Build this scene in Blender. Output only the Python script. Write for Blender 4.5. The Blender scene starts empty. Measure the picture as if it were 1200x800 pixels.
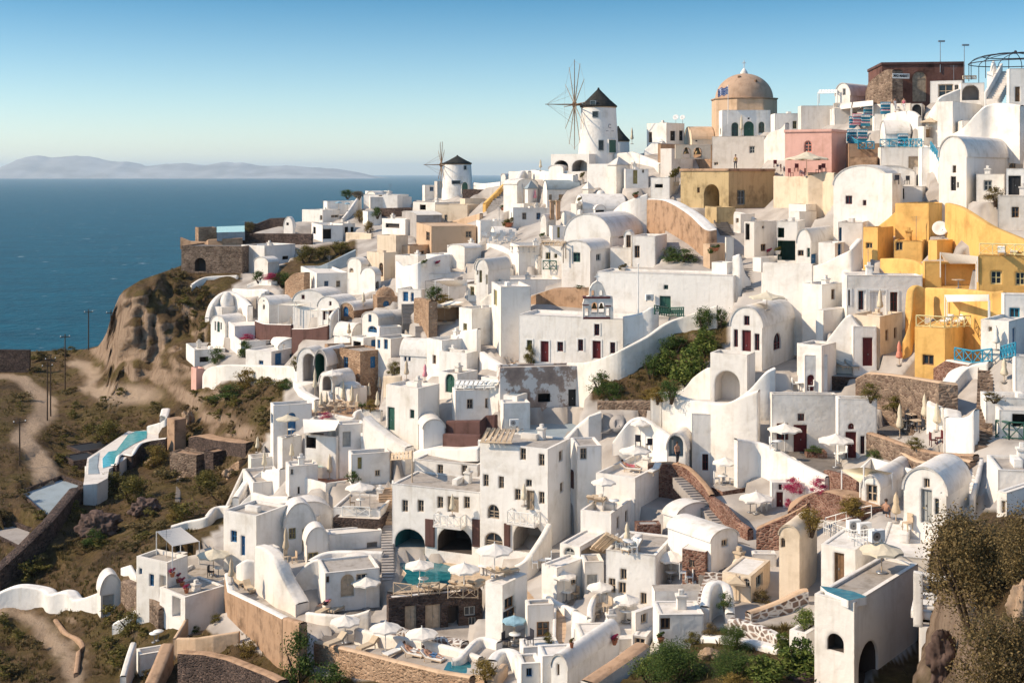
import bpy, bmesh, math, random
from mathutils import Vector, Matrix, noise
from mathutils.geometry import tessellate_polygon
from mathutils.bvhtree import BVHTree
import numpy as np
random.seed(7)
SC = bpy.context.scene
COL = SC.collection
R = math.radians
F, CZ, HZ = 1448.0, 100.0, 203.0          # focal length in photo pixels, eye height over the sea, horizon row
TX, TY, TS = 0.0, 0.0, 1.0
WARN = []
FOOT = []
LAST = {}
GEO = {}

def tile(x, y, s):
    global TX, TY, TS
    TX, TY, TS = x, y, s
def pu(u): return TX + u / TS
def pv(v): return TY + v / TS
def P(px, py, d): return Vector(((px - 600) / F * d, d, CZ - (py - HZ) / F * d))

# ------------------------------------------------------------------ lie of the land: distance of the ground
CTRL = [(-150,412,250),(0,410,235),(110,406,228),(-150,480,190),(0,480,185),(30,440,212),(-150,620,140),(0,620,137),(60,600,138),(100,520,172),(100,560,158),
 (-150,740,118),(50,740,116),(50,800,104),(-150,900,95),(130,680,118),(140,600,140),(180,540,158),(60,660,128),(110,470,190),
 (205,314,213),(240,300,213),(140,345,200),(135,400,196),(128,455,193),(180,330,200),(175,390,197),(165,455,192),(240,345,200),(230,400,188),(215,470,176),(160,480,182),
 (280,272,224),(330,260,232),(300,320,208),(370,262,230),(420,232,245),(470,228,248),(530,228,240),(330,350,180),(330,385,172),(250,440,168),(300,440,166),(330,400,168),
 (400,340,182),(430,300,196),(430,380,158),(400,420,154),(380,450,146),(250,520,156),(230,570,144),(280,560,138),(300,600,120),
 (200,650,112),(220,700,106),(180,760,101),(300,700,102),(290,760,96),(370,800,86),(340,640,112),(340,560,124),(340,500,134),(400,520,126),(450,470,136),(470,520,122),
 (480,330,166),(560,340,152),(500,290,186),(560,240,208),(560,400,138),(620,300,156),(640,420,127),(620,470,120),(720,400,124),(700,330,141),(640,250,178),(620,206,205),(700,180,196),(660,205,186),(720,260,155),
 (760,170,194),(750,210,174),(800,270,148),(800,330,131),(800,450,115),(830,240,156),(880,250,154),(870,130,186),(900,215,160),(920,150,172),(880,320,131),(880,400,115),(850,490,106),
 (960,135,172),(950,200,152),(1000,115,164),(1010,260,132),(1000,350,114),(1080,110,152),(1080,200,138),(1100,270,122),(1150,110,146),(1150,200,126),(1200,100,142),(1320,100,140),(1200,180,124),(1180,240,116),(1180,330,104),(1100,350,110),(1100,430,102),(1180,410,96),
 (1100,520,88),(1180,530,82),(1320,530,78),(1030,470,104),(930,520,101),(960,580,93),(880,600,95),(1060,600,80),(1140,580,78),(1180,640,56),(1140,690,52),(1320,650,50),(1180,790,42),(1100,760,56),(1000,640,78),(1000,700,72),(1000,800,64),(930,720,76),(850,660,84),(850,730,76),(820,790,66),(730,790,72),(900,800,62),
 (740,540,107),(760,600,98),(700,600,102),(760,700,86),(680,690,90),(640,760,82),(600,800,76),(600,640,105),(560,590,110),(550,540,114),(500,640,108),(500,680,100),(450,620,112),(420,680,102),(450,740,93),(540,700,95),(560,770,84),(450,790,84),(600,900,62),(300,900,78),(900,900,48),(1320,850,34)]
def _fit():
    A = np.array(CTRL, float); X = A[:, :2] / 500.0; y = np.log(A[:, 2])
    r2 = ((X[:, None] - X[None]) ** 2).sum(-1)
    K = np.where(r2 > 0, 0.5 * r2 * np.log(np.maximum(r2, 1e-12)), 0.0) + 0.003 * np.eye(len(X))
    Q = np.hstack([np.ones((len(X), 1)), X])
    M = np.block([[K, Q], [Q.T, np.zeros((3, 3))]])
    return X, np.linalg.solve(M, np.concatenate([y, np.zeros(3)]))
_X, _W = _fit()
def Dn(px, py):
    p = np.stack([np.asarray(px, float), np.asarray(py, float)], -1) / 500.0
    r2 = ((p[..., None, :] - _X) ** 2).sum(-1)
    K = 0.5 * r2 * np.log(np.maximum(r2, 1e-12))
    return np.exp(K @ _W[:-3] + _W[-3] + p @ _W[-2:])
def D(px, py): return float(Dn(px, py))

def inpoly(x, y, poly):
    c = False; n = len(poly); j = n - 1
    for i in range(n):
        if (poly[i][1] > y) != (poly[j][1] > y) and x < (poly[j][0] - poly[i][0]) * (y - poly[i][1]) / (poly[j][1] - poly[i][1]) + poly[i][0]: c = not c
        j = i
    return c

# ------------------------------------------------------------------ materials
MAT = {}
def nodes(name):
    m = bpy.data.materials.new(name); m.use_nodes = True
    nt = m.node_tree; b = nt.nodes['Principled BSDF']
    def N(t, **k):
        n = nt.nodes.new(t)
        for a, v in k.items():
            if a in n.inputs: n.inputs[a].default_value = v
            else: setattr(n, a, v)
        return n
    MAT[name] = m
    return m, nt, b, N, nt.links.new
def ramp(N, stops):
    r = N('ShaderNodeValToRGB'); e = r.color_ramp.elements
    while len(e) < len(stops): e.new(0.5)
    for i, (p, c) in enumerate(stops):
        e[i].position = p; e[i].color = (*c, 1) if len(c) == 3 else c
    return r
def plaster(name, c, rough=0.85, stain=0.12, scale=0.5, warm=None):
    m, nt, b, N, L = nodes(name)
    g = N('ShaderNodeNewGeometry')
    n1 = N('ShaderNodeTexNoise', Scale=scale, Detail=6.0, Roughness=0.65); L(g.outputs['Position'], n1.inputs['Vector'])
    mp = N('ShaderNodeMapping'); mp.inputs['Scale'].default_value = (2.2, 2.2, 0.25); L(g.outputs['Position'], mp.inputs['Vector'])
    n2 = N('ShaderNodeTexNoise', Scale=1.0, Detail=5.0); L(mp.outputs['Vector'], n2.inputs['Vector'])
    d = tuple(x * (1 - stain * 1.6) * (1, .97, .92)[i] for i, x in enumerate(c))
    h = tuple(min(1, x * (1 + stain * 0.25)) for x in c)
    r1 = ramp(N, [(0.28, d), (0.5, c), (0.75, h)]); L(n1.outputs['Fac'], r1.inputs['Fac'])
    r2 = ramp(N, [(0.30, (0.80, 0.77, 0.72)), (0.46, (1, 1, 1))]); L(n2.outputs['Fac'], r2.inputs['Fac'])
    mx = N('ShaderNodeMixRGB', blend_type='MULTIPLY', Fac=min(1, stain * 4)); L(r1.outputs['Color'], mx.inputs['Color1']); L(r2.outputs['Color'], mx.inputs['Color2'])
    oi = N('ShaderNodeObjectInfo'); r5 = ramp(N, [(0.0, (0.91, 0.885, 0.85)), (0.3, (0.98, 0.965, 0.95)), (1.0, (1, 1, 1))]); L(oi.outputs['Random'], r5.inputs['Fac'])
    m5 = N('ShaderNodeMixRGB', blend_type='MULTIPLY', Fac=1.0); L(mx.outputs['Color'], m5.inputs['Color1']); L(r5.outputs['Color'], m5.inputs['Color2'])
    L(m5.outputs['Color'], b.inputs['Base Color'])
    b.inputs['Roughness'].default_value = rough; b.inputs['Specular IOR Level'].default_value = 0.25
    n3 = N('ShaderNodeTexNoise', Scale=2.2, Detail=4.0); L(g.outputs['Position'], n3.inputs['Vector'])
    bp = N('ShaderNodeBump', Strength=0.35, Distance=0.12); L(n3.outputs['Fac'], bp.inputs['Height']); L(bp.outputs['Normal'], b.inputs['Normal'])
    bv = N('ShaderNodeBevel', samples=3, Radius=0.22); L(bv.outputs['Normal'], bp.inputs['Normal'])
    return m
def masonry(name, c1, c2, mortar, scale=2.4, bump=0.8, gap=0.05):
    m, nt, b, N, L = nodes(name)
    g = N('ShaderNodeNewGeometry')
    mp = N('ShaderNodeMapping'); mp.inputs['Scale'].default_value = (1, 1, 1.7); L(g.outputs['Position'], mp.inputs['Vector'])
    v = N('ShaderNodeTexVoronoi', Scale=scale, feature='DISTANCE_TO_EDGE'); L(mp.outputs['Vector'], v.inputs['Vector'])
    v2 = N('ShaderNodeTexVoronoi', Scale=scale); L(mp.outputs['Vector'], v2.inputs['Vector'])
    sp = N('ShaderNodeSeparateColor'); L(v2.outputs['Color'], sp.inputs['Color'])
    r = ramp(N, [(0.0, c1), (0.6, tuple((a + q) / 2 for a, q in zip(c1, c2))), (1.0, c2)]); L(sp.outputs['Red'], r.inputs['Fac'])
    e = ramp(N, [(gap * 0.4, (1, 1, 1)), (gap, (0, 0, 0))]); L(v.outputs['Distance'], e.inputs['Fac'])
    mx = N('ShaderNodeMixRGB'); L(e.outputs['Color'], mx.inputs['Fac']); L(r.outputs['Color'], mx.inputs['Color1']); mx.inputs['Color2'].default_value = (*mortar, 1)
    n = N('ShaderNodeTexNoise', Scale=0.6, Detail=5.0); L(g.outputs['Position'], n.inputs['Vector'])
    r3 = ramp(N, [(0.3, (0.65, 0.65, 0.65)), (0.7, (1.1, 1.1, 1.1))]); L(n.outputs['Fac'], r3.inputs['Fac'])
    m2 = N('ShaderNodeMixRGB', blend_type='MULTIPLY', Fac=1.0); L(mx.outputs['Color'], m2.inputs['Color1']); L(r3.outputs['Color'], m2.inputs['Color2'])
    L(m2.outputs['Color'], b.inputs['Base Color']); b.inputs['Roughness'].default_value = 0.95; b.inputs['Specular IOR Level'].default_value = 0.1
    bp = N('ShaderNodeBump', Strength=bump, Distance=0.25); L(v.outputs['Distance'], bp.inputs['Height']); L(bp.outputs['Normal'], b.inputs['Normal'])
    return m
def plain(name, c, rough=0.6, spec=0.3, metal=0.0, var=0.15, scale=3.0):
    m, nt, b, N, L = nodes(name)
    g = N('ShaderNodeNewGeometry')
    n = N('ShaderNodeTexNoise', Scale=scale, Detail=4.0); L(g.outputs['Position'], n.inputs['Vector'])
    r = ramp(N, [(0.3, tuple(x * (1 - var) for x in c)), (0.7, tuple(min(1, x * (1 + var)) for x in c))]); L(n.outputs['Fac'], r.inputs['Fac'])
    L(r.outputs['Color'], b.inputs['Base Color'])
    b.inputs['Roughness'].default_value = rough; b.inputs['Specular IOR Level'].default_value = spec; b.inputs['Metallic'].default_value = metal
    return m
def leafmat(name, c1, c2, c3):
    m, nt, b, N, L = nodes(name)
    g = N('ShaderNodeNewGeometry')
    r = ramp(N, [(0.0, c1), (0.55, c2), (1.0, c3)]); L(g.outputs['Random Per Island'], r.inputs['Fac'])
    L(r.outputs['Color'], b.inputs['Base Color']); b.inputs['Roughness'].default_value = 0.7; b.inputs['Specular IOR Level'].default_value = 0.15
    t = N('ShaderNodeBsdfTranslucent'); L(r.outputs['Color'], t.inputs['Color'])
    ms = N('ShaderNodeMixShader', Fac=0.25); L(b.outputs[0], ms.inputs[1]); L(t.outputs[0], ms.inputs[2])
    L(ms.outputs[0], nt.nodes['Material Output'].inputs['Surface'])
    return m
plaster('white', (0.83, 0.795, 0.745), stain=0.13)
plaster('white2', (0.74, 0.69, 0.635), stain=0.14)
plaster('roofwhite', (0.77, 0.73, 0.68), stain=0.15, scale=0.8)
plaster('cream', (0.72, 0.60, 0.46), stain=0.15)
plaster('beige', (0.60, 0.43, 0.29), stain=0.16)
plaster('tan', (0.43, 0.28, 0.18), stain=0.38, scale=0.9)
plaster('yellow', (0.80, 0.49, 0.16), stain=0.2)
plaster('ochre', (0.50, 0.38, 0.21), stain=0.38)
plaster('pink', (0.72, 0.42, 0.35), stain=0.12)
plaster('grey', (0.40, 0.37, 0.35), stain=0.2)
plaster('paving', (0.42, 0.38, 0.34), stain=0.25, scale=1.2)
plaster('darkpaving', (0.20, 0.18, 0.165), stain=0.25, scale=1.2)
plaster('terracotta', (0.42, 0.20, 0.13), stain=0.25, scale=1.2)
plaster('shadowroom', (0.09, 0.075, 0.068), stain=0.2)  # dark lining for open recesses: the shade inside is put into the colour
plaster('redbrown', (0.17, 0.08, 0.062), stain=0.45)
plaster('maroon', (0.12, 0.062, 0.054), stain=0.3)
plaster('bluegrey', (0.30, 0.36, 0.40), stain=0.12)
plaster('dometan', (0.50, 0.35, 0.25), stain=0.22, scale=0.35)
masonry('stone', (0.15, 0.10, 0.075), (0.36, 0.26, 0.19), (0.26, 0.20, 0.15))
masonry('darkstone', (0.055, 0.04, 0.036), (0.16, 0.11, 0.09), (0.10, 0.08, 0.07), scale=3.0)
masonry('redstone', (0.16, 0.07, 0.05), (0.33, 0.19, 0.14), (0.36, 0.26, 0.2), scale=3.2)
masonry('whitestone', (0.16, 0.11, 0.09), (0.34, 0.25, 0.2), (0.72, 0.68, 0.63), scale=1.8, gap=0.16)
masonry('tanstone', (0.33, 0.21, 0.135), (0.50, 0.34, 0.225), (0.40, 0.27, 0.18), scale=2.6, gap=0.03)
plain('red', (0.115, 0.016, 0.018), 0.5); plain('blue', (0.03, 0.14, 0.30), 0.5); plain('green', (0.03, 0.10, 0.075), 0.5)
plain('teal', (0.03, 0.26, 0.40), 0.5); plain('wood', (0.20, 0.115, 0.06), 0.7, var=0.3); plain('weatheredwood', (0.33, 0.26, 0.19), 0.85, var=0.3)
plain('palewood', (0.52, 0.40, 0.28), 0.8, var=0.2); plain('olivedoor', (0.30, 0.25, 0.10), 0.6); plain('greydoor', (0.36, 0.36, 0.34), 0.6)
plain('dark', (0.022, 0.022, 0.024), 0.7); plain('glass', (0.025, 0.035, 0.045), 0.12, 0.5, var=0.4, scale=0.8)
plain('whitepaint', (0.78, 0.77, 0.74), 0.5, var=0.05); plain('canvas', (0.80, 0.74, 0.66), 0.85, 0.1, var=0.05); plain('beigecanvas', (0.56, 0.45, 0.32), 0.85, 0.1, var=0.08)
plain('ivory', (0.66, 0.58, 0.44), 0.85, 0.1, var=0.08); plain('salmon', (0.66, 0.27, 0.2), 0.85, 0.1); plain('pinkcloth', (0.72, 0.3, 0.34), 0.85, 0.1); plain('bluecanvas', (0.25, 0.4, 0.48), 0.85, 0.1)
plain('metal', (0.35, 0.35, 0.36), 0.4, 0.5, 0.8); plain('aluminium', (0.6, 0.6, 0.6), 0.45, 0.5, 0.3); plain('clay', (0.45, 0.17, 0.09), 0.8)
plain('thatch', (0.045, 0.045, 0.042), 0.95, 0.05, var=0.5, scale=6); plain('yellowpaint', (0.72, 0.5, 0.2), 0.6); plain('yellowtrim', (0.72, 0.62, 0.32), 0.8)
plain('skin', (0.42, 0.23, 0.15), 0.6); plain('hair', (0.035, 0.02, 0.014), 0.6); plain('clothdark', (0.03, 0.03, 0.04), 0.8); plain('clothwhite', (0.7, 0.68, 0.66), 0.8); plain('clothpink', (0.55, 0.16, 0.2), 0.8); plain('clothblue', (0.08, 0.16, 0.3), 0.8); plain('clothgold', (0.42, 0.29, 0.1), 0.8); plain('flagblue', (0.03, 0.10, 0.40), 0.7)
plain('bark', (0.10, 0.07, 0.05), 0.95, 0.05, var=0.4, scale=8); plain('bell', (0.16, 0.11, 0.05), 0.4, 0.5, 0.8)
leafmat('leafdry', (0.07, 0.052, 0.02), (0.15, 0.115, 0.042), (0.26, 0.195, 0.08))
leafmat('leafolive', (0.06, 0.055, 0.016), (0.145, 0.125, 0.03), (0.25, 0.205, 0.055))
leafmat('leafgreen', (0.025, 0.05, 0.014), (0.07, 0.115, 0.026), (0.15, 0.19, 0.05))
leafmat('leafbrown', (0.07, 0.05, 0.022), (0.17, 0.12, 0.05), (0.29, 0.21, 0.09))
leafmat('leaffig', (0.04, 0.07, 0.015), (0.115, 0.155, 0.03), (0.23, 0.25, 0.065))
leafmat('leafyellow', (0.12, 0.085, 0.02), (0.24, 0.165, 0.04), (0.36, 0.26, 0.08))
leafmat('petal', (0.28, 0.02, 0.07), (0.45, 0.04, 0.12), (0.6, 0.14, 0.22))
def poolmat(nm, c1, c2):
    m, nt, b, N, L = nodes(nm)
    g = N('ShaderNodeNewGeometry'); n = N('ShaderNodeTexNoise', Scale=2.5, Detail=3.0); L(g.outputs['Position'], n.inputs['Vector'])
    r = ramp(N, [(0.35, c1), (0.65, c2)]); L(n.outputs['Fac'], r.inputs['Fac']); L(r.outputs['Color'], b.inputs['Base Color'])
    b.inputs['Roughness'].default_value = 0.08
    bp = N('ShaderNodeBump', Strength=0.15, Distance=0.05); L(n.outputs['Fac'], bp.inputs['Height']); L(bp.outputs['Normal'], b.inputs['Normal'])
poolmat('poolwater', (0.05, 0.36, 0.42), (0.12, 0.50, 0.55)); poolmat('shadedpool', (0.012, 0.12, 0.15), (0.03, 0.19, 0.22))  # second water is a darker copy, the hotel pool's shade put into its colour
plaster('tealplaster', (0.03, 0.16, 0.18), stain=0.2)
def peeling():
    m, nt, b, N, L = nodes('peeling')
    g = N('ShaderNodeNewGeometry'); n = N('ShaderNodeTexNoise', Scale=0.42, Detail=9.0, Roughness=0.7); L(g.outputs['Position'], n.inputs['Vector'])
    r = ramp(N, [(0.47, (0.66, 0.62, 0.58)), (0.5, (0.36, 0.27, 0.22)), (0.62, (0.24, 0.18, 0.15))]); L(n.outputs['Fac'], r.inputs['Fac']); L(r.outputs['Color'], b.inputs['Base Color']); b.inputs['Roughness'].default_value = 0.95
peeling()

# ------------------------------------------------------------------ mesh builder
class MB:
    def __init__(s): s.v, s.f, s.m, s.sm = [], [], [], []
    def add(s, vs, fs, mi=0, smooth=False):
        o = len(s.v); s.v += [tuple(v) for v in vs]
        for f in fs: s.f.append([i + o for i in f]); s.m.append(mi); s.sm.append(smooth)
    def quad(s, a, b, c, d, mi=0): s.add([a, b, c, d], [(0, 1, 2, 3)], mi)
    def hexa(s, b4, t4, mi=0): s.add(list(b4) + list(t4), [(3, 2, 1, 0), (4, 5, 6, 7), (0, 1, 5, 4), (1, 2, 6, 5), (2, 3, 7, 6), (3, 0, 4, 7)], mi)
    def box(s, c, sz, rz=0, mi=0, M=None):
        x, y, z = (q / 2 for q in sz); cr, sr = math.cos(rz), math.sin(rz); c = Vector(c)
        def w(a, b, e):
            p = c + Vector((a * cr - b * sr, a * sr + b * cr, e)); return M @ p if M else p
        s.hexa([w(-x, -y, -z), w(x, -y, -z), w(x, y, -z), w(-x, y, -z)], [w(-x, -y, z), w(x, -y, z), w(x, y, z), w(-x, y, z)], mi)
    def tube(s, p0, p1, r0, r1=None, n=6, mi=0, cap=True, smooth=True):
        p0, p1 = Vector(p0), Vector(p1); r1 = r0 if r1 is None else r1
        z = (p1 - p0).normalized(); x = z.orthogonal().normalized(); y = z.cross(x)
        vs = []
        for p, r in ((p0, r0), (p1, r1)):
            for i in range(n):
                a = 2 * math.pi * i / n; vs.append(p + x * (r * math.cos(a)) + y * (r * math.sin(a)))
        s.add(vs, [(i, (i + 1) % n, n + (i + 1) % n, n + i) for i in range(n)], mi, smooth)
        if cap: s.add(vs, [tuple(range(n - 1, -1, -1)), tuple(range(n, 2 * n))], mi)
    def lathe(s, prof, c=(0, 0, 0), n=20, mi=0, smooth=True):
        c = Vector(c); vs = []
        for r, z in prof:
            for i in range(n):
                a = 2 * math.pi * i / n; vs.append(c + Vector((r * math.cos(a), r * math.sin(a), z)))
        fs = []
        for k in range(len(prof) - 1):
            for i in range(n):
                j = (i + 1) % n; fs.append((k * n + i, k * n + j, (k + 1) * n + j, (k + 1) * n + i))
        s.add(vs, fs, mi, smooth)
    def build(s, name, mats, parent=None, loc=None):
        me = bpy.data.meshes.new(name); me.from_pydata(s.v, [], s.f)
        if isinstance(mats, str): mats = [mats]
        for m in mats: me.materials.append(MAT[m])
        me.polygons.foreach_set('material_index', s.m); me.polygons.foreach_set('use_smooth', s.sm); me.update()
        o = bpy.data.objects.new(name, me); COL.objects.link(o)
        if parent: o.parent = parent
        if loc is not None: o.location = loc
        return o
USED = {}
GROUPS = {'house': 'whitewashed houses on the slope', 'parasol': 'parasols on the terraces', 'wall': 'walls along the terraces', 'stairs': 'stairs between the houses', 'terrace': 'terraces between the houses', 'bush': 'bushes on the slope', 'sun lounger': 'sun loungers on the terraces', 'chair': 'chairs on the terraces', 'table': 'tables on the terraces', 'utility pole': 'utility poles on the hillside', 'plant pot': 'potted plants on the terraces', 'person': 'people in the village', 'railing': 'railings of the terraces', 'awning': 'awnings and sails over the terraces', 'chimney': 'chimneys and finials'}
def tag(o, label, cat, group=None):
    o['label'] = label; o['category'] = cat; o['kind'] = 'thing'
    g = group or GROUPS.get(cat)
    if g: o['group'] = g
    USED.setdefault(label, []).append(o.name)
    return o
def empty(name, loc, label, cat, group=None):
    o = bpy.data.objects.new(name, None); COL.objects.link(o); o.location = loc; o.empty_display_size = 0.2
    return tag(o, label, cat, group)
def copy_tree(o, parent=None):
    c = o.copy(); COL.objects.link(c)
    if parent: c.parent = parent
    for ch in list(o.children): copy_tree(ch, c)
    return c

# ------------------------------------------------------------------ houses
def tess(m, loops, to3, mi=0):
    flat = [p for lp in loops for p in lp]
    tr = tessellate_polygon([[Vector((x, y, 0)) for x, y in lp] for lp in loops])
    m.add([to3(x, y) for x, y in flat], [tuple(t) for t in tr], mi)
def hole_poly(x0, x1, z0, z1, arch):
    if not arch: return [(x0, z0), (x1, z0), (x1, z1), (x0, z1)]
    r = (x1 - x0) / 2; rz = min(r, (z1 - z0) * 0.6); pts = [(x0, z0), (x1, z0)]
    for i in range(11):
        a = math.pi * i / 10; pts.append((x0 + r + r * math.cos(a), z1 - rz + rz * math.sin(a)))
    return pts
FRAME = {'dark': 'wood'}
def opening(root, m, o3, kind, x0, x1, z0, z1, colr, deep):
    """cut-out with reveal (into wall mesh m), plus window / door / recess part"""
    arch = kind in 'WDO'; pts = hole_poly(x0, x1, z0, z1, arch); n = len(pts)
    k = kind.lower(); q = MB(); tgt = q if k == 'o' else m
    for i in range(n):
        a, b = pts[i], pts[(i + 1) % n]; tgt.quad(o3(*a, -.12 if k == 'o' else 0), o3(*b, -.12 if k == 'o' else 0), o3(*b, -deep), o3(*a, -deep))
        if k == 'o': m.quad(o3(*a, 0), o3(*b, 0), o3(*b, -.12), o3(*a, -.12))
    w, h = x1 - x0, z1 - z0
    if k == 'o':
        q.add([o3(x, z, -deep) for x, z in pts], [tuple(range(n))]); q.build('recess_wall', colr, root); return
    fr = MB(); t = min(0.1, w * 0.13); y0, y1 = -deep + 0.005, -deep + 0.07
    def bar(a0, a1, b0, b1, mb=fr, f0=y0, f1=y1):
        mb.hexa([o3(a0, b0, f0), o3(a1, b0, f0), o3(a1, b0, f1), o3(a0, b0, f1)], [o3(a0, b1, f0), o3(a1, b1, f0), o3(a1, b1, f1), o3(a0, b1, f1)])
    zt = z1 if not arch else z1 - min(w / 2, h * 0.6)
    bar(x0, x0 + t, z0, zt); bar(x1 - t, x1, z0, zt)
    bar(x0 + t, x1 - t, z0, z0 + t); bar(x0 + t, x1 - t, zt - t, zt)
    if arch:
        r = w / 2; rz = z1 - zt; cx = (x0 + x1) / 2
        for i in range(10):
            a0, a1 = math.pi * i / 10, math.pi * (i + 1) / 10
            e = [(cx + r * math.cos(a0), zt + rz * math.sin(a0)), (cx + r * math.cos(a1), zt + rz * math.sin(a1)), (cx + (r - t) * math.cos(a1), zt + (rz - t) * math.sin(a1)), (cx + (r - t) * math.cos(a0), zt + (rz - t) * math.sin(a0))]
            fr.hexa([o3(*p, y0) for p in e], [o3(*p, y1) for p in e])
        bar(cx - t * .35, cx + t * .35, zt, z1 - t)
    pn = MB()
    if k == 'w':
        bar((x0 + x1) / 2 - t * .4, (x0 + x1) / 2 + t * .4, z0 + t, zt - t, f0=y0 + .003, f1=y1 - .003)
        if h > 0.9: bar(x0 + t, x1 - t, (z0 + zt) / 2 - t * .3, (z0 + zt) / 2 + t * .3, f0=y0 + .006, f1=y1 - .006)
        pn.add([o3(x, z, -deep + 0.002) for x, z in pts], [tuple(range(n))])
        f = fr.build('window', colr, root); pn.build('pane', 'glass', f)
    else:
        f = fr.build('door', colr, root)
        pn.add([o3(x, z, -deep + 0.002) for x, z in pts], [tuple(range(n))], 0 if k == 'd' else 0)
        for j in range(2):
            xa = x0 + t + j * (w - 2 * t) / 2
            bar(xa + .02, xa + (w - 2 * t) / 2 - .02, z0 + t + .02, zt - t - .02, pn, -deep + .004, -deep + .035)
        pn.build('door_leaf', colr, f)
        kn = MB(); kn.box(o3((x0 + x1) / 2 + 0.06, z0 + min(1.0, h / 2), -deep + 0.06), (0.05, 0.05, 0.12)); kn.build('handle', 'metal', f)

def H(label, l, c, r, top, base, th=25, roof='flat', mat='white', ap=None, deep=5.0, d=None, win=(), cat='house', name='white_house', par=0.35, fnd=5.0, rmat=None, group=None, dd=0.0, chim=None, trim=None, surround=None, auto=True, cm=None):
    cx, by, ty = pu(c), pv(base), pv(top); d = (d or D(cx, by)) + dd; C = P(cx, by, d)
    if auto and r > c and th >= 55 and (r - c) / TS > 12 and r - c > c - l:      # follow the lie of the land along a long front
        rx = min(pu(r), 1230); Q = P(rx, by, D(rx, by) + dd); th = math.degrees(math.atan2(Q.x - C.x, Q.y - C.y)) % 360; th = th if th < 250 else 55; kl_ = (pu(l) - 600) / F
        th = min(max(th, 55), 112 if (c - l) / TS < 2.5 else 90 + math.degrees(math.atan(kl_)) - 9)
        if (c - l) / TS < 2.5: l = c
    elif auto and r == c and th <= 35 and (c - l) / TS > 12:
        Q = P(pu(l), by, D(pu(l), by) + dd); th = min(max(math.degrees(math.atan2(Q.y - C.y, C.x - Q.x)), 3), 35)
    if r > c: th = max(th, math.degrees(math.atan((pu(r) - 600) / F)) + 17)
    t_ = R(th); a = Vector((-math.cos(t_), math.sin(t_), 0)); b = Vector((math.sin(t_), math.cos(t_), 0))
    La = Lb = deep
    if l < c:
        k = (pu(l) - 600) / F; La = (C.x - k * C.y) / (math.cos(t_) + k * math.sin(t_))
    if r > c:
        k = (pu(r) - 600) / F; den = math.sin(t_) - k * math.cos(t_); Lb = (k * C.y - C.x) / den if den > 0.03 else 99
    if La > 45 or Lb > 45 or La < 0.2 or Lb < 0.2: WARN.append(f'{label}: La {La:.1f} Lb {Lb:.1f}'); La = min(max(La, .5), 20); Lb = min(max(Lb, .5), 20)
    h = (by - ty) / F * C.y
    FOOT.append(('box', (C, a, b, La, Lb, cm or min(4.5, .45 * max(La, Lb)))))
    root = empty(name, C, label, cat, group); LAST[label] = root
    def at(s, t, z): return a * s + b * t + Vector((0, 0, z))
    fL = lambda x, z, o=0.0: at(x, -o, z)
    fR = lambda x, z, o=0.0: at(-o, x, z)
    def local(face, u, v):
        ray = Vector(((pu(u) - 600) / F, 1, -(pv(v) - HZ) / F)); n = b if face == 'L' else a
        X = ray * (C.dot(Vector((n.x, n.y, 0))) - 0) if False else None
        nn = Vector((n.x, n.y, 0)); lam = (C.x * nn.x + C.y * nn.y) / (ray.x * nn.x + ray.y * nn.y)
        q = ray * lam - (C - Vector((0, 0, CZ))) if True else None
        return (q.dot(a) if face == 'L' else q.dot(b)), q.z
    GEO[label] = (root, fL, fR, local, h)
    m = MB()
    vl, vr = roof == 'L', roof == 'R'
    if vl or vr:
        W_ = La if vl else Lb
        if ap is None: rise = W_ * 0.42
        else:
            mid = C + (a * La / 2 if vl else b * Lb / 2); rise = max(0.2, (CZ - (pv(ap) - HZ) / F * mid.y) - (C.z + h))
        arc = [(W_ / 2 + W_ / 2 * math.cos(math.pi * i / 16), h + rise * math.sin(math.pi * i / 16)) for i in range(17)]
    top_h = h
    def outline(W, gable):
        return [(0, -fnd), (W, -fnd)] + (arc if gable else [(W, h), (0, h)])
    rg = random.Random(sum(ord(ch_) * (i_ + 1) for i_, ch_ in enumerate(label)))
    win = list(win)
    if not win and cat == 'house' and mat in ('white', 'white2', 'cream') and h > 2.2 and d < 190 and rg.random() < .6:
        for f_, W_f in (('L', La), ('R', Lb)):
            if W_f > 2.6 and rg.random() < .7:
                for x_ in ([.5] if W_f < 4 else [.3, .68]): win.append((f_, 'auto', W_f * x_ - .3, W_f * x_ + .3, min(h - 1.5, 1.1)))
    holesL, holesR = [], []
    for w in win:
        if w[1] == 'auto':
            (holesL if w[0] == 'L' else holesR).append(('w', w[2], w[3], w[4], w[4] + .95, rg.choice(['wood', 'weatheredwood', 'blue', 'wood']), .2)); continue
        face, kind, u0, v0, u1, v1 = w[:6]; colr = w[6] if len(w) > 6 else 'dark'; dp = w[7] if len(w) > 7 else (0.2 if kind.lower() != 'o' else 1.6)
        um, vm = (u0 + u1) / 2, (v0 + v1) / 2
        xs = sorted((local(face, u0, vm)[0], local(face, u1, vm)[0])); zs = sorted((local(face, um, v0)[1], local(face, um, v1)[1]))
        W = La if face == 'L' else Lb; g = (vl and face == 'L') or (vr and face == 'R')
        x0, x1 = max(0.08, xs[0]), min(W - 0.08, xs[1]); z0, z1 = max(-fnd + .2, zs[0]), zs[1]
        if not g: z1 = min(z1, h - 0.12)
        else:
            for x in (x0, x1):
                q = (x - W / 2) / (W / 2); lim = h + rise * math.sqrt(max(0, 1 - q * q)) - 0.1
                if kind not in 'WDO': z1 = min(z1, lim)
            z1 = min(z1, h + rise - 0.15)
        if x1 - x0 < 0.15 or z1 - z0 < 0.15: WARN.append(f'{label}: window off wall {w[:6]} W={W:.1f} x={xs} z={zs} h={h:.1f}'); continue
        (holesL if face == 'L' else holesR).append((kind, x0, x1, z0, z1, colr, dp))
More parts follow.
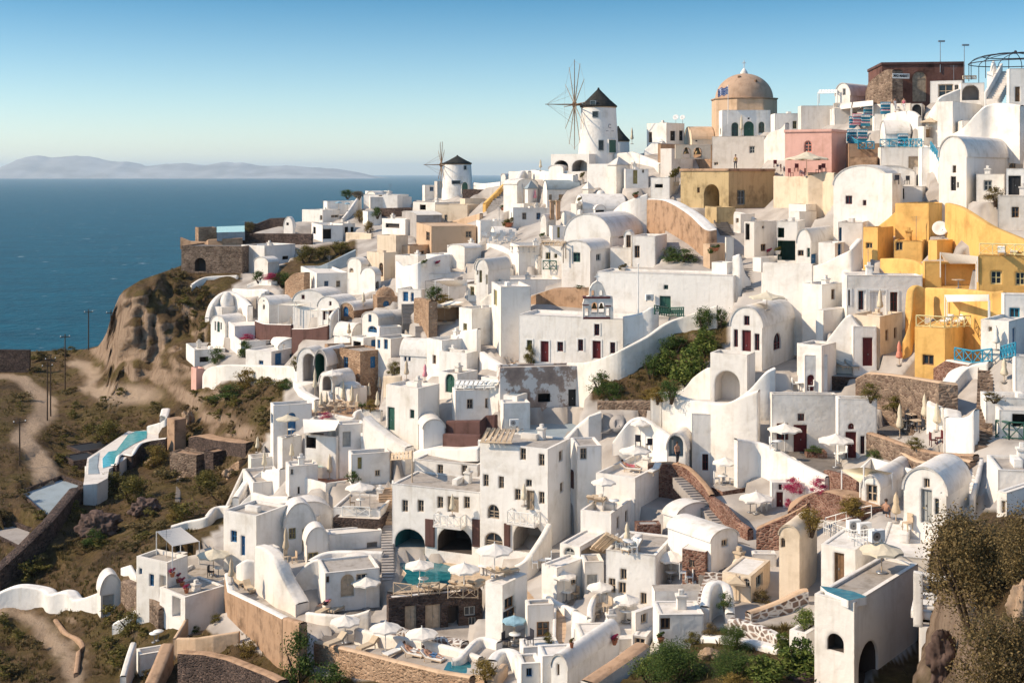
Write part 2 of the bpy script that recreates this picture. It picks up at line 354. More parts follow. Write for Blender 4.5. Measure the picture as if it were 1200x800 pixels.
    for o3, hs, W, g, of in ((fL, holesL, La, vl, Lb), (fR, holesR, Lb, vr, La)):
        lp = [outline(W, g)] + [hole_poly(x0, x1, z0, z1, k in 'WDO') for k, x0, x1, z0, z1, cc, dp in hs]
        tess(m, lp, lambda x, z, o3=o3: o3(x, z, 0))
        for k, x0, x1, z0, z1, cc, dp in hs:
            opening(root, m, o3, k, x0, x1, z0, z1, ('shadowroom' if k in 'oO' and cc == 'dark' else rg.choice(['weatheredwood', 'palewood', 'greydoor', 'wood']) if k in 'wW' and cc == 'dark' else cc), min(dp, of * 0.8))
            if surround and k not in 'oO':
                s_ = MB(); e = 0.16
                for q in ((x0 - e, x0 - .01, z0, z1 + e), (x1 + .01, x1 + e, z0, z1 + e), (x0 - .01, x1 + .01, z1 + .01, z1 + e)):
                    s_.hexa([o3(q[0], q[2], .003), o3(q[1], q[2], .003), o3(q[1], q[2], .05), o3(q[0], q[2], .05)], [o3(q[0], q[3], .003), o3(q[1], q[3], .003), o3(q[1], q[3], .05), o3(q[0], q[3], .05)])
                s_.build('surround', surround, root)
        m2 = [(x, z) for x, z in outline(W, g)]
        tess(m, [m2], lambda x, z, o3=o3, of=of: o3(x, z, -of))
    rm = rmat or ('paving' if roof == 'flat' and by > 455 and mat[:5] == 'white' and rg.random() < .5 else 'roofwhite')
    q = MB()
    if vl or vr:
        T = Lb if vl else La; o3 = fL if vl else fR; k = 1 + 0.12 / max(W_ / 2, 1)
        arc2 = [(W_ / 2 + (x - W_ / 2) * k, h + (z - h) * (1 + 0.12 / rise) - 0.0) for x, z in arc]
        e = 0.06
        for i in range(16):
            p, p2, s1, s2 = arc2[i], arc2[i + 1], arc[i], arc[i + 1]
            q.add([o3(*p, e), o3(*p2, e), o3(*p2, -T - e), o3(*p, -T - e)], [(0, 1, 2, 3)], 0, True)
            for o in (e, -T - e): q.quad(o3(*p, o), o3(*p2, o), o3(*s2, o), o3(*s1, o))
    elif roof == 'pyr':
        e = 0.15; zc = (ap is not None) and (CZ - (pv(ap) - HZ) / F * (C + a * La / 2 + b * Lb / 2).y - C.z) or h + 1.5
        v = [at(-e, -e, h), at(La + e, -e, h), at(La + e, Lb + e, h), at(-e, Lb + e, h), at(La / 2, Lb / 2, zc)]
        q.add(v, [(0, 1, 4), (1, 2, 4), (2, 3, 4), (3, 0, 4), (3, 2, 1, 0)])
    elif roof == 'dome':
        rr = min(La, Lb) / 2 * 0.96; cc = at(La / 2, Lb / 2, h); rz = rr * 0.85
        if ap is not None: rz = max(.3, CZ - (pv(ap) - HZ) / F * (C + cc).y - C.z - h)
        q.lathe([(rr * math.cos(x * math.pi / 20), rz * math.sin(x * math.pi / 20)) for x in range(11)], cc, 24)
        q.quad(at(0, 0, h), at(0, Lb, h), at(La, Lb, h), at(La, 0, h))
    else:
        pz = h - par; tk = 0.24 if par > 0.02 else 0
        if tk:
            for (s0, t0, s1, t1) in ((0, 0, La, 0), (La, 0, La, Lb), (La, Lb, 0, Lb), (0, Lb, 0, 0)):
                f = lambda s, t: (min(max(s, tk), La - tk), min(max(t, tk), Lb - tk))
                i0, i1 = f(s0, t0), f(s1, t1)
                m.quad(at(s0, t0, h), at(s1, t1, h), at(*i1, h), at(*i0, h)); m.quad(at(*i0, h), at(*i1, h), at(*i1, pz - .02), at(*i0, pz - .02))
        q.quad(at(tk, tk, pz), at(tk, Lb - tk, pz), at(La - tk, Lb - tk, pz), at(La - tk, tk, pz))
    m.build('wall', mat, root)
    q.build('roof', rm, root)
    if trim:
        s_ = MB(); e = 0.12
        for (s0, t0, s1, t1) in ((-e, -e, La + e, -e), (-e, -e, -e, Lb)):
            x0, x1, y0, y1 = min(s0, s1), max(s0, s1), min(t0, t1), max(t0, t1)
            if y1 - y0 < .01: y1 = y0 + e - .003
            else: x1 = x0 + e - .003; y0 = 0
            s_.hexa([at(x0, y0, h - .3), at(x1, y0, h - .3), at(x1, y1, h - .3), at(x0, y1, h - .3)], [at(x0, y0, h + .05), at(x1, y0, h + .05), at(x1, y1, h + .05), at(x0, y1, h + .05)])
        s_.build('cornice', trim, root)
    if not chim and cat == 'house' and mat in ('white', 'white2', 'cream', 'grey', 'yellow') and roof == 'flat' and min(La, Lb) > 2.2:
        chim = [(rg.uniform(.25, .8), rg.uniform(.35, .8), rg.uniform(.5, 1.0))] if rg.random() < .5 else None
        if rg.random() < .2:
            s_ = MB(); q0 = at(La * rg.uniform(.2, .8), Lb * .7, h - par); s_.tube(q0, q0 + Vector((0, 0, 2.4)), .025, n=5); [s_.tube(q0 + Vector((-.5 + .06 * k_, 0, 2.3 - .14 * k_)), q0 + Vector((.5 - .06 * k_, 0, 2.3 - .14 * k_)), .012, n=4) for k_ in range(4)]; s_.build('aerial', 'metal', root)
        if rg.random() < .45:
            s_ = MB(); s_.box(at(La * .5, Lb * rg.uniform(.4, .7), h - par + .25), (min(La, 3) * .5, .5, .5), -t_); s_.build('roof_bench', mat, root)
    if chim:
        for (fs, ft, ch) in chim:
            s_ = MB(); zz = h - par - .1 if not (vl or vr) else h + rise * .6
            s_.box(at(La * fs, Lb * ft, zz + ch / 2), (.55, .55, ch), -t_); s_.box(at(La * fs, Lb * ft, zz + ch + .08), (.7, .7, .14), -t_)
            s_.box(at(La * fs, Lb * ft, zz + ch + .3), (.3, .3, .3), -t_); s_.build('chimney', mat, root)
    return root

def panel(label, face, u0, v0, u1, v1, out=.12, mat='maroon', name='pilaster'):
    root, fL, fR, local, h = GEO[label]; o3 = fL if face == 'L' else fR; um, vm = (u0 + u1) / 2, (v0 + v1) / 2
    xs = sorted((local(face, u0, vm)[0], local(face, u1, vm)[0])); zs = sorted((local(face, um, v0)[1], local(face, um, v1)[1])); q = MB()
    q.hexa([o3(xs[0], zs[0], .003), o3(xs[1], zs[0], .003), o3(xs[1], zs[0], out), o3(xs[0], zs[0], out)], [o3(xs[0], zs[1], .003), o3(xs[1], zs[1], .003), o3(xs[1], zs[1], out), o3(xs[0], zs[1], out)])
    return q.build(name, mat, root)
def lattice(q, a, b, h, n=4, r=.025):
    up = Vector((0, 0, h)); a, b = Vector(a), Vector(b)
    q.tube(a + up, b + up, r * 1.4, n=5); q.tube(a + up * .1, b + up * .1, r, n=5)
    for i in range(n + 1): p = a.lerp(b, i / n); q.tube(p, p + up, r * 1.2, n=5)
    for i in range(n): p, s = a.lerp(b, i / n), a.lerp(b, (i + 1) / n); q.tube(p + up * .1, s + up, r * .8, n=4); q.tube(s + up * .1, p + up, r * .8, n=4)
def balcony(label, face, u0, v0, u1, v1, out=1.1, mat='whitepaint'):
    root, fL, fR, local, h = GEO[label]; o3 = fL if face == 'L' else fR; um, vm = (u0 + u1) / 2, (v0 + v1) / 2
    xs = sorted((local(face, u0, vm)[0], local(face, u1, vm)[0])); z0 = local(face, um, v1)[1]; q = MB()
    q.hexa([o3(xs[0], z0, .003), o3(xs[1], z0, .003), o3(xs[1], z0, out), o3(xs[0], z0, out)], [o3(xs[0], z0 + .16, .003), o3(xs[1], z0 + .16, .003), o3(xs[1], z0 + .16, out), o3(xs[0], z0 + .16, out)])
    bl = q.build('balcony', 'white', root); q = MB(); z = z0 + .16; e = .06
    lattice(q, o3(xs[0] + e, z, out - e), o3(xs[1] - e, z, out - e), .95, 4, .03); lattice(q, o3(xs[0] + e, z, e), o3(xs[0] + e, z, out - e), .95, 1, .03); lattice(q, o3(xs[1] - e, z, e), o3(xs[1] - e, z, out - e), .95, 1, .03)
    q.build('railing', mat, bl)

def spline(pts, n=6):
    if len(pts) < 3: return [Vector(p) for p in pts]
    q = [Vector(p) for p in pts]; out = []
    for i in range(len(q) - 1):
        p0, p1, p2, p3 = q[max(i - 1, 0)], q[i], q[i + 1], q[min(i + 2, len(q) - 1)]
        for k in range(n):
            t = k / n; out.append(0.5 * ((2 * p1) + (-p0 + p2) * t + (2 * p0 - 5 * p1 + 4 * p2 - p3) * t * t + (-p0 + 3 * p1 - 3 * p2 + p3) * t ** 3))
    out.append(q[-1]); return out

def W(label, pts, th=0.45, mat='white', smooth=True, fnd=4.0, cap=None, name='terrace_wall', cat='wall', group=None, d=None, dd=0.0, front=1):
    """free-standing or retaining wall through photo points (u, v_top, v_base[, dist])"""
    A = []
    for p in pts:
        px, vt, vb = pu(p[0]), pv(p[1]), pv(p[2]); dist = (p[3] if len(p) > 3 else (d or D(px, vb))) + dd
        g = P(px, vb, dist); A.append(Vector((g.x, g.y, g.z, P(px, vt, dist).z)) if False else (g.x, g.y, g.z, P(px, vt, dist).z))
    A = spline([Vector(p) for p in A], 7) if smooth else [Vector(p) for p in A]
    o0 = A[0]; org = Vector((o0[0], o0[1], o0[2])); m = MB(); cp = MB()
    n = len(A); fr, bk = [], []
    for i in range(n):
        e = A[min(i + 1, n - 1)] - A[max(i - 1, 0)]; e = Vector((e[0], e[1])); e.normalize(); nb = Vector((-e.y, e.x))
        if nb.dot(Vector((A[i][0], A[i][1]))) < 0: nb = -nb
        fr.append(Vector((A[i][0], A[i][1], 0))); bk.append(Vector((A[i][0] + nb.x * th, A[i][1] + nb.y * th, 0)))
    def pt(v, z): return Vector((v.x, v.y, z)) - org
    for i in range(n - 1):
        z0, z1, b0, b1 = A[i][3], A[i + 1][3], A[i][2] - fnd, A[i + 1][2] - fnd; r_ = min(.1, th * .2)
        m.quad(pt(fr[i], b0), pt(fr[i + 1], b1), pt(fr[i + 1], z1 - r_), pt(fr[i], z0 - r_))
        m.quad(pt(bk[i + 1], b1), pt(bk[i], b0), pt(bk[i], z0 - r_), pt(bk[i + 1], z1 - r_))
        f0, f1 = fr[i].lerp(bk[i], .22), fr[i + 1].lerp(bk[i + 1], .22); g0, g1 = fr[i].lerp(bk[i], .78), fr[i + 1].lerp(bk[i + 1], .78)
        t = cp if cap else m
        t.quad(pt(fr[i], z0 - r_), pt(fr[i + 1], z1 - r_), pt(f1, z1), pt(f0, z0)); t.quad(pt(f0, z0), pt(f1, z1), pt(g1, z1), pt(g0, z0)); t.quad(pt(g0, z0), pt(g1, z1), pt(bk[i + 1], z1 - r_), pt(bk[i], z0 - r_))
    for i in (0, n - 1): m.quad(pt(fr[i], A[i][2] - fnd), pt(bk[i], A[i][2] - fnd), pt(bk[i], A[i][3] - min(.1, th * .2)), pt(fr[i], A[i][3] - min(.1, th * .2)))
    if cap:
        root = empty(name, org, label, cat, group); m.build('masonry', mat, root); cp.build('coping', cap, root); return root
    o = m.build(name, mat); o.location = org; return tag(o, label, cat, group)

def S(label, pts, h=3.0, ref=None, z=None, mat='white', top='paving', par=0, pskip=(), name='terrace', cat='terrace', group=None, d=None, dz=0.0):
    """flat floor / roof through photo points at one level, standing on its own masonry"""
    ru, rv = ref or pts[0]
    if z is None: z = P(pu(ru), pv(rv), d or D(pu(ru), pv(rv))).z + dz
    V = []
    for u, v in pts:
        py = pv(v); dist = (CZ - z) * F / (py - HZ); V.append(P(pu(u), py, dist))
    org = V[0].copy(); FOOT.append(('poly', ([(q.x, q.y) for q in V], z)))
    V = [q - org for q in V]
    if sum(V[i].x * V[(i + 1) % len(V)].y - V[(i + 1) % len(V)].x * V[i].y for i in range(len(V))) < 0: V.reverse(); rev = True
    else: rev = False
    n = len(V); m = MB()
    for i in range(n):
        a, b = V[i], V[(i + 1) % n]; dn = Vector((0, 0, h)); m.quad(a - dn, b - dn, b, a)
    t = MB(); tess(t, [[(q.x, q.y) for q in V]], lambda x, y: Vector((x, y, 0.0)))
    root = empty(name, org, label, cat, group)
    m.build('wall', mat, root); t.build('floor', top, root)
    if par:
        for i in range(n):
            k = (n - 2 - i) % n if rev else i
            if k in pskip: continue
            a, b = V[i], V[(i + 1) % n]; e = (b - a); L_ = e.length
            if L_ < .2: continue
            e.normalize(); nb = Vector((-e.y, e.x, 0)); q = MB(); tk = .22
            q.hexa([a + nb * .003 - Vector((0, 0, .1)), b + nb * .003 - Vector((0, 0, .1)), b + nb * tk - Vector((0, 0, .1)), a + nb * tk - Vector((0, 0, .1))], [a + nb * .003 + Vector((0, 0, par)), b + nb * .003 + Vector((0, 0, par)), b + nb * tk + Vector((0, 0, par)), a + nb * tk + Vector((0, 0, par))])
            q.build('parapet', mat, root)
    return z

def ST(label, p0, p1, wpx, n=12, mat='paving', side='white', d0=None, d1=None, sides=(0.0, 0.0), riser=None):
    """stairs climbing from photo point p0 to p1; wpx = width in tile units at the bottom"""
    a = P(pu(p0[0]), pv(p0[1]), d0 or D(pu(p0[0]), pv(p0[1]))); b = P(pu(p1[0]), pv(p1[1]), d1 or D(pu(p1[0]), pv(p1[1])))
    w = wpx / TS / F * a.y; e = Vector((b.x - a.x, b.y - a.y, 0)); e.normalize(); s = Vector((e.y, -e.x, 0)) * w / 2
    root = empty('staircase', a, label, 'stairs'); m = MB(); q = MB(); dz = (b.z - a.z) / n; run = Vector((b.x - a.x, b.y - a.y, 0)) / n
    for i in range(n):
        o = run * i; zt = dz * (i + 1); dn = Vector((0, 0, zt - dz - .8)); up = Vector((0, 0, zt))
        m.hexa([o - s + dn, o + s + dn, o + run + s + dn, o + run - s + dn], [o - s + up, o + s + up, o + run + s + up, o + run - s + up])
        if riser:
            f = -run.normalized() * .004; q.quad(o - s * .99 + f + up - Vector((0, 0, dz * .95)), o + s * .99 + f + up - Vector((0, 0, dz * .95)), o + s * .99 + f + up - Vector((0, 0, .05)), o - s * .99 + f + up - Vector((0, 0, .05)))
    m.build('steps', mat, root)
    if riser: q.build('risers', riser, root)
    for sg, hh in zip((-1, 1), sides):
        if not hh: continue
        q = MB(); s0 = s * sg; s1 = s0 + s.normalized() * sg * .25; e0, e1 = Vector((0, 0, 0)), b - a
        q.hexa([e0 + s0 * 1.004 - Vector((0, 0, 2)), e1 + s0 * 1.004 - Vector((0, 0, 2)), e1 + s1 - Vector((0, 0, 2)), e0 + s1 - Vector((0, 0, 2))], [e0 + s0 * 1.004 + Vector((0, 0, hh)), e1 + s0 * 1.004 + Vector((0, 0, hh)), e1 + s1 + Vector((0, 0, hh)), e0 + s1 + Vector((0, 0, hh))])
        q.build('side_wall', side, root)
    return root
# ------------------------------------------------------------------ ground, sea, sky, haze, light, camera
VILLAGE = [(300,262),(420,225),(620,200),(700,170),(880,130),(1080,95),(1250,90),(1250,640),(1120,600),(1080,640),(980,900),(960,790),(930,730),(840,735),(700,795),(560,810),(370,790),(305,765),(255,745),(215,715),(180,700),(215,650),(290,595),(285,570),(330,480),(335,449),(240,447),(236,432),(262,400),(262,345),(280,330)]
WILD = [[(690,470),(700,420),(850,355),(855,400),(780,470)],[(1090,600),(1400,600),(1400,900),(1100,900)],[(310,325),(360,290),(420,280),(420,300),(350,340)]]
def ys(px): return float(np.interp(px, [-150,0,100,116,124,132,142,165,205,240,300,380,450,520,560,620,680,760,830,880,960,1000,1080,1150,1320], [416,413,409,405,393,365,342,328,314,300,272,252,238,232,222,212,190,176,160,146,142,124,112,108,106]))
def rough(px, py):
    q = Vector((px / 26, py / 20, 3.1)); r = 1 + 0.010 * noise.fractal(q, 1.0, 2.0, 4)
    if 116 < px < 268 and 312 < py < 456:      # ribs and ledges of the bare rock face
        k = max(0, min(1, (px - 116) / 14, (268 - px) / 34, (py - 312) / 22, (456 - py) / 14))
        r += k * (.013 * noise.fractal(Vector((px / 7, py / 38, 7.3)), 1.0, 2.0, 5) + .003 * noise.fractal(Vector((px / 24, py / 12, 2.0)), 1.0, 2.0, 4))
    return r
def ground(px, py):
    d = D(px, py)
    if not inpoly(px, py, VILLAGE): d *= rough(px, py)
    return P(px, py, d)
TRACKS = []
def onroad(p): return any(float(np.min(np.hypot(t[:, 0] - p.x, t[:, 1] - p.y))) < h + .5 for t, h in TRACKS)
def make_terrain():
    tracks = TRACKS
    for pts, hw in (([(-15, 441), (5, 441), (22, 444), (40, 456), (54, 471), (51, 489), (32, 504), (26, 515), (41, 529), (51, 547), (54, 562)], 1.9), ([(85, 425), (100, 432), (110, 444), (102, 455), (125, 461)], 1.4), ([(-25, 719), (0, 715), (19, 717), (44, 733), (67, 753), (83, 770), (87, 788), (82, 812)], 1.1)):
        q = spline([Vector((x, y, 0)) for x, y in pts], 8); tracks.append((np.array([tuple(P(a.x, a.y, D(a.x, a.y)))[:2] for a in q]), hw))
    xs = np.arange(-150, 1321, 5.0); nr = 150; vs, fs, pav, sand = [], [], [], []
    for x in xs:
        y0 = ys(x); yy = y0 + (1000 - y0) * np.linspace(0, 1, nr) ** 1.15
        dd = Dn(np.full(nr, x), yy)
        for k in range(3):                                  # the far side, falling away to the sea
            t = P(x, y0, dd[0]); f = (1.75, 1.22, 1.05)[k]; z = (-3, t.z - 26, t.z - 3)[k]
            vs.append((t.x * f, t.y * f, z)); pav.append(0.0); sand.append(0.0)
        for y, d in zip(yy, dd):
            iv = inpoly(x, y, VILLAGE) and not any(inpoly(x, y, w) for w in WILD)
            if not iv: d = d * rough(x, y)
            vs.append(tuple(P(x, y, d))); pav.append(1.0 if iv else 0.0)
            tr = 0.0
            if x < 140:
                w_ = P(x, y, float(d)); nz = noise.noise((w_.x * .8, w_.y * .8, 0)) * .6
                for tp, hw in tracks: tr = max(tr, min(1.0, max(0.0, (hw + nz - float(np.min(np.hypot(tp[:, 0] - w_.x, tp[:, 1] - w_.y)))) / .8)))
            sand.append(tr + max(0.0, 1 - math.hypot((x - 150) / 48, (y - 462) / 15)) * 2)
    n = nr + 3
    for i in range(len(xs) - 1):
        for k in range(n - 1): fs.append((i * n + k, i * n + k + 1, (i + 1) * n + k + 1, (i + 1) * n + k))
    me = bpy.data.meshes.new('hillside'); me.from_pydata(vs, [], fs); me.update()
    for nm, dat in (('paved', pav), ('sandy', sand)):
        at = me.attributes.new(nm, 'FLOAT', 'POINT'); at.data.foreach_set('value', dat)
    me.polygons.foreach_set('use_smooth', [True] * len(fs))
    o = bpy.data.objects.new('hillside', me); COL.objects.link(o); o['kind'] = 'structure'
    m, nt, b, N, L = nodes('hillside')
    g = N('ShaderNodeNewGeometry'); n1 = N('ShaderNodeTexNoise', Scale=0.16, Detail=8.0, Roughness=0.65); n2 = N('ShaderNodeTexNoise', Scale=1.3, Detail=7.0, Roughness=0.7)
    mp = N('ShaderNodeMapping'); mp.inputs['Scale'].default_value = (1.3, 1.3, 0.26); L(g.outputs['Position'], mp.inputs['Vector'])
    n3 = N('ShaderNodeTexNoise', Scale=0.5, Detail=9.0, Roughness=0.75); L(mp.outputs['Vector'], n3.inputs['Vector'])
    L(g.outputs['Position'], n1.inputs['Vector']); L(g.outputs['Position'], n2.inputs['Vector'])
    soil = ramp(N, [(0.3, (0.06, 0.042, 0.024)), (0.46, (0.15, 0.098, 0.052)), (0.58, (0.125, 0.092, 0.034)), (0.72, (0.26, 0.175, 0.10))]); L(n1.outputs['Fac'], soil.inputs['Fac'])
    s2 = ramp(N, [(0.3, (0.55, 0.55, 0.55)), (0.7, (1.35, 1.35, 1.35))]); L(n2.outputs['Fac'], s2.inputs['Fac'])
    ml = N('ShaderNodeMixRGB', blend_type='MULTIPLY', Fac=1.0); L(soil.outputs['Color'], ml.inputs['Color1']); L(s2.outputs['Color'], ml.inputs['Color2'])
    rock = ramp(N, [(0.30, (0.07, 0.05, 0.038)), (0.40, (0.25, 0.17, 0.115)), (0.52, (0.43, 0.31, 0.22)), (0.66, (0.27, 0.185, 0.13)), (0.76, (0.12, 0.085, 0.065))]); L(n3.outputs['Fac'], rock.inputs['Fac'])
    sp = N('ShaderNodeSeparateXYZ'); L(g.outputs['Normal'], sp.inputs['Vector'])
    ad = N('ShaderNodeMath', operation='MULTIPLY_ADD'); L(n3.outputs['Fac'], ad.inputs[0]); ad.inputs[1].default_value = 0.5; L(sp.outputs['Z'], ad.inputs[2])
    st = ramp(N, [(0.62, (1, 1, 1)), (0.86, (0, 0, 0))]); L(ad.outputs[0], st.inputs['Fac'])
    mr = N('ShaderNodeMixRGB'); L(st.outputs['Color'], mr.inputs['Fac']); L(ml.outputs['Color'], mr.inputs['Color1']); L(rock.outputs['Color'], mr.inputs['Color2'])
    a2 = N('ShaderNodeAttribute', attribute_name='sandy'); sd = N('ShaderNodeMixRGB'); L(a2.outputs['Fac'], sd.inputs['Fac']); L(mr.outputs['Color'], sd.inputs['Color1']); sd.inputs['Color2'].default_value = (0.47, 0.35, 0.25, 1)
    n4 = N('ShaderNodeTexNoise', Scale=0.35, Detail=3.0); L(g.outputs['Position'], n4.inputs['Vector']); pv_ = ramp(N, [(0.3, (0.30, 0.265, 0.235)), (0.6, (0.46, 0.42, 0.38))]); L(n4.outputs['Fac'], pv_.inputs['Fac'])
    at = N('ShaderNodeAttribute', attribute_name='paved'); mx = N('ShaderNodeMixRGB'); L(at.outputs['Fac'], mx.inputs['Fac']); L(sd.outputs['Color'], mx.inputs['Color1']); L(pv_.outputs['Color'], mx.inputs['Color2'])
    L(mx.outputs['Color'], b.inputs['Base Color']); b.inputs['Roughness'].default_value = 0.95; b.inputs['Specular IOR Level'].default_value = 0.1
    bp = N('ShaderNodeBump', Strength=1.0, Distance=1.1); L(n3.outputs['Fac'], bp.inputs['Height'])
    iv = N('ShaderNodeMath', operation='SUBTRACT'); iv.inputs[0].default_value = 1.0; L(at.outputs['Fac'], iv.inputs[1]); L(iv.outputs[0], bp.inputs['Strength'])
    bp2 = N('ShaderNodeBump', Strength=0.25, Distance=0.25); L(n2.outputs['Fac'], bp2.inputs['Height']); L(bp.outputs['Normal'], bp2.inputs['Normal']); L(bp2.outputs['Normal'], b.inputs['Normal'])
    me.materials.append(m)
    return o
make_terrain()

def strip(name, pts, w, mat, lift=0.12, ew=None):
    q = spline([Vector((pu(u), pv(v), 0)) for u, v in pts], 10); g = [ground(p.x, p.y) for p in q]; m = MB(); L_, R_ = [], []
    for i, p in enumerate(g):
        e = g[min(i + 1, len(g) - 1)] - g[max(i - 1, 0)]; e.z = 0; e.normalize(); s = Vector((e.y, -e.x, 0)) * w / 2; L_.append(p - s + Vector((0, 0, lift))); R_.append(p + s + Vector((0, 0, lift)))
    for i in range(len(g) - 1): m.quad(L_[i], R_[i], R_[i + 1], L_[i + 1])
    o = m.build(name, mat); o['kind'] = 'structure'; return o
plaster('dirt', (0.33, 0.25, 0.18), stain=0.3, scale=0.7)

def make_sea():
    m, nt, b, N, L = nodes('sea')
    g = N('ShaderNodeNewGeometry')
    mp = N('ShaderNodeMapping'); mp.inputs['Scale'].default_value = (0.10, 0.10, 1); mp.inputs['Rotation'].default_value = (0, 0, 0.3); L(g.outputs['Position'], mp.inputs['Vector'])
    n1 = N('ShaderNodeTexNoise', Scale=1.0, Detail=7.0, Roughness=0.6); L(mp.outputs['Vector'], n1.inputs['Vector'])
    mp2 = N('ShaderNodeMapping'); mp2.inputs['Scale'].default_value = (0.012, 0.028, 1); L(g.outputs['Position'], mp2.inputs['Vector'])
    n2 = N('ShaderNodeTexNoise', Scale=1.0, Detail=4.0); L(mp2.outputs['Vector'], n2.inputs['Vector'])
    sm = N('ShaderNodeMixRGB', Fac=0.5); L(n1.outputs['Fac'], sm.inputs['Color1']); L(n2.outputs['Fac'], sm.inputs['Color2']); c = ramp(N, [(0.34, (0.001, 0.045, 0.078)), (0.66, (0.002, 0.098, 0.150))]); L(sm.outputs['Color'], c.inputs['Fac'])
    mp3 = N('ShaderNodeMapping'); mp3.inputs['Scale'].default_value = (0.035, 0.09, 1); L(g.outputs['Position'], mp3.inputs['Vector'])
    n3 = N('ShaderNodeTexNoise', Scale=1.0, Detail=6.0, Roughness=0.55); L(mp3.outputs['Vector'], n3.inputs['Vector'])
    fo = ramp(N, [(0.672, (0, 0, 0)), (0.70, (0.8, 0.8, 0.8))]); L(n3.outputs['Fac'], fo.inputs['Fac'])
    mx = N('ShaderNodeMixRGB'); L(fo.outputs['Color'], mx.inputs['Fac']); L(c.outputs['Color'], mx.inputs['Color1']); mx.inputs['Color2'].default_value = (0.6, 0.65, 0.67, 1)
    L(mx.outputs['Color'], b.inputs['Base Color']); b.inputs['Roughness'].default_value = 0.35; b.inputs['IOR'].default_value = 1.33; b.inputs['Specular IOR Level'].default_value = 0.03
    bp = N('ShaderNodeBump', Strength=1.0, Distance=2.6); L(n1.outputs['Fac'], bp.inputs['Height']); L(bp.outputs['Normal'], b.inputs['Normal'])
    q = MB(); rs = [0, 300, 1000, 3000, 10000, 30000, 58000]; n = 96
    vs = [(0, 0, 0)]; fs = []
    for r in rs[1:]:
        for i in range(n): vs.append((r * math.cos(2 * math.pi * i / n), r * math.sin(2 * math.pi * i / n), 0))
    for i in range(n): fs.append((0, 1 + i, 1 + (i + 1) % n))
    for k in range(len(rs) - 2):
        for i in range(n): j = (i + 1) % n; o = 1 + k * n; fs.append((o + i, o + n + i, o + n + j, o + j))
    q.add(vs, fs); o = q.build('sea', 'sea'); o['kind'] = 'structure'
make_sea()
def make_islands():
    plain('island', (0.34, 0.34, 0.35), 0.95, 0.05, var=0.3, scale=0.002)  # pale grey base carries part of the haze fade in its colour
    prof = [(-200,0),(-120,9),(-60,8),(0,12),(20,22),(42,27),(62,24),(90,26.5),(112,24.5),(128,20),(150,19),(172,14),(190,16),(215,18),(240,15),(262,19),(285,18),(310,14),(335,15),(360,13),(395,11),(420,7),(445,0)]
    d = 24000; m = MB(); xs = np.linspace(-200, 445, 130)
    hs = np.interp(xs, [p[0] for p in prof], [p[1] for p in prof]); rows = [(-1500, 0.0), (-700, .45), (0, 1.0), (900, .8), (2200, 0.0)]
    vs, fs = [], []
    for x, h in zip(xs, hs):
        h = h / F * d * (1 + .05 * noise.noise((x / 9, 0, 0))) 
        for k, (o, f) in enumerate(rows):
            vs.append(((x - 600) / F * d, d + o, -2 + max(0, h + 4.5) * f * (1 + .2 * noise.noise((x / 14, k * 3.0, 1)) * (k != 2))))
    for i in range(len(xs) - 1):
        for k in range(4): fs.append((i * 5 + k, (i + 1) * 5 + k, (i + 1) * 5 + k + 1, i * 5 + k + 1))
    m.add(vs, fs, 0, True); o = m.build('distant_island_hills', 'island'); o['kind'] = 'structure'
make_islands()
def make_haze():
    m = bpy.data.materials.new('haze'); m.use_nodes = True; nt = m.node_tree; nt.nodes.clear()
    o = nt.nodes.new('ShaderNodeOutputMaterial'); v = nt.nodes.new('ShaderNodeVolumePrincipled')
    v.inputs['Color'].default_value = (0.80, 0.92, 1.0, 1); v.inputs['Density'].default_value = HAZE; v.inputs['Anisotropy'].default_value = 0.1
    nt.links.new(v.outputs[0], o.inputs['Volume']); MAT['haze'] = m
    q = MB(); q.box((0, 0, 252), (119000, 119000, 514)); o = q.build('haze', 'haze'); o['kind'] = 'stuff'
HAZE = 3.2e-5
make_haze()
SUN_AZ, SUN_EL = R(263), R(35)     # compass of the sun seen from above: 270 = camera's left, smaller = towards the viewer
sd = Vector((math.sin(SUN_AZ) * math.cos(SUN_EL), math.cos(SUN_AZ) * math.cos(SUN_EL), math.sin(SUN_EL)))
ld = bpy.data.lights.new('sun', 'SUN'); ld.energy = 3.9; ld.angle = R(0.53); ld.color = (1.0, 0.82, 0.61)
lo = bpy.data.objects.new('sun', ld); COL.objects.link(lo); lo.rotation_euler = sd.to_track_quat('Z', 'Y').to_euler()
w = bpy.data.worlds.new('World'); SC.world = w; w.use_nodes = True; nt = w.node_tree; bg = nt.nodes['Background']
sk = nt.nodes.new('ShaderNodeTexSky'); sk.sky_type = 'NISHITA'; sk.sun_disc = False; sk.sun_elevation = SUN_EL; sk.sun_rotation = SUN_AZ
sk.air_density = 1.0; sk.dust_density = 0.3; sk.ozone_density = 3.0; sk.altitude = 100
tn = nt.nodes.new('ShaderNodeMixRGB'); tn.blend_type = 'MULTIPLY'; tn.inputs['Fac'].default_value = 1; tn.inputs['Color2'].default_value = (0.74, 0.98, 1.0, 1); nt.links.new(sk.outputs[0], tn.inputs['Color1']); tc = nt.nodes.new('ShaderNodeTexCoord'); sx = nt.nodes.new('ShaderNodeSeparateXYZ'); nt.links.new(tc.outputs['Generated'], sx.inputs[0])
rr = nt.nodes.new('ShaderNodeValToRGB'); ee = rr.color_ramp.elements; ee.new(.06); ee.new(.14); ee.new(.3)
for e_, (p_, c_) in zip(ee, ((0.0, (.90, .90, .93)), (.06, (.60, .71, .76)), (.14, (.19, .42, .53)), (.3, (.66, .80, .80)), (1.0, (1.0, .96, .86)))): e_.position = p_; e_.color = (*c_, 1)
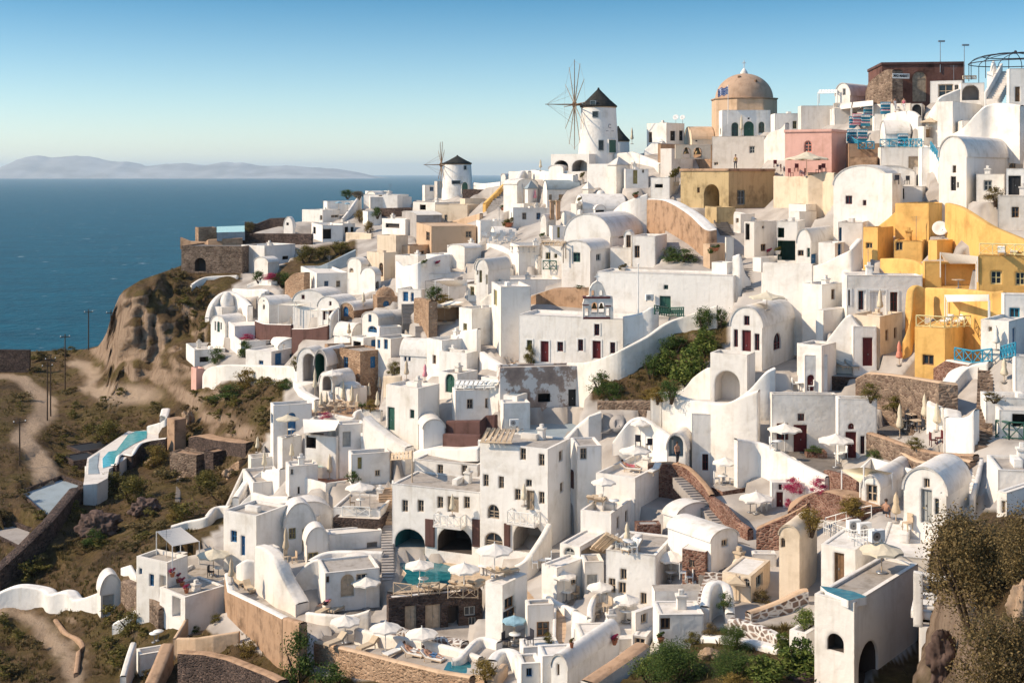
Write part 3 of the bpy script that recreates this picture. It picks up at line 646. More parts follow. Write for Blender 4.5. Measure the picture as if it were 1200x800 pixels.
nt.links.new(sx.outputs['Z'], rr.inputs[0]); nt.links.new(rr.outputs[0], tn.inputs['Color2']); nt.links.new(tn.outputs[0], bg.inputs['Color']); bg.inputs['Strength'].default_value = 0.15
cd = bpy.data.cameras.new('camera'); cd.sensor_width = 36; cd.lens = 36 * F / 1200; cd.shift_y = -(400 - HZ) / 1200; cd.clip_start = 0.5; cd.clip_end = 150000
co = bpy.data.objects.new('camera', cd); COL.objects.link(co); co.location = (0, 0, CZ); co.rotation_euler = (R(90), 0, 0); SC.camera = co
vs_ = SC.view_settings; vs_.view_transform = 'Standard'; vs_.look = 'None'; vs_.exposure = 0.5; vs_.gamma = 1; vs_.use_curve_mapping = False
SC.cycles.max_bounces = 8; SC.cycles.diffuse_bounces = 4; SC.cycles.volume_bounces = 3
SC.cycles.use_denoising = True
# ================================================================== the far end of the village (left and along the crest)
# ---- cliff-top ruins and farthest houses
tile(0, 150, 4)
H('brown stone fort house with an arched doorway on the cliff top', 850, 1135, 1135, 555, 680, 6, mat='stone', win=[('L','O',912,608,965,672)], name='stone_house', par=.2, rmat='darkpaving', deep=9, fnd=8)
W('pinkish plastered parapet along the top of the brown fort house', [(845,512,556),(890,530,556),(960,533,558),(975,522,582),(1055,518,586),(1137,515,584)], mat='tan', smooth=False, th=.5, fnd=.5, dd=-.6)
H('small tan ruin with a broken corner above the fort house', 915, 930, 1015, 468, 530, 65, mat='tanstone', name='ruined_house', par=.25, dd=6, rmat='darkpaving')
W('dry stone wall below the cliff-top pool', [(1015,488,520),(1060,490,520),(1140,492,520),(1200,482,520)], mat='darkstone', dd=5)
W('low white parapet snaking above the cliff edge', [(900,735,745),(960,700,720),(1060,692,712),(1110,690,712)], th=.6, mat='white')
tile(250, 180, 5)
S('far swimming pool level with the sea horizon', [(20,462),(20,428),(185,422),(185,458)], h=1.5, mat='bluegrey', top='poolwater', name='pool_terrace', dz=.5)
W('long dark stone retaining wall under the cliff-top garden', [(170,468,528),(300,468,530),(395,468,532),(575,470,534)], mat='darkstone', smooth=False)
H('tall white arch-fronted chapel at the far garden end', 412, 465, 480, 440, 466, 30, 'L', ap=372, win=[('L','o',428,405,442,420,'dark',.5)], name='chapel', cat='chapel', fnd=2)
W('dark garden hedge wall behind the far chapel', [(185,400,462),(250,412,462),(330,380,462),(415,376,464)], mat='darkstone', th=1.5, smooth=False, dd=4)
H('white house with terrace below the headland rocks', 520, 640, 740, 330, 400, 35, win=[('L','w',625,362,642,390),('R','w',690,360,735,375)], par=.6)
H('white block with parasol terrace on its roof, near the headland', 645, 668, 840, 280, 355, 62, win=[('R','d',740,372,762,395)], par=.9)
H('long white house with round gable at the far ridge', 872, 880, 1080, 240, 310, 70, win=[('R','w',970,238,990,250)], par=.3, mat='white')
H('small round-gabled white house on the headland crest', 898, 950, 1000, 250, 290, 45, 'L', ap=222, win=[('L','w',922,248,930,260)], fnd=2)
W('curved white wall sloping down from the headland crest', [(870,240,262),(845,270,320),(800,335,375),(760,380,400)], th=.5)
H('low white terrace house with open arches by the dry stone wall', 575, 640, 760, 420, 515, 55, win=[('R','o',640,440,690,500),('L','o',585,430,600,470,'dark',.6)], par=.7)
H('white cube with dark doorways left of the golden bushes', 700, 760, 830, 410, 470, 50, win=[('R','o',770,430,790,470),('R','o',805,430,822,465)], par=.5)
W('cream garden wall below the golden bushes', [(775,462,505),(850,462,502),(925,470,500)], mat='cream')
H('white courtyard house hung with bare vine pergola', 165, 300, 480, 540, 660, 35, win=[('R','o',405,600,440,620)], par=.5)
H('small blue-shaded white kiosk beside the bougainvillea arbour', 240, 320, 385, 640, 720, 40, 'L', ap=608, name='white_kiosk', fnd=2)
W('white terrace wall under the bougainvillea arbour', [(195,768,790),(265,742,772),(340,745,772)], th=1.0)
tile(430, 150, 5)
H('long low bluish house at the foot of the far ridge', 0, 20, 262, 405, 470, 78, par=.4, mat='white2', win=[('R','w',20,400,30,412)])
H('white house roof with flat awning on the far ridge', -10, 30, 150, 372, 410, 70, par=.2, win=[('R','w',70,385,90,400)])
W('dark hedge-topped stone wall under the long low house', [(60,470,520),(160,468,522),(260,465,515)], mat='darkstone', smooth=False)
H('narrow white tower with blue shutters left of the small windmill', 325, 340, 395, 335, 425, 60, win=[('R','w',368,345,390,370,'blue')], par=.2)
H('pinkish-white cube touching the small windmill', 395, 412, 440, 312, 380, 45, par=.2, mat='white2')
H('white terrace house in front of the small windmill', 270, 400, 545, 435, 500, 40, win=[('L','o',310,450,345,480)], par=.5)
H('blue-shaded flat white roof house at the village edge', 88, 225, 300, 535, 620, 45, mat='white', par=.25, win=[('L','o',110,560,190,585,'dark',.4)])
H('grey vaulted house with blue door beside the sand-coloured walls', 205, 290, 440, 510, 640, 55, 'L', ap=492, mat='grey', win=[('R','d',296,560,322,615,'blue')])
H('upper sand-coloured house with one small dark window', 388, 400, 590, 448, 560, 70, mat='cream', win=[('R','w',455,510,472,545)], par=.2)
H('large sand-coloured house with sloping side and square window', 290, 378, 640, 575, 725, 62, mat='beige', win=[('L','w',347,610,368,660),('R','w',578,605,612,642)], par=.1, rmat='beige')
W('slanting sand-coloured parapet rising to the right', [(378,575,600),(500,545,580),(640,505,540),(660,500,540)], mat='beige', smooth=False, th=.6)
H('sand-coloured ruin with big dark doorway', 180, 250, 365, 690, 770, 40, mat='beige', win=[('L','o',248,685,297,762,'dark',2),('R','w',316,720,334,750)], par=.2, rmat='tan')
H('cream tower block with two tall arched niches', 60, 170, 240, 630, 800, 40, mat='cream', win=[('L','W',120,790,136,830,'dark')], par=.4, fnd=8)
H('dark red-brown rubble roof terrace under the yellow steps', 548, 560, 760, 360, 410, 74, mat='darkstone', rmat='redbrown', par=.1)
H('cream terrace house below the red-brown rubble roof', 545, 575, 735, 415, 480, 72, mat='cream', par=.2)
ST('pale stone steps with yellow parapet beside the small windmill', (745,485), (870,300), 90, 16, mat='grey', sides=(0,0))
W('yellow parapet climbing beside the pale stone steps', [(695,440,490),(770,370,430),(830,305,350),(880,290,320)], mat='yellow', smooth=False, th=.6)
H('tiny gabled white shrine at the top of the yellow steps', 785, 812, 835, 285, 305, 40, 'L', ap=270, name='shrine', cat='shrine', fnd=3)
W('white retaining wall left of the tiny shrine', [(620,320,345),(680,325,350),(780,315,340)], dd=4)
# ---- below the small windmill towards the cafe terrace
H('big white curved buttress house beside the steps', 800, 880, 1000, 330, 470, 45, 'R', ap=300, win=[('R','w',928,405,955,440)], mat='white')
H('white house with pale sloping roof below the sand-coloured house', 470, 560, 690, 690, 760, 40, par=.15)
H('flat white roof house between sand-coloured wall and cafe', 640, 665, 850, 545, 640, 66, par=.3, mat='white')
H('white wall block with tree pot on its roof', 835, 850, 1010, 470, 560, 60, par=.3)
W('white curved wall under the cafe terrace', [(700,675,690),(780,690,720),(880,740,760),(1000,745,770)], th=.5)

# ---- windmill quarter
tile(600, 60, 5)
H('long white terrace building below the big windmill', 228, 452, 640, 602, 700, 30, win=[('L','O',245,640,330,700,'grey',3),('L','O',352,638,446,705,'grey',3)], par=.5, deep=7)
H('left white barrel vault under the windmill terrace', 215, 300, 345, 690, 735, 40, 'L', ap=668, fnd=3)
W('white parapet wall in front of the windmill vaults', [(60,705,745),(160,700,750),(260,715,750),(370,722,750)], th=.5)
H('white house with sloped left wall below the ridge', -20, 75, 250, 705, 760, 50, par=.25)
H('white gabled house with tiny window under the windmill', 440, 600, 625, 660, 790, 28, par=.25, win=[('L','w',578,708,590,742)])
H('white tower with grey pyramid roof below the windmill', 560, 612, 690, 668, 800, 45, 'pyr', ap=618, win=[('R','w',655,710,672,748)])
H('white house with mustard yellow door below the windmill', 640, 665, 800, 690, 800, 65, 'flat', win=[('R','d',710,698,735,778,'olivedoor'),('R','w',763,695,775,713)], par=.3)
H('white house with dark door and satellite dish right of the windmill', 790, 905, 1010, 420, 590, 48, win=[('L','w',800,475,820,535),('R','d',928,468,957,525),('R','d',980,466,1002,525)], par=.4)
W('white sweeping parapet beside the dish house', [(775,580,610),(810,545,605),(850,510,600),(880,530,600)], th=.5)
W('white cafe terrace wall right of the big windmill', [(600,600,650),(700,590,650),(830,640,680),(860,660,720)], th=.6, smooth=False)
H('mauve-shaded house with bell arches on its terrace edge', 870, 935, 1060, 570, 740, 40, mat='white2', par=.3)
H('white house with black opening left of the ochre arch house', 800, 812, 925, 740, 860, 62, win=[('R','o',838,780,884,800,'dark',1.2)], par=.3)

# ---- domed church
tile(760, 60, 5)
H('white church annex with green arched windows under the dome', 412, 432, 715, 345, 545, 66, win=[('R','W',487,418,527,500,'green'),('R','D',558,412,618,498,'green'),('R','W',645,415,680,480,'green'),('R','o',582,390,592,400,'dark',.3),('L','W',418,450,424,490,'dark')], par=.6, name='church_annex', cat='church annex', deep=4)
H('cream barrel-vaulted chapel left of the dome', 210, 255, 385, 515, 545, 62, 'L', ap=447, mat='cream', rmat='beige', win=[('R','o',275,522,285,530,'dark',.3)], name='chapel', cat='chapel')
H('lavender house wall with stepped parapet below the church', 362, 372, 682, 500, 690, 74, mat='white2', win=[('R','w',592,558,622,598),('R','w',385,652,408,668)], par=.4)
W('curved mauve wall between the church and the pink house', [(675,520,640),(710,475,640),(770,455,640),(800,420,640)], mat='white2', th=.6)
H('white house with lean-to roof right of the dome', 715, 740, 880, 365, 470, 70, par=.2, mat='white', win=[('R','w',845,410,868,455,'olivedoor')])
H('lavender ridge house with small roof vent', 875, 895, 1140, 320, 470, 76, mat='white2', par=.3, win=[('R','w',1085,455,1110,475)])
W('tan retaining wall with bell openings beside the church', [(72,540,700),(160,545,640),(200,548,630),(365,548,640)], mat='tan', smooth=False, th=.5)
H('ochre house with big pointed arch porch', 188, 470, 740, 690, 920, 50, mat='ochre', win=[('L','O',325,780,415,920,'ochre',3),('L','w',285,800,300,830),('R','w',520,815,565,900,'bluegrey')], par=.5, rmat='tan', trim='tan')
tile(860, 120, 6.153)
H('pink house with an oval window and lilac shutters', 370, 705, 810, 195, 505, 20, mat='pink', win=[('L','W',508,278,562,358,'salmon')], par=.4, trim='pink', rmat='tan')
W('cream terrace wall with rounded tan corner below the pink house', [(285,530,760),(400,535,760),(535,530,760),(640,500,700),(720,510,740)], mat='cream', smooth=False, th=.5, fnd=6)
H('tan block at the foot of the pink house terrace', 525, 545, 730, 505, 720, 60, mat='beige', par=.1, rmat='tan')

# ---- top right corner
tile(950, 40, 4.444)
H('white round-gabled house on the crest left of the red building', 128, 205, 330, 320, 365, 45, 'L', ap=258, win=[('L','w',168,285,182,318)], fnd=6)
H('dark red two-storey shop building with fanlight doorway', 300, 372, 800, 150, 352, 74, mat='redbrown', win=[('R','w',425,272,478,352,'wood'),('R','D',530,195,602,352,'weatheredwood')], par=.3, name='shop_building', trim='maroon', rmat='darkpaving', fnd=8)
W('broken rubble wall flank of the dark red shop building', [(285,300,362),(300,250,362),(340,215,362),(385,185,362),(425,185,362)], mat='stone', smooth=False, th=1.6, dd=-.5)
H('white cafe pavilion with plate glass beside the dark red shop', 612, 622, 790, 245, 355, 72, win=[('R','w',665,262,742,330),('R','w',750,265,772,340)], par=.3)
H('white arcade house with round arched porch on the right crest', 770, 785, 905, 255, 350, 70, win=[('R','O',785,265,880,345,'grey',2.5)], par=.3)
H('plain white house at the right edge of the crest', 1020, 1035, 1290, 180, 350, 64, mat='white', win=[('R','d',1020+45,275,1090,352,'wood')], par=.2)
H('round white turret with cap under the iron dome frame', 918, 950, 985, 195, 245, 45, 'dome', ap=140, name='white_turret')
ST('white outdoor stairs rising to the right crest', (945,350), (1030,195), 60, 14, mat='white2', sides=(1.0, 0))
H('tall plain white wall house left of the vaulted niche', 660, 740, 890, 350, 540, 40, par=.3, win=[], mat='white')
W('white sweeping wall below the right crest arcade', [(600,430,470),(660,345,470),(720,310,420),(780,285,380)], th=.6)
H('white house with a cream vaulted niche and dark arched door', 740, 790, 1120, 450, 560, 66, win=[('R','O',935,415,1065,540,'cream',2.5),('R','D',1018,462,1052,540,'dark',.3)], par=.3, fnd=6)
W('white swooping buttress over the cream niche', [(735,520,560),(800,480,560),(880,400,520),(960,360,480),(1090,370,480)], th=.6, dd=-.2)
H('large white barrel-vaulted house on the right with tall dark door', 668, 812, 1290, 640, 850, 38, 'L', ap=535, win=[('L','w',740,685,757,722),('L','d',730,742,757,815),('L','w',762,772,772,800),('R','W',1033,668,1090,715)], chim=None, fnd=7, mat='white')
H('white annex with one dark window at the right edge', 852, 862, 1010, 728, 870, 68, win=[('R','w',902,762,945,815)], par=.3, fnd=7)
H('white annex with a dark entrance under a slab canopy, right edge', 1010, 1018, 1290, 700, 870, 68, win=[('R','d',1030,738,1095,840)], par=.3, fnd=8, dd=.6)
H('white vaulted house with blue railing terrace mid slope', 362, 390, 520, 520, 590, 55, 'L', ap=455, fnd=3)
H('white terrace house with tan framed door below the blue railing', 350, 365, 660, 590, 690, 68, win=[('R','d',510,638,570,715,'palewood')], par=.3, fnd=5)
H('white house with twin arched rooms behind two chairs', 245, 270, 550, 735, 800, 70, 'R', ap=688, mat='white')
H('white house with arched gable and small square windows by the yellow house', 118, 420, 480, 790, 1000, 22, 'L', ap=686, win=[('L','w',182,842,216,885,'red'),('L','w',272,865,290,892,'red')], fnd=6)
H('white square tower beside the arched gable house', 350, 425, 470, 725, 1000, 45, par=.2, fnd=5, dd=-1.0)
W('white retaining wall under the souvenir stalls', [(320,430,480),(420,410,470),(515,400,480),(560,430,500)], th=.5)
H('white house with terrace of souvenir racks', 100, 125, 360, 385, 470, 72, par=.5, win=[('R','o',215,395,255,470,'dark',1.5)])
W('grey-white lane wall below the crest people', [(330,365,440),(420,362,430),(520,360,400)], mat='white2', dd=2)
H('dark arched passage house under the crest lane', 520, 525, 580, 362, 460, 70, 'flat', win=[('R','D',527,366,578,455,'dark')], par=.2, mat='white2')
H('tan shaded wall house behind the souvenir lane', 185, 200, 370, 570, 680, 70, mat='tan', par=.2, fnd=5, rmat='tan')
H('small white house under the beige parasol', 560, 590, 680, 480, 545, 50, par=.3, win=[('R','o',600,480,640,540,'beige',1)])
W('white curved wall below the beige parasol', [(590,580,640),(640,620,720),(665,690,780)], th=.4)
# ================================================================== middle band, left to right
# ---- left cluster above the cliff (photo x 230-460)
tile(300, 280, 6.667)
H('big plain white cube house below the golden bushes', 350, 475, 720, 268, 440, 58, mat='white', par=.3, fnd=6)
H('white house wing with ladder steps right of the big plain cube', 700, 712, 890, 312, 430, 66, par=.2)
H('white lean-to house with a small round window', 715, 822, 880, 205, 400, 40, 'L', ap=150, win=[('L','W',730,228,762,262,'dark')])
H('small white gabled house against the cream tower', 820, 930, 975, 285, 400, 40, 'L', ap=225, win=[('R','O',935,330,965,390,'grey',1)])
W('pale-roofed sloping retaining wall rising to the lean-to house', [(400,250,275),(560,185,262),(720,110,215),(780,85,190)], th=2.2, mat='bluegrey', smooth=False)
W('rubble bank wall left of the big plain cube', [(225,330,410),(290,270,420),(375,262,430)], mat='tanstone', th=1.2)
H('white house with two red shuttered windows and canvas canopy', 20, 105, 545, 490, 640, 62, 'flat', win=[('R','w',285,520,312,585,'red'),('R','d',345,515,398,622,'red'),('R','w',418,515,455,585,'red'),('L','w',55,515,70,550),('R','w',355,438,380,468)], par=.1, fnd=5, dd=1)
H('round-gabled left bay of the house with canvas canopy', 15, 102, 280, 520, 640, 52, 'L', ap=452, win=[('L','w',54,515,70,550,'dark'),('L','w',56,478,66,490)], fnd=5)
H('broad vaulted bay with small red window above the canopy house', 270, 285, 545, 490, 600, 66, 'R', ap=400, win=[('R','w',356,437,380,470,'red')], fnd=3)
H('gabled white house with twin red shutters behind flat canopy', 480, 650, 790, 540, 650, 30, 'L', ap=452, win=[('L','w',522,560,550,632,'red'),('L','w',568,558,600,640,'red'),('L','w',572,488,590,520,'red')], fnd=4)
W('curved white stair wall left of the stone-arched blue door', [(545,740,780),(560,690,780),(590,610,770),(635,550,700),(660,530,620)], th=.5)
H('vaulted house with tan stone arch around blue door', 655, 765, 965, 560, 612, 36, 'L', ap=498, mat='tanstone', win=[('L','D',682,528,722,605,'blue')], fnd=5)
H('low white vault right of the white canopy sails', 610, 750, 860, 770, 800, 40, 'R', ap=665, win=[('L','O',625,715,715,775,'grey',1.2)], fnd=4)
H('white house with round gable and slim blue window', 830, 955, 1075, 625, 750, 40, 'L', ap=572, win=[('L','w',878,592,902,648,'blue'),('L','W',875,680,945,730,'blue')], fnd=5)
H('white flat-roofed house with a bluish roof below the tan arch', 945, 965, 1140, 690, 800, 55, par=.4, rmat='bluegrey', win=[('L','w',1000,780,1025,800,'blue')])
W('dark maroon terrace wall below the canopy house', [(-10,635,668),(60,660,700),(150,665,720),(272,668,738)], mat='maroon', cap='white', th=.4)
W('second dark maroon terrace wall with white coping', [(278,700,782),(400,700,785),(480,690,790),(560,672,790)], mat='maroon', cap='white', th=.4, smooth=False)

tile(230, 320, 5)
H('white rounded cave house on the cliff edge with sweeping wall', 90, 150, 270, 200, 260, 35, 'dome', ap=110, name='cave_house')
W('white winding parapet around the cliff-edge cave house', [(75,260,300),(100,180,270),(170,110,200),(240,130,190),(300,190,240)], th=.8)
W('white curved terrace wall above the cliff-edge cave house', [(210,90,130),(300,95,140),(395,95,130),(405,120,140)], th=.6)
H('small round-gabled white house with green shutters by the cliff', 85, 170, 290, 310, 350, 40, 'L', ap=250, win=[('L','D',122,283,138,345,'green'),('L','w',108,283,116,335,'green'),('L','w',142,290,150,330,'green')], fnd=6)
H('long white terrace house under the maroon wall', 165, 225, 490, 310, 400, 64, par=.2)
H('white courtyard house with cream wall and olive tree', 200, 262, 470, 400, 490, 55, par=.5, win=[('R','o',490-80,380,440,420,'cream',1)])
H('white house with gable stair wall and two blue windows', 290, 440, 640, 460, 540, 30, 'flat', win=[('L','w',367,512,393,535,'blue'),('R','d',462,468,500,538,'blue'),('R','w',548,472,570,505,'blue')], par=.25, fnd=4)
H('low vaulted roof house above the blue-windowed stair house', 440, 480, 665, 440, 475, 62, 'R', ap=385, fnd=2, dd=2)
H('white arched house with deep dark green arch', 590, 700, 760, 530, 640, 24, 'L', ap=440, win=[('L','O',625,470,695,635,'grey',4)], fnd=4, mat='white')
H('dark green arched passage house beside the deep arch', 680, 690, 765, 540, 640, 68, 'R', ap=450, mat='grey', win=[('R','O',694,470,752,640,'green',2)], fnd=4, dd=-.8)
W('long white curved wall above the dry gully', [(35,600,640),(60,560,640),(150,538,630),(330,540,625),(540,545,625),(600,560,640)], th=.6, fnd=5)
H('pinkish-shaded white cube at the cliff corner', -30, 0, 45, 560, 680, 55, par=.2, mat='pink', fnd=8)
H('white terrace house left of the olive courtyard', -60, -10, 170, 450, 545, 58, par=.6, fnd=6, win=[('R','o',20,490,70,520,'dark',1.2)])
H('rubble stone house with blue doors and cypress terrace', 752, 790, 1010, 445, 600, 60, mat='tanstone', win=[('R','d',862,490,892,555,'blue'),('R','w',790,512,808,560)], par=.2, fnd=5, rmat='paving')
H('small white house with low pergola above the rubble house', 840, 900, 1040, 380, 450, 50, par=.3, win=[('R','o',910,385,970,440,'grey',1.5)])
H('white cave dwelling with round front under the big arch', 720, 800, 930, 660, 700, 40, 'L', ap=580, win=[('L','O',740,600,790,690,'grey',1.5)], fnd=4)
H('low white dome beside the round-fronted cave dwelling', 810, 900, 1000, 680, 705, 40, 'dome', ap=632, fnd=4)
W('white sloping stair wall right of the gully', [(555,620,650),(600,690,720),(690,740,780)], th=1.0, smooth=False)

# ---- centre left (photo x 400-620, y 280-470)
tile(400, 300, 5)
H('cream tower front with a single pointed dark niche', 150, 250, 330, -20, 140, 45, mat='cream', win=[('L','W',272-50,40,295-50,120,'wood')], par=.3, fnd=3)
H('white terraced house with cactus pots on its roof', 372, 450, 640, 60, 165, 50, par=.3, win=[('L','o',385,95,440,160,'white2',1)])
W('blue-shaded white retaining wall beside the cream tower', [(318,30,180),(360,60,185),(450,40,180),(560,0,120),(640,-10,80)], th=.5)
H('white house with long white bench roof', 490, 505, 735, 105, 150, 70, par=.2)
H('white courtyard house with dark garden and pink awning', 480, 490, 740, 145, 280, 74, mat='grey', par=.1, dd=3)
H('white house with blue doors above the dark staircase', 320, 330, 470, 190, 270, 70, par=.3, win=[('R','d',362,210,392,265,'blue'),('R','d',408,215,425,265,'blue')])
H('ruined rubble cave house with blue door', 185, 210, 330, 240, 300, 55, 'dome', ap=180, mat='tanstone', rmat='tanstone', win=[('R','D',245,262,280,295,'blue',.3)], name='stone_house')
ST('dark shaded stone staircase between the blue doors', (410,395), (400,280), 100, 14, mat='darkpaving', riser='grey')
ST('lower grey stone stairs with white edges by the cafe', (465,500), (462,410), 60, 12, mat='grey')
W('rubble stone pier beside the dark staircase', [(425,245,390),(470,250,400),(512,262,500)], mat='tanstone', smooth=False, th=1.0)
H('white house with long bluish roof and blue slit window', 130, 225, 440, 410, 440, 50, 'L', ap=330, win=[('L','w',162,345,176,390,'blue'),('L','W',155,405,212,445,'blue')], fnd=4)
H('white cube with bluish flat roof below the taverna table terrace', 200, 290, 440, 485, 590, 45, par=.3, rmat='bluegrey', win=[('L','w',250,488,272,545,'blue'),('L','d',172+40,490,208+20,540,'blue')])
H('white wall house with vine-shaded pergola room', 60, 130, 245, 480, 560, 45, par=.2, win=[('R','d',175,490,208,545,'blue'),('L','o',70,500,115,545,'dark',1)])
H('rubble stone house with red flowers on the roof edge', -10, 110, 260, 560, 700, 50, mat='tanstone', win=[('L','w',12,590,40,655,'blue'),('R','d',170,588,200,655,'blue')], par=.2, rmat='paving', fnd=4)
H('round-roofed white house behind wooden lattice screens', 345, 500, 560, 590, 690, 22, 'R', ap=490, win=[('L','w',368,580,382,615,'blue'),('L','w',392,588,406,615,'blue')], fnd=4)
H('tall white windowless block above the taverna sign', 500, 590, 790, 495, 700, 50, par=.3, fnd=5)
W('white stepped parapet on top of the tall windowless block', [(560,500,620),(650,500,620),(690,460,600),(720,440,600),(795,425,600)], th=.6, smooth=True)
H('white cafe house with cream awning booth', 545, 560, 700, 290, 400, 70, win=[('R','o',560,300,690,385,'beige',2)], par=.1, mat='cream')
H('white tower with yellow lattice balcony', 690, 765, 940, 310, 520, 52, win=[('L','w',714,395,736,435,'olivedoor')], par=.7, fnd=6)
H('big shaded white house wall right of the lattice tower', 880, 935, 1110, 180, 560, 64, par=.3, win=[('L','d',893,200,912,290,'olivedoor')], fnd=6)
H('round-gabled white house with slim yellow-green doors', 790, 860, 990, 90, 300, 30, 'L', ap=22, win=[('L','w',808,85,824,155,'olivedoor'),('L','w',795,85,803,110,'olivedoor'),('L','d',848,130-20,860-2,165,'olivedoor')], fnd=6)
H('white stepped cube house below the round-gabled one', 740, 800, 880, 170, 260, 40, par=.3, win=[('L','w',755,150+30,778,230,'olivedoor')])
W('white swooping stair wall beside the stepped cube', [(780,280,310),(830,250,310),(870,220,300),(890,215,300)], th=.6)
W('white ramp parapet descending to the right of the tall block', [(810,560,640),(850,590,660),(930,640,680),(1000,630,690)], th=.7, smooth=False)
H('white arched garden house with a green arched door', 570, 680, 800, 690, 830, 40, 'flat', win=[('L','D',610,690,665,800,'green')], par=.2, fnd=4)
H('white box house with curved left parapet above the green arched door', 575, 735, 800, 570, 690, 30, par=.35, fnd=3)
S('curved white terrace with orange floor above the green arch', [(335,740),(480,735),(575,700),(575,760),(480,770),(345,765)], h=4, top='terracotta', par=.5)

# ---- centre (photo x 560-780, y 200-480)
tile(560, 180, 8)
H('grey-white barrel roof house with stairs wall under the ridge', 240, 425, 560, 330, 470, 30, 'L', ap=250, win=[('R','w',445,405,488,462),('R','w',555,385,582,440)], fnd=6)
W('sweeping white curved buttress below the ridge parapet', [(245,440,500),(300,330,470),(380,260,440),(430,165,330),(470,165,300)], th=.8)
W('long grey-white ridge parapet with dark post', [(430,165,240),(520,165,240),(590,185,245),(730,190,250),(890,200,250)], th=.6, smooth=False)
H('white house with bluish vault roof below the mill vaults', 610, 650, 960, 340, 470, 62, 'L', ap=255, rmat='bluegrey', win=[('R','w',668,385,695,440),('R','o',760,385,830,460,'cream',1)], fnd=4)
H('white pyramid-capped house at the barrel roof', 440, 470, 560, 330, 470, 50, 'pyr', ap=250, rmat='bluegrey')
H('broad white terrace house with lavender umbrella pot', 300, 330, 680, 510, 690, 64, par=.3, fnd=5)
H('small white arched chapel front behind the cafe tables', 585, 640, 730, 640, 770, 36, 'L', ap=575, fnd=4)
H('white flat house with long lower roof left of cafe', 15, 40, 300, 640, 720, 66, par=.2)
H('low blue-white vault left of the crowded cafe', 120, 160, 360, 760, 790, 60, 'L', ap=690)
W('white balustrade wall with square holes', [(760,540,600),(890,535,600),(960,520,590)], th=.5)
H('white house with cream pilasters and yellow slit door', 665, 700, 850, 680, 800, 60, par=.3, win=[('R','d',745,690,768,790,'olivedoor')], fnd=5)
H('white chapel with curved gable at the right of the balustrade', 870, 925, 1010, 470, 600, 40, par=.2)
tile(660, 180, 8)
H('long grey barrel-vault house across the slope', 110, 185, 590, 520, 560, 70, 'L', ap=385, fnd=5, mat='white')
H('white conical-roofed hut beside topiary ball', 180, 235, 285, 335, 390, 45, 'pyr', ap=262)
H('low white domes in front of the pyramid tower', 285, 350, 420, 380, 400, 45, 'dome', ap=342)
W('white flank wall rising to the cracked ochre wall', [(470,530,600),(540,470,600),(660,420,600),(790,375,590)], th=.8)
H('large white barrel-vault house with blue-shaded roof', 10, 440, 905, 780, 960, 27, 'L', ap=568, win=[('R','d',592,765,640,872,'wood'),('R','W',520,722,600,790,'bluegrey',.5)], fnd=6)
H('small white porch gable on the large vaulted house', 568, 640, 665, 780, 905, 20, 'L', ap=725, win=[('L','w',590,765,640,880,'wood')], fnd=4, dd=-2.5)
H('little white arched roof shelter with a dark slot', 285, 300, 395, 525, 570, 66, 'R', ap=485, win=[('R','o',300,530,385,550,'dark',1)])
tile(560, 200, 5)
H('white house with one green window and round front gable', 490, 658, 775, 470, 690, 28, 'L', ap=412, win=[('L','w',558,480,600,535,'green'),('R','w',693,488,720,528)], fnd=6)
H('white block with the iron-gated terrace right of the green window', 770, 775, 900, 450, 560, 66, par=.3, win=[], fnd=4)
H('white house with barred dark window by the cracked wall', 895, 905, 1040, 380, 560, 70, 'flat', win=[('R','w',918,440,948,510)], par=.2)
H('white house under the slatted dark pergola', 360, 372, 500, 430, 540, 68, par=.2, win=[('R','w',398,480,425,518,'olivedoor'),('R','w',448,488,465,512,'olivedoor')])
H('white L-shaped house with long parapet roof', 90, 138, 490, 640, 740, 58, par=.3, win=[('L','d',95,700,108,790,'olivedoor')], fnd=7)
H('white cube terrace with small gabled dormer', -10, 65, 210, 590, 680, 40, par=.4)
H('white small gabled dormer house with olive slit windows', -20, 35, 90, 580, 690, 35, 'L', ap=520, win=[('L','w',5,590,20,655,'olivedoor')])
H('white cafe terrace block with rows of silver chairs', 190, 240, 480, 440, 560, 62, par=.4, fnd=5)
W('tan bare-rock cutting behind the little bell gable church', [(300,735,830),(430,690,830),(560,690,830),(600,690,830),(800,770,830),(925,790,840)], mat='tan', th=2.5, smooth=False, dd=2)
H('long blue-shaded white house with green gate below the cracked wall', 699, 700, 1500, 590, 830, 72, par=.2, win=[('R','w',1090,670,1115,695,'green'),('R','d',1065,735,1130,840,'green')], fnd=6, d=131, cm=10)
tile(580, 320, 5)
H('white bell-gable church house with two dark red doors', 128, 140, 760, 240, 520, 68, win=[('R','d',268,398,315,520,'red'),('R','w',366,402,400,458,'red'),('R','w',487,388,517,455,'red'),('R','d',572,396,620,500,'red'),('R','w',675,405,705,470,'red'),('R','w',582,298,612,365,'red'),('R','w',188,392,218,448,'olivedoor')], par=.3, fnd=4, surround='whitepaint', name='church', cat='church')
W('white curving wall sweeping up behind the small church', [(750,255,420),(850,235,400),(920,200,380),(960,230,350)], th=.5)
W('long white curved wall sweeping down past the green bushes', [(420,525,570),(500,525,575),(600,505,620),(740,450,620),(900,370,520),(1000,300,430),(1100,255,370),(1300,190,330)], th=.5, fnd=4)
S('beige terrace in front of the small church', [(20,545),(110,515),(420,530),(420,548),(200,552)], h=3, top='tan', mat='white')
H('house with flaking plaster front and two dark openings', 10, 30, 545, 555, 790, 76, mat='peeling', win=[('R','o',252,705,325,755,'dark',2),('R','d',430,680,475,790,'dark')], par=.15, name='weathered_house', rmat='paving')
H('white house shoulder left of the flaking plaster house', -80, 20, 60, 620, 760, 40, par=.2)
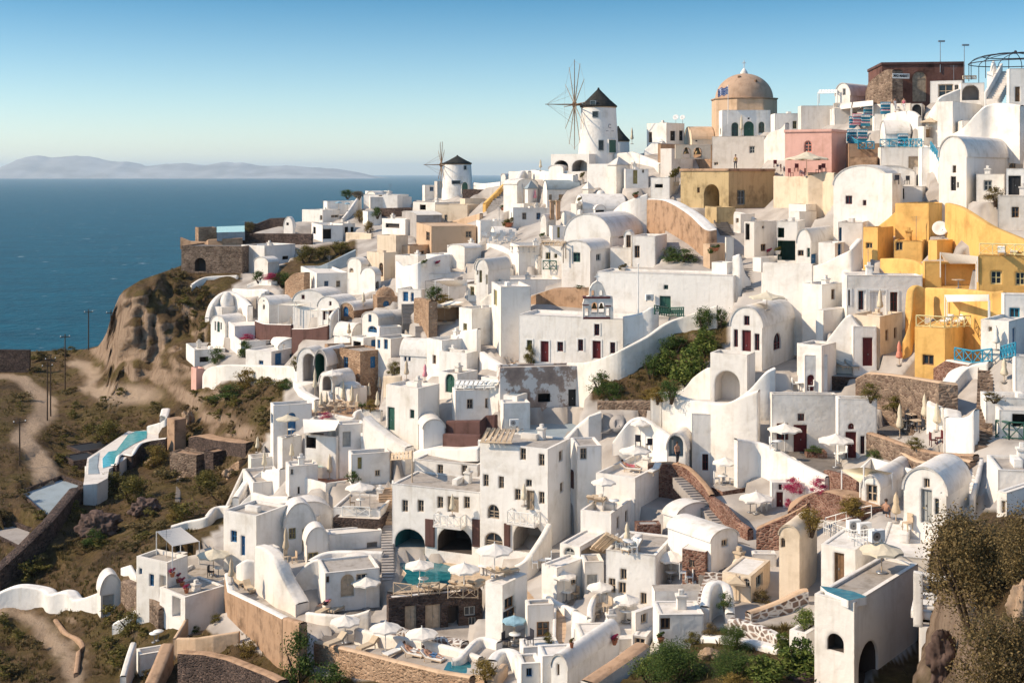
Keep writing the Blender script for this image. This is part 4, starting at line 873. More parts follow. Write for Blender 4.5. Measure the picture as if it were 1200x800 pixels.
H('small white lean-to with blue-green ledge by the flaking house', 50, 130, 190, 720, 800, 30, par=.05, rmat='bluegrey')
W('rubble stone wall at the foot of the green bushes', [(600,750,800),(760,750,800),(1000,750,800)], mat='stone', smooth=False)

# ---- right of centre (photo x 740-1000, y 190-480)
tile(740, 190, 5)
W('cracked ochre-plastered retaining wall with white coping', [(90,215,330),(200,225,400),(330,300,480),(430,390,560),(500,390,560)], mat='tan', cap='white', th=1.6, smooth=True)
H('ochre stair parapet block below the pointed arch porch', 430, 500, 610, 265, 360, 55, mat='ochre', par=.1, rmat='ochre')
ST('dark shaded steps below the ochre porch', (560,430), (520,340), 80, 9, mat='darkpaving')
H('cream pillar house with round bush at the end of the cracked wall', 420, 460, 550, 480, 620, 50, mat='beige', par=.1)
H('white stair pier tower beside the lane steps', 548, 555, 600, 440, 620, 70, par=.05, mat='white')
W('white flared buttress foot beside the lane steps', [(590,550,760),(640,545,760),(665,640,740),(700,690,720)], th=1.2)
ST('worn lane steps winding between white walls', (690,760), (680,620), 70, 12, mat='paving', riser='darkpaving')
H('white two-storey house with bell-like crest and terrace pots', 660, 720, 850, 350, 560, 42, par=.3, win=[('R','w',758,480,790,522,'wood'),('R','w',765,375,778,388),('L','o',668,360,692,455,'dark',1)], fnd=5, mat='white2')
H('white open loggia house with dark balcony rooms', 845, 852, 975, 345, 590, 68, win=[('R','o',858,385,895,442,'green',1.5),('R','o',850,460,960,575,'green',2.5)], par=.2, fnd=5)
H('white boulder-shaped white house above the loggia', 930, 985, 1085, 290, 380, 45, par=.2)
W('white curved parapet over the two-storey crest house', [(600,295,350),(680,300,340),(790,300,340),(880,290,330)], th=.5, dd=3)
H('white cube base below the terrace pots', 710, 760, 880, 560, 640, 50, par=.3)
tile(860, 260, 6.667)
H('long plain white house wall below the loggia', 225, 610, 620, 330, 640, 22, par=.2, win=[('L','w',552,518,592,618,'red'),('L','w',402,605,418,645,'dark')], fnd=5)
H('white pier with olive-shaded recess', 215, 275, 365, 400, 535, 45, par=.1, win=[('R','o',300,430,358,520,'olivedoor',1.5)], dd=-1)
H('narrow white barrel-vault house with blue entrance', 490, 600, 790, 170, 330, 30, 'L', ap=60, win=[('L','d',572,205,600-2,275,'green'),('L','w',500,222,545,265,'dark'),('R','d',604,250,648,325,'blue')], fnd=4)
H('white stepped block with a blue slit window, left of the yellow house', 660, 790, 880, 165, 330, 35, par=.2, win=[('R','w',812,40+130,842,155+120,'blue')], fnd=4)
H('mauve-shaded tower wall beside the yellow house', 800, 815, 1010, 0, 250, 66, mat='white2', par=.2, win=[('R','w',818,45,842,150,'blue')], fnd=5)
W('white swooping wall running up to the yellow house', [(600,345,420),(700,320,420),(820,260,400),(920,210,390),(1000,130,330)], th=.6)
H('white cube with reddish window left of maroon-shutter house', 530, 690, 860, 490, 690, 48, par=.3, fnd=5)
H('white curved house with maroon shutters and little arched dormer', 770, 960, 1190, 440, 760, 60, par=.0, win=[('R','w',975,540,1010,690,'red')], fnd=4, dd=1)
H('white block terrace with clay pots beneath the maroon shutters', 640, 700, 880, 690, 860, 50, par=.3)
tile(900, 190, 3.81)
H('white house front with tall maroon shutter doors', 330, 352, 690, 505, 680, 68, par=.1, win=[('R','w',402,572,436,658,'red'),('R','d',455,575,525,682,'red'),('R','w',545,580,578,668,'red'),('R','w',338+20,570,356+10,640,'red')], fnd=4, surround='whitepaint')
H('little arched white dormer over the maroon shutters', 465, 520, 600, 560, 575, 35, 'L', ap=518, win=[('L','W',472,530,512,560,'red')], fnd=1)
W('white sweeping parapet enclosing the maroon shutter terrace', [(300,520,545),(400,490,560),(560,485,560),(680,495,560)], th=.5, dd=5)
H('white and yellow corner pier house below the maroon shutters', 368, 500, 600, 690, 860, 40, par=.6, fnd=3, mat='cream')
W('white arched stair wall curving under the maroon shutters', [(240,830,870),(290,760,870),(360,682,870),(400,720,870),(460,780,860)], th=.6)
# yellow house complex
H('upper yellow house block with a sharp shaded corner', 568, 718, 810, 185, 330, 30, mat='yellow', par=.1, rmat='yellow', fnd=4)
W('tall sloping yellow wall sweeping down to the right', [(790,182,330),(850,200,340),(930,250,400),(1000,290,420),(1143,350,430),(1200,390,440)], mat='yellow', th=.7, fnd=4)
W('yellow gable wall rising left of the upper yellow block', [(485,290,330),(530,255,330),(575,215,330)], mat='yellow', smooth=False)
H('left yellow cube with tiny window', 425, 490, 560, 292, 430, 42, mat='yellow', par=.1, rmat='yellow', win=[('L','w',437,360,466,386,'ochre')], fnd=4)
H('yellow recessed wing with two dark windows', 555, 562, 690, 350, 440, 68, mat='yellow', par=.1, rmat='yellow', win=[('R','w',570,355,602,395,'ochre')], fnd=3)
W('round-ended yellow parapet above the white dormer', [(500,430,470),(580,430,485),(650,440,490),(690,470,500),(705,520,545)], mat='yellow', th=.6)
H('small yellow block beside the pale sail awning', 715, 755, 825, 350, 430, 50, mat='yellow', par=.1, rmat='yellow')
H('yellow veranda house with open shaded room', 690, 700, 940, 445, 560, 72, mat='yellow', par=.1, rmat='yellow', win=[('R','o',775,455,928,555,'yellow',2.5)], fnd=4)
H('yellow house with sun deck roof and pale doors, right', 930, 940, 1250, 415, 560, 70, mat='yellow', par=.1, rmat='yellow', win=[('R','w',995,485,1045,545,'yellowtrim'),('R','w',1105,490,1150,550,'yellowtrim')], fnd=4)
W('broad yellow terrace wall with a big diagonal shadow', [(700,560,690),(850,565,690),(1000,580,680),(1050,575,650)], mat='yellow', th=.6, smooth=False, fnd=4)
H('yellow cube with roof loungers and small double window', 655, 790, 960, 745, 920, 38, mat='yellow', par=.05, rmat='yellow', win=[('L','w',690,860,740,905,'wood')], fnd=4)
W('yellow flank wall below the white corner pier', [(600,800,880),(640,690,860),(655,560,800),(700,560,760)], mat='yellow', th=.6)
H('blue-doored white house at the right edge with teal window', 950, 1075, 1290, 710, 870, 32, par=.2, win=[('R','d',1062+30,740,1095+10,830,'blue'),('L','w',985,735,1000,755,'dark')], fnd=4)
H('upper white house with teal balcony at the right edge', 1040, 1055, 1290, 590, 700, 70, par=.2, win=[('R','w',1078,650,1125,695,'teal')], fnd=4)

H('lavender-shaded white wall house at the far right edge', 1024, 1026, 1290, 150, 300, 70, par=.2, fnd=6, mat='white2')
tile(950, 40, 4.444)
H('white flat house under the pale stall canopies', 118, 120, 330, 378, 440, 70, par=.2, fnd=5, win=[('R','o',130,400,180,438,'dark',1)])
H('white house stepping down beside the stall lane', 330, 332, 515, 415, 500, 70, par=.25, fnd=5)
H('low white house shoulder above the twin arched rooms', 195, 200, 345, 640, 740, 70, par=.2, fnd=5, mat='tan', rmat='tan')
H('white house between the tall plain wall and the vaulted house', 560, 580, 700, 590, 720, 62, par=.2, fnd=5)

tile(740, 190, 5)
H('white stair-side house under the ochre porch steps', 598, 640, 722, 305, 410, 45, par=.2, fnd=4, win=[('L','w',612,330,628,355)])
W('white wall closing the lane right of the ochre steps', [(600,290,360),(660,300,370),(720,330,380)], th=.4)
tile(860, 120, 6.153)
H('pale lean-to house against the cream terrace wall', 395, 520, 690, 735, 830, 40, par=.2, fnd=4)
tile(900, 190, 3.81)
H('white house with a dark open room below the two roof chairs', 563, 566, 690, 108, 180, 70, par=.15, fnd=4, win=[('R','o',575,118,608,165,'dark',1.5)])
tile(430, 150, 5)
H('low white house between the golden bushes and the cream tower', -25, 5, 85, 490, 570, 55, par=.25, fnd=4)
H('white flat house under the sand-coloured ruin doorway', 165, 300, 380, 750, 830, 35, par=.25, fnd=4)
tile(480, 280, 6.667)
H('white sloping-sided house left of the roof cafe', 300, 430, 560, 75, 190, 45, 'L', ap=45, fnd=4)
H('white box house with corner steps left of the roof cafe', 130, 290, 420, 125, 220, 40, par=.3, fnd=4)
tile(560, 180, 8)
H('white lower house beneath the grey barrel roof', 330, 430, 600, 470, 560, 40, par=.3, fnd=4, win=[('R','w',480,490,500,530)])
H('low white vault right of the palm gate', 780, 830, 960, 590, 660, 50, 'L', ap=545, fnd=4)
H('white block between the mill vaults and the conical hut', 640, 700, 900, 270, 350, 50, par=.25, fnd=4)
tile(740, 190, 5)
H('white house corner beneath the white stair pier', 470, 560, 610, 590, 700, 35, par=.2, fnd=4)
# ================================================================== lower band, left to right
# ---- valley on the left: modern hotel, pool villa, ruins
tile(0, 350, 4)
H('long low dark stone building at the clifftop edge, far left', -60, 138, 140, 240, 345, 4, mat='darkstone', par=.2, name='stone_house', rmat='dirt', deep=8)
tile(90, 480, 5)
S('white deck around the winding turquoise pool of the cliff villa', [(38,440),(62,282),(150,225),(300,125),(420,112),(470,108),(500,125),(490,170),(430,200),(330,250),(240,320),(190,345),(180,400),(120,432)], h=6, z=CZ - 36.3, top='white2', par=0, name='pool_terrace')
S('winding turquoise pool of the cliff villa', [(152,340),(150,285),(185,245),(232,236),(300,145),(345,125),(412,122),(408,165),(335,198),(268,240),(238,268),(233,318)], h=.3, z=CZ - 36.24, mat='white', top='poolwater', name='pool', cat='pool')
S('pale second deck pool beside the turquoise pool', [(66,375),(70,290),(130,250),(120,330),(130,372)], h=.3, z=CZ - 36.22, mat='white', top='bluegrey', name='pool', cat='pool')
W('dark stone wall with curved white coping below the pool', [(180,320,400),(240,315,410),(262,262,330),(330,262,320),(390,190,260),(520,165,230)], mat='darkstone', cap='white', th=.5, dd=-2)
H('dark flat pergola roof on the left of the pool villa', -60, 20, 235, 245, 262, 50, mat='darkstone', rmat='dark', par=.1, fnd=1.5, name='pergola_house')
H('lower dark pergola roof of the pool villa', -90, -20, 140, 300, 330, 50, mat='darkstone', rmat='dark', par=.1, fnd=4, name='pergola_house')
W('white curved path wall at the villa entrance', [(410,95,112),(480,75,105),(530,40,90),(548,-10,40)], th=1.2)
H('tall tan rock pillar at the end of the white path', 528, 572, 640, 60, 245, 45, mat='tan', par=0, name='rock_pillar', cat='rock', rmat='tan', group='rock outcrops')
H('pinkish ruined stone block with flat roof in the gully', 545, 700, 760, 268, 385, 28, mat='stone', par=.15, rmat='tan', name='ruined_house')
H('smaller ruined stone cube behind the pinkish ruin', 630, 715, 790, 235, 270, 30, mat='stone', par=.1, rmat='tan', name='ruined_house', dd=2)
H('grey stone hut right of the pinkish ruin', 745, 800, 880, 250, 350, 40, mat='darkstone', par=.1, rmat='tan', name='ruined_house')
W('ruined dry stone wall with flat tan top in the gully', [(655,158,235),(700,150,240),(800,172,250),(940,190,275),(990,190,270)], mat='darkstone', cap='tan', th=2.2, smooth=False)
W('tan boulder slope edge beside the stairs', [(870,360,400),(905,320,380),(950,290,360)], mat='tanstone', th=2)
ST('narrow dark wooden steps climbing the gully', (590,540), (600,400), 30, 14, mat='darkpaving')
tile(0, 550, 3.2)
S('grey roof deck of the modern stone hotel', [(68,95),(230,35),(312,62),(190,205)], h=6, ref=(190,205), mat='darkstone', top='bluegrey', par=.5, pskip=(), name='hotel_terrace')
S('lower deck of the modern stone hotel by the frame edge', [(-60,240),(40,205),(140,240),(85,312)], h=6, ref=(85,312), mat='darkstone', top='grey', par=.5, name='hotel_terrace')
W('long dark slanting stone wall of the modern hotel', [(0,375,400),(100,285,320),(200,190,225),(300,68,110),(365,60,75)], mat='darkstone', th=1.2, smooth=False, dd=-3)
H('small white stair kiosk on the modern hotel roof', 318, 332, 405, 5, 65, 62, par=.2, name='white_kiosk')
W('white rough wall with blue-shaded recesses by the path', [(-20,470,520),(60,440,520),(150,450,520),(180,470,540),(240,460,530),(275,490,540),(370,460,525)], th=1.2)
H('small white vaulted hut with a grey metal door', 365, 378, 455, 470, 552, 64, 'R', ap=395, win=[('R','d',386,470,428,548,'greydoor')], fnd=3)
W('small pale ramp wall below the grey-doored hut', [(420,580,620),(470,555,590),(510,530,560)], th=1.2)
W('dirt-coloured kerb beside the lower path', [(200,560,570),(240,610,622),(300,650,662),(295,760,772)], mat='tan', th=.4)

# ---- lower left houses with retaining wall
tile(130, 560, 3.333)
H('white house with two blue windows below the canopy terrace', 98, 130, 300, 360, 470, 25, par=.3, win=[], fnd=5, dd=2)
H('white two-storey house front with small blue shutters', 100, 220, 300, 330, 560, 30, par=.3, win=[('L','w',110,352,122,375,'blue'),('L','w',150,375,168,422,'blue'),('L','o',190,380,215,470,'white2',.4)], fnd=5)
W('rubble base wall under the small blue shutters', [(38,400,480),(80,420,520),(130,440,560),(185,510,600)], mat='stone', smooth=False, th=1)
W('white parapet of the corner balcony at far left', [(38,350,400),(70,340,420),(100,395,440)], th=.3, smooth=False, dd=1)
H('pinkish-white house with blue door and blue railing terrace', 190, 290, 445, 465, 600, 42, mat='white', par=.1, win=[('L','d',240,435+30,272,545,'blue',1.2)], fnd=4)
S('paved parasol terrace above the blue-door house', [(265,375),(320,345),(470,330),(470,370),(445,410),(385,430)], h=3, par=.25, pskip=(1,), top='paving')
W('tan plastered front wall of the vegetable plot', [(255,625,680),(330,625,690),(400,615,680),(500,600,650)], mat='beige', smooth=False, th=.3)
W('tan side wall of the vegetable plot', [(255,625,680),(290,570,620),(318,515,560)], mat='beige', smooth=False, th=.3, dd=.2)
S('bare earth vegetable plot behind tan kerbs', [(262,620),(320,525),(470,500),(490,598),(330,622)], h=2, mat='tan', top='dirt')
W('long dark stone retaining wall at the bottom left', [(260,680,800),(360,685,815),(450,705,830),(600,765,900),(650,790,950)], mat='darkstone', cap='tan', smooth=False, th=.8)
W('tall orange-lit retaining wall of the courtyard hotel', [(443,370,470),(455,440,540),(560,490,640),(668,545,760)], mat='tan', cap='white', smooth=False, th=.6, fnd=6)
W('shaded return of the orange-lit retaining wall', [(668,545,760),(735,565,800)], mat='tan', smooth=False, th=.6, fnd=6, dd=.1)
S('hotel courtyard terrace above the orange-lit wall', [(452,432),(480,350),(560,300),(640,420),(720,505),(735,560),(672,542),(560,488)], h=6, mat='tan', top='paving')
H('small square white terrace room with cafe table on top', 100, 112, 228, 690, 770, 66, par=.9, fnd=5, mat='white')
W('white slope wall falling from the small terrace room', [(60,770,840),(80,700,800),(100,640,760)], th=.5)
W('narrow tan stair wall beside the small terrace room', [(180,800,860),(215,720,800),(245,645,740)], mat='tan', th=1.0, smooth=False)
H('white flat house with blue window and tall blue door', 440, 568, 690, 148, 340, 30, par=.25, win=[('L','w',468,205,492,250,'blue'),('L','d',508,225,524,302,'blue')], fnd=4)
H('grey-shaded white block joined to the blue-door flat house', 565, 580, 720, 130, 250, 66, par=.2, mat='white')
H('white round vaulted house with olive doors and shutter', 665, 680, 800, 200, 290, 66, 'R', ap=100, win=[('R','w',695,195,722,238,'olivedoor'),('R','d',748,198,778,285,'olivedoor')], fnd=4)
H('small white arched shed with an olive cupboard front', 752, 765, 850, 260, 335, 66, 'R', ap=195, win=[('R','w',770,290,810,330,'olivedoor')], fnd=3)
W('big white curved buttress wall beside the courtyard stairs', [(560,265,430),(600,280,460),(640,330,500),(690,430,520),(722,490,540)], th=1.2, fnd=3)
H('white low house body behind the curved buttress', 560, 585, 660, 285, 420, 50, par=.1, fnd=3, dd=.8)
ST('tan stone courtyard stairs along the curved buttress', (740,520), (660,370), 55, 13, mat='beige')
W('white curved wall right of the courtyard stairs', [(722,380,440),(750,350,440),(800,320,430),(850,330,430)], th=.5)
W('low round white niche wall in the courtyard', [(488,340,390),(520,322,400),(562,325,395)], th=.5)
W('white terrace wall by the headland stairs', [(235,190,215),(300,170,200),(380,150,190),(415,115,160),(460,110,150)], th=.6)
ST('long white-edged stairs climbing past the gully', (478,130), (545,-20), 45, 16, mat='bluegrey', sides=(.5,.5))

# ---- left centre (280,430)
tile(280, 430, 4.21)
H('white house with blue shutters and blue balustrade by the gully', 155, 170, 360, 190, 400, 60, mat='white', par=.5, win=[('R','D',240,225,280,340,'blue'),('L','w',158,230,168,280,'blue')], fnd=8)
H('small white front block of the blue shutter house', 190, 215, 310, 350, 480, 50, par=.3, fnd=6)
H('white cube with oval opening below the folded parasol', 230, 248, 390, 490, 640, 62, par=.2, win=[('R','w',256,503,268,530,'dark'),('R','o',290,650-60,300,625,'dark',.3)], fnd=4)
H('white house with awning hole above the green plunge pool', 315, 325, 480, 330, 480, 70, par=.3, win=[('R','o',330,335,380,400,'dark',1.5)], fnd=4)
S('green plunge pool in the white niche', [(345,492),(330,470),(480,462),(470,492)], h=2, top='poolwater', name='pool', cat='pool', mat='white')
S('curved white terrace with rust-coloured floor', [(320,580),(345,530),(420,495),(530,510),(600,540),(560,590),(430,610)], h=5, par=.7, pskip=(1,2,3), top='terracotta')
H('white house with pale grey door under curved parapet', 480, 495, 620, 285, 440, 62, par=.2, win=[('R','d',512,318,552,392,'greydoor')], fnd=5)
H('white house with dark shutter and small square window', 540, 555, 745, 430, 580, 62, par=.3, win=[('R','d',586,445,606,502,'olivedoor'),('R','w',672,508,696,538,'dark')], fnd=5)
W('long white sloping stair wall above the dark shutter house', [(610,245,420),(660,290,430),(740,350,440),(820,395,450)], th=1.2, smooth=False)
H('white round-ended block at the top of the sloping wall', 600, 625, 700, 330, 420, 45, par=.1)
H('white arched house with dark green door beside the steps', 725, 790, 900, 150, 300, 35, 'flat', win=[('L','D',732,195,768,308,'green')], par=.2, fnd=5)
ST('grey outdoor steps below the dark green door', (815,385), (735,310), 50, 8, mat='grey')
W('low cream cafe wall beside folded parasols', [(710,45,150),(760,45,140),(800,45,120)], th=.4, mat='cream')
S('tan cafe terrace crowded with folded parasols', [(340,240),(345,180),(420,130),(600,110),(720,160),(700,250),(560,270)], h=3, top='tan', par=0)
W('white stepped parapet round the cafe terrace', [(350,255,300),(440,230,290),(560,250,300),(600,210,280),(700,215,270)], th=.5)
H('white terrace cube under the parasol with lattice balcony', 455, 465, 700, 690, 790, 70, par=.15, mat='white', fnd=.5)
H('dark stone storey under the lattice balcony', 455, 465, 700, 742, 830, 70, mat='darkstone', par=.05, fnd=3, name='stone_house', dd=.2)
H('white long flat-roofed house left of the lattice balcony', 75, 85, 330, 735, 830, 68, par=.2, fnd=4)
H('white low vault roof left of the lattice balcony', 205, 225, 460, 745, 820, 68, 'R', ap=668, fnd=4)
W('white roof parapets stepping towards the gully stairs', [(0,680,720),(60,620,690),(130,640,690),(240,640,690)], th=.6, smooth=False)
H('white L-shaped roof terrace above the gully stairs', 20, 70, 230, 570, 640, 55, par=.3)
H('white small terrace with two folded parasols by the gully', 45, 60, 170, 450, 540, 60, par=.6, fnd=5)
W('white stair parapet running down the gully edge', [(0,640,690),(50,560,610),(110,510,560),(200,500,560)], th=.7, smooth=False)

# ---- the three-storey hotel (430,440)
tile(430, 440, 4)
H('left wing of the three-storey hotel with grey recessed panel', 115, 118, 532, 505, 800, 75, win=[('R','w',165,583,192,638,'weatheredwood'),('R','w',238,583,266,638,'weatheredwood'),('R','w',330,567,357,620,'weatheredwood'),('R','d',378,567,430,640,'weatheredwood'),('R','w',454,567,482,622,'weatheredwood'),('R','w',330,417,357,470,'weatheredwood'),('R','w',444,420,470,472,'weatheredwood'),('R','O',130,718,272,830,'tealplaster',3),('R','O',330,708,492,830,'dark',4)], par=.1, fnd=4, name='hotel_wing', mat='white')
H('upper storey of the hotel left wing with cream vault roof', 215, 222, 520, 390, 510, 75, 'flat', par=.1, fnd=.3, name='hotel_storey', win=[('R','w',330,417,357,470,'weatheredwood'),('R','w',444,420,470,472,'weatheredwood')], mat='white', dd=.02)
W('soft cream rounded roof edge above the hotel left wing', [(215,355,392),(300,342,392),(400,345,392),(500,340,392),(522,345,392)], th=2.5, fnd=.2, dd=.1)
H('white round-fronted tower at the hotel left shoulder', 232, 265, 365, 250, 390, 55, 'R', ap=208, fnd=3, dd=1)
H('right wing of the three-storey hotel with balconies and arches', 530, 848, 955, 345, 810, 26, win=[('L','w',545,463,570,518,'weatheredwood'),('L','w',617,472,642,528,'weatheredwood'),('L','w',718,340,745,395,'weatheredwood'),('L','w',805,367,832,422,'weatheredwood'),('L','w',745,487,773,520,'grey'),('L','w',693,531,720,583,'weatheredwood'),('L','d',748,538,785,630,'weatheredwood'),('L','w',806,544,832,600,'weatheredwood'),('L','W',566,604,620,670,'weatheredwood'),('L','W',552,735,636,800,'weatheredwood'),('L','O',685,688,830,830,'grey',3),('R','w',900,352,918,400,'weatheredwood'),('R','w',905,500,922,545,'weatheredwood')], par=.1, fnd=4, name='hotel_wing', mat='white')
W('long cream lip along the hotel roof with bluish flat behind', [(520,300,350),(690,285,350),(850,348,380),(990,290,330)], th=.5, smooth=False, fnd=.2, dd=.2)
S('bluish flat roof of the hotel with chimneys', [(690,285),(740,225),(960,222),(1030,250),(985,295),(850,300)], h=2, ref=(850,300), top='bluegrey', mat='white')
W('dark brown stone terrace wall behind the hotel roof', [(370,212,280),(530,210,280),(560,190,250),(600,185,250)], mat='maroon', smooth=False, th=.5)
W('lower dark brown terrace wall behind the hotel roof', [(355,272,335),(440,275,335),(530,278,340)], mat='maroon', smooth=False, th=.5)
H('hotel roof room with dark stone front under wooden awning', 530, 545, 690, 310, 360, 70, mat='darkstone', par=.1, dd=2)
H('white house with wooden lattice rail roof above the hotel', 400, 415, 640, 70, 210, 70, par=.2, fnd=4)
H('white stepped lean-to right of the lattice rail house', 625, 640, 765, 130, 230, 66, par=.1, fnd=4)
H('white tower block with a green shutter near the grey steps', 90, 240, 340, 60, 300, 35, win=[('L','d',97,148,130,255,'green'),('L','w',202,160,222,200,'green')], par=.3, fnd=4)
ST('tan stone stairs descending beside the hotel left wing', (95,690), (85,525), 65, 14, mat='beige', sides=(0,.7))
ST('grey-white stairs continuing down to the pool', (100,960), (95,700), 62, 20, mat='grey')
W('white cube chimneys wall right of the hotel roof', [(940,300,400),(990,240,330),(1040,190,330),(1100,170,300)], th=.6, smooth=False)
H('white recessed house between hotel and maroon balcony', 955, 985, 1100, 330, 640, 60, par=.1, win=[('R','w',1015-15,340,1035-5,392,'weatheredwood')], fnd=4)
W('dark maroon balcony front beside the hotel', [(942,440,520),(1020,470,550)], mat='maroon', smooth=False, th=.4, fnd=0, dd=-1.5)

# ---- pool terrace and lower suites (340,600)
tile(340, 600, 4)
S('hotel pool deck of pale stone', [(455,370),(500,330),(520,240),(850,230),(1000,270),(1000,330),(880,400),(700,410)], h=5, ref=(480,345), mat='stone', top='palewood')
S('dark teal hotel swimming pool under the arches', [(512,340),(545,285),(500,235),(640,215),(760,255),(745,340)], h=.2, ref=(480,345), dz=.05, top='shadedpool', name='pool', cat='pool')
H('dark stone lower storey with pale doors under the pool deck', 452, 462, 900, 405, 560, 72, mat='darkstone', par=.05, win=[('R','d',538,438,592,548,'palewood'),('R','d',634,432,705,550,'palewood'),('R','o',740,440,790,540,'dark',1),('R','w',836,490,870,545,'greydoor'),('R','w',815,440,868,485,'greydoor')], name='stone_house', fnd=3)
H('white suite with a fanlight arch and double door', 130, 165, 420, 285, 460, 66, win=[('R','w',158,300,183,330,'wood'),('R','D',238,245+45,300,395,'palewood'),('R','w',310,288,360,320,'palewood')], par=.15, fnd=3)
H('white barrel roof over the fanlight arch', 220, 235, 415, 280, 300, 68, 'R', ap=222, fnd=1, win=[])
H('white wall with scattered peg holes below the dark stone storey', 165, 180, 430, 105, 180, 70, par=.1, win=[('R','o',360,140,408,178,'grey',.5)], fnd=3)
W('white retaining step wall above the fanlight suite', [(100,230,290),(180,190,240),(300,185,230),(430,190,230)], th=.6)
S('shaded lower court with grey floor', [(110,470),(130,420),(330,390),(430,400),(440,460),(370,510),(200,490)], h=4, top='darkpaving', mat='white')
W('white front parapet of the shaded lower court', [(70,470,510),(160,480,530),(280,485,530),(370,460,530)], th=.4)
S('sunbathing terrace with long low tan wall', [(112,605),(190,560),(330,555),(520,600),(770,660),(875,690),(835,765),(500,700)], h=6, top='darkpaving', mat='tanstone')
W('long tan outer wall of the sunbathing terrace', [(110,605,700),(300,650,760),(500,700,800),(690,745,850),(840,770,860)], mat='tanstone', cap='beige', smooth=False, th=.5, fnd=4, dd=-.6)
W('pale inner step wall of the sunbathing terrace', [(300,545,580),(420,575,620),(600,600,640),(770,640,680),(880,680,700)], th=.5, smooth=False)
W('pebbled path wall below the dark stone storey', [(420,520,590),(560,570,600),(680,590,620),(800,610,640)], mat='whitestone', smooth=False, th=.8)
S('small teal plunge pool at the sunbathing terrace end', [(715,745),(740,700),(870,700),(830,755)], h=.4, dz=.25, top='shadedpool', name='pool', cat='pool')
# ---- lower centre suites (530,620)
tile(530, 620, 4.444)
H('white curved suite front with dark window over umbrella court', 172, 262, 390, 290, 570, 35, par=.1, win=[('R','w',272,352,322,412,'wood'),('R','w',262,415,330,480,'wood')], fnd=4)
H('white suite with wide brown window by the tan steps', 378, 392, 530, 395, 560, 66, par=.15, win=[('R','w',440,480,505,560,'wood')], fnd=4)
ST('tan steps with dark risers between suites', (580,590), (580,420), 80, 8, mat='beige', riser='wood', sides=(.3,.3))
ST('upper dark-riser steps bending to the hotel', (440,370), (370,290), 60, 7, mat='beige', riser='wood')
W('white zigzag parapet above the umbrella court', [(325,195,290),(400,150,260),(480,40,180),(520,-30,120)], th=.5)
H('white gable wall with diagonal shadow and parasol', 465, 545, 690, 200, 390, 42, par=.1, win=[('R','w',620,250,650,290,'palewood')], fnd=4)
H('white house with an arched slot window and beam awning', 560, 665, 800, 90, 260, 30, par=.1, win=[('L','W',582,95,638,135,'dark'),('R','o',672,80,785,175,'cream',2)], fnd=4)
H('white house with wood-framed doors right of the beam awning', 668, 690, 790, 170, 300, 62, par=.1, win=[('R','d',702,235,755,290,'greydoor')], fnd=4)
H('white house with square pale-framed windows facing right', 790, 800, 1060, 105, 400, 72, par=.1, win=[('R','w',875,205,908,262,'palewood'),('R','w',815,255,850,330,'palewood'),('R','w',980,330,1012,390,'palewood'),('R','w',865,275,905,335,'palewood')], fnd=5)
W('white curved wall round the picnic table terrace', [(620,420,520),(720,470,530),(735,400,500),(760,345,430),(800,335,420)], th=.4)
W('white stepped wall right of the picnic table terrace', [(800,460,530),(830,430,520),(900,385,480),(960,370,440)], th=.4)
H('low white vaulted roof house at the bottom centre', 515, 600, 870, 735, 850, 32, 'L', ap=655, win=[('L','w',545,690+10,558,760,'dark')], fnd=5)
H('white block left of the bottom vaulted roof', 445, 470, 640, 660, 840, 55, par=.1, fnd=4)
H('small white flat house with single blue window at the bottom', 338, 360, 460, 700, 850, 62, par=.1, win=[('R','w',386,722,415,768,'blue')], fnd=4)
H('white flat roof block above the single blue window house', 350, 370, 560, 615, 690, 60, par=.05, fnd=3)
W('white diagonal wall by the lower tan steps', [(470,335,400),(540,380,430),(620,415,470),(630,420,520)], th=.4, smooth=False)
S('shaded umbrella court floor', [(225,640),(260,540),(380,560),(520,600),(440,605),(360,660)], h=3, top='darkpaving')
W('low white planter wall left of the umbrella court', [(0,680,720),(60,660,700),(150,570,620),(230,585,630)], th=.5)
W('round white pebble-topped wall end at the bottom', [(235,680,760),(265,640,720),(300,640,720),(340,720,790)], th=.7)
W('tan curb wall with dry planting at the bottom left of the suites', [(80,760,830),(180,770,830),(240,750,820),(290,700,760)], mat='beige', th=.5)
W('white stepped rock-edged slope wall at the bottom right of the suites', [(745,800,860),(830,740,800),(960,650,720),(1030,600,660)], mat='white', cap='tan', th=1)
H('white flat terrace roof with red flower pot', 640, 680, 990, 580, 640, 60, par=.05, fnd=4)
H('white annex with slatted bench front', 930, 940, 1010, 550, 600, 66, par=.05, win=[('R','w',938,565,1005,600,'palewood')], fnd=4)

# ---- right centre (660,480)
tile(660, 480, 4.444)
H('white house with two terraces and big diagonal parapet', 170, 375, 600, 355, 520, 30, par=.4, win=[('R','o',525,375,575,470,'white2',.5)], fnd=5)
W('white shell-like curved parapet behind the parasol sun deck', [(255,170,240),(310,100,230),(390,40,200),(480,90,220),(560,150,250)], th=.6)
S('upper sun deck with dark stone front', [(300,320),(300,225),(430,225),(540,260),(620,300),(500,330),(380,350)], h=4, mat='redstone', top='paving')
H('white arched grey-green niche house beside the sun deck', 530, 540, 640, 210, 290, 68, 'R', ap=125, win=[('R','O',548,130,625,245,'bluegrey',1.2)], fnd=4)
W('curving dark red stone wall along the bather path', [(440,280,340),(560,275,320),(640,300,360),(720,380,440),(760,440,500)], mat='redstone', cap='tan', th=.5)
ST('white-edged shaded steps beside the red stone wall', (820,590), (600,350), 70, 18, mat='grey', riser='bluegrey')
W('second red stone terrace wall stepping down to the right', [(760,450,520),(830,500,590),(900,580,650),(960,620,680)], mat='redstone', th=.5, smooth=False)
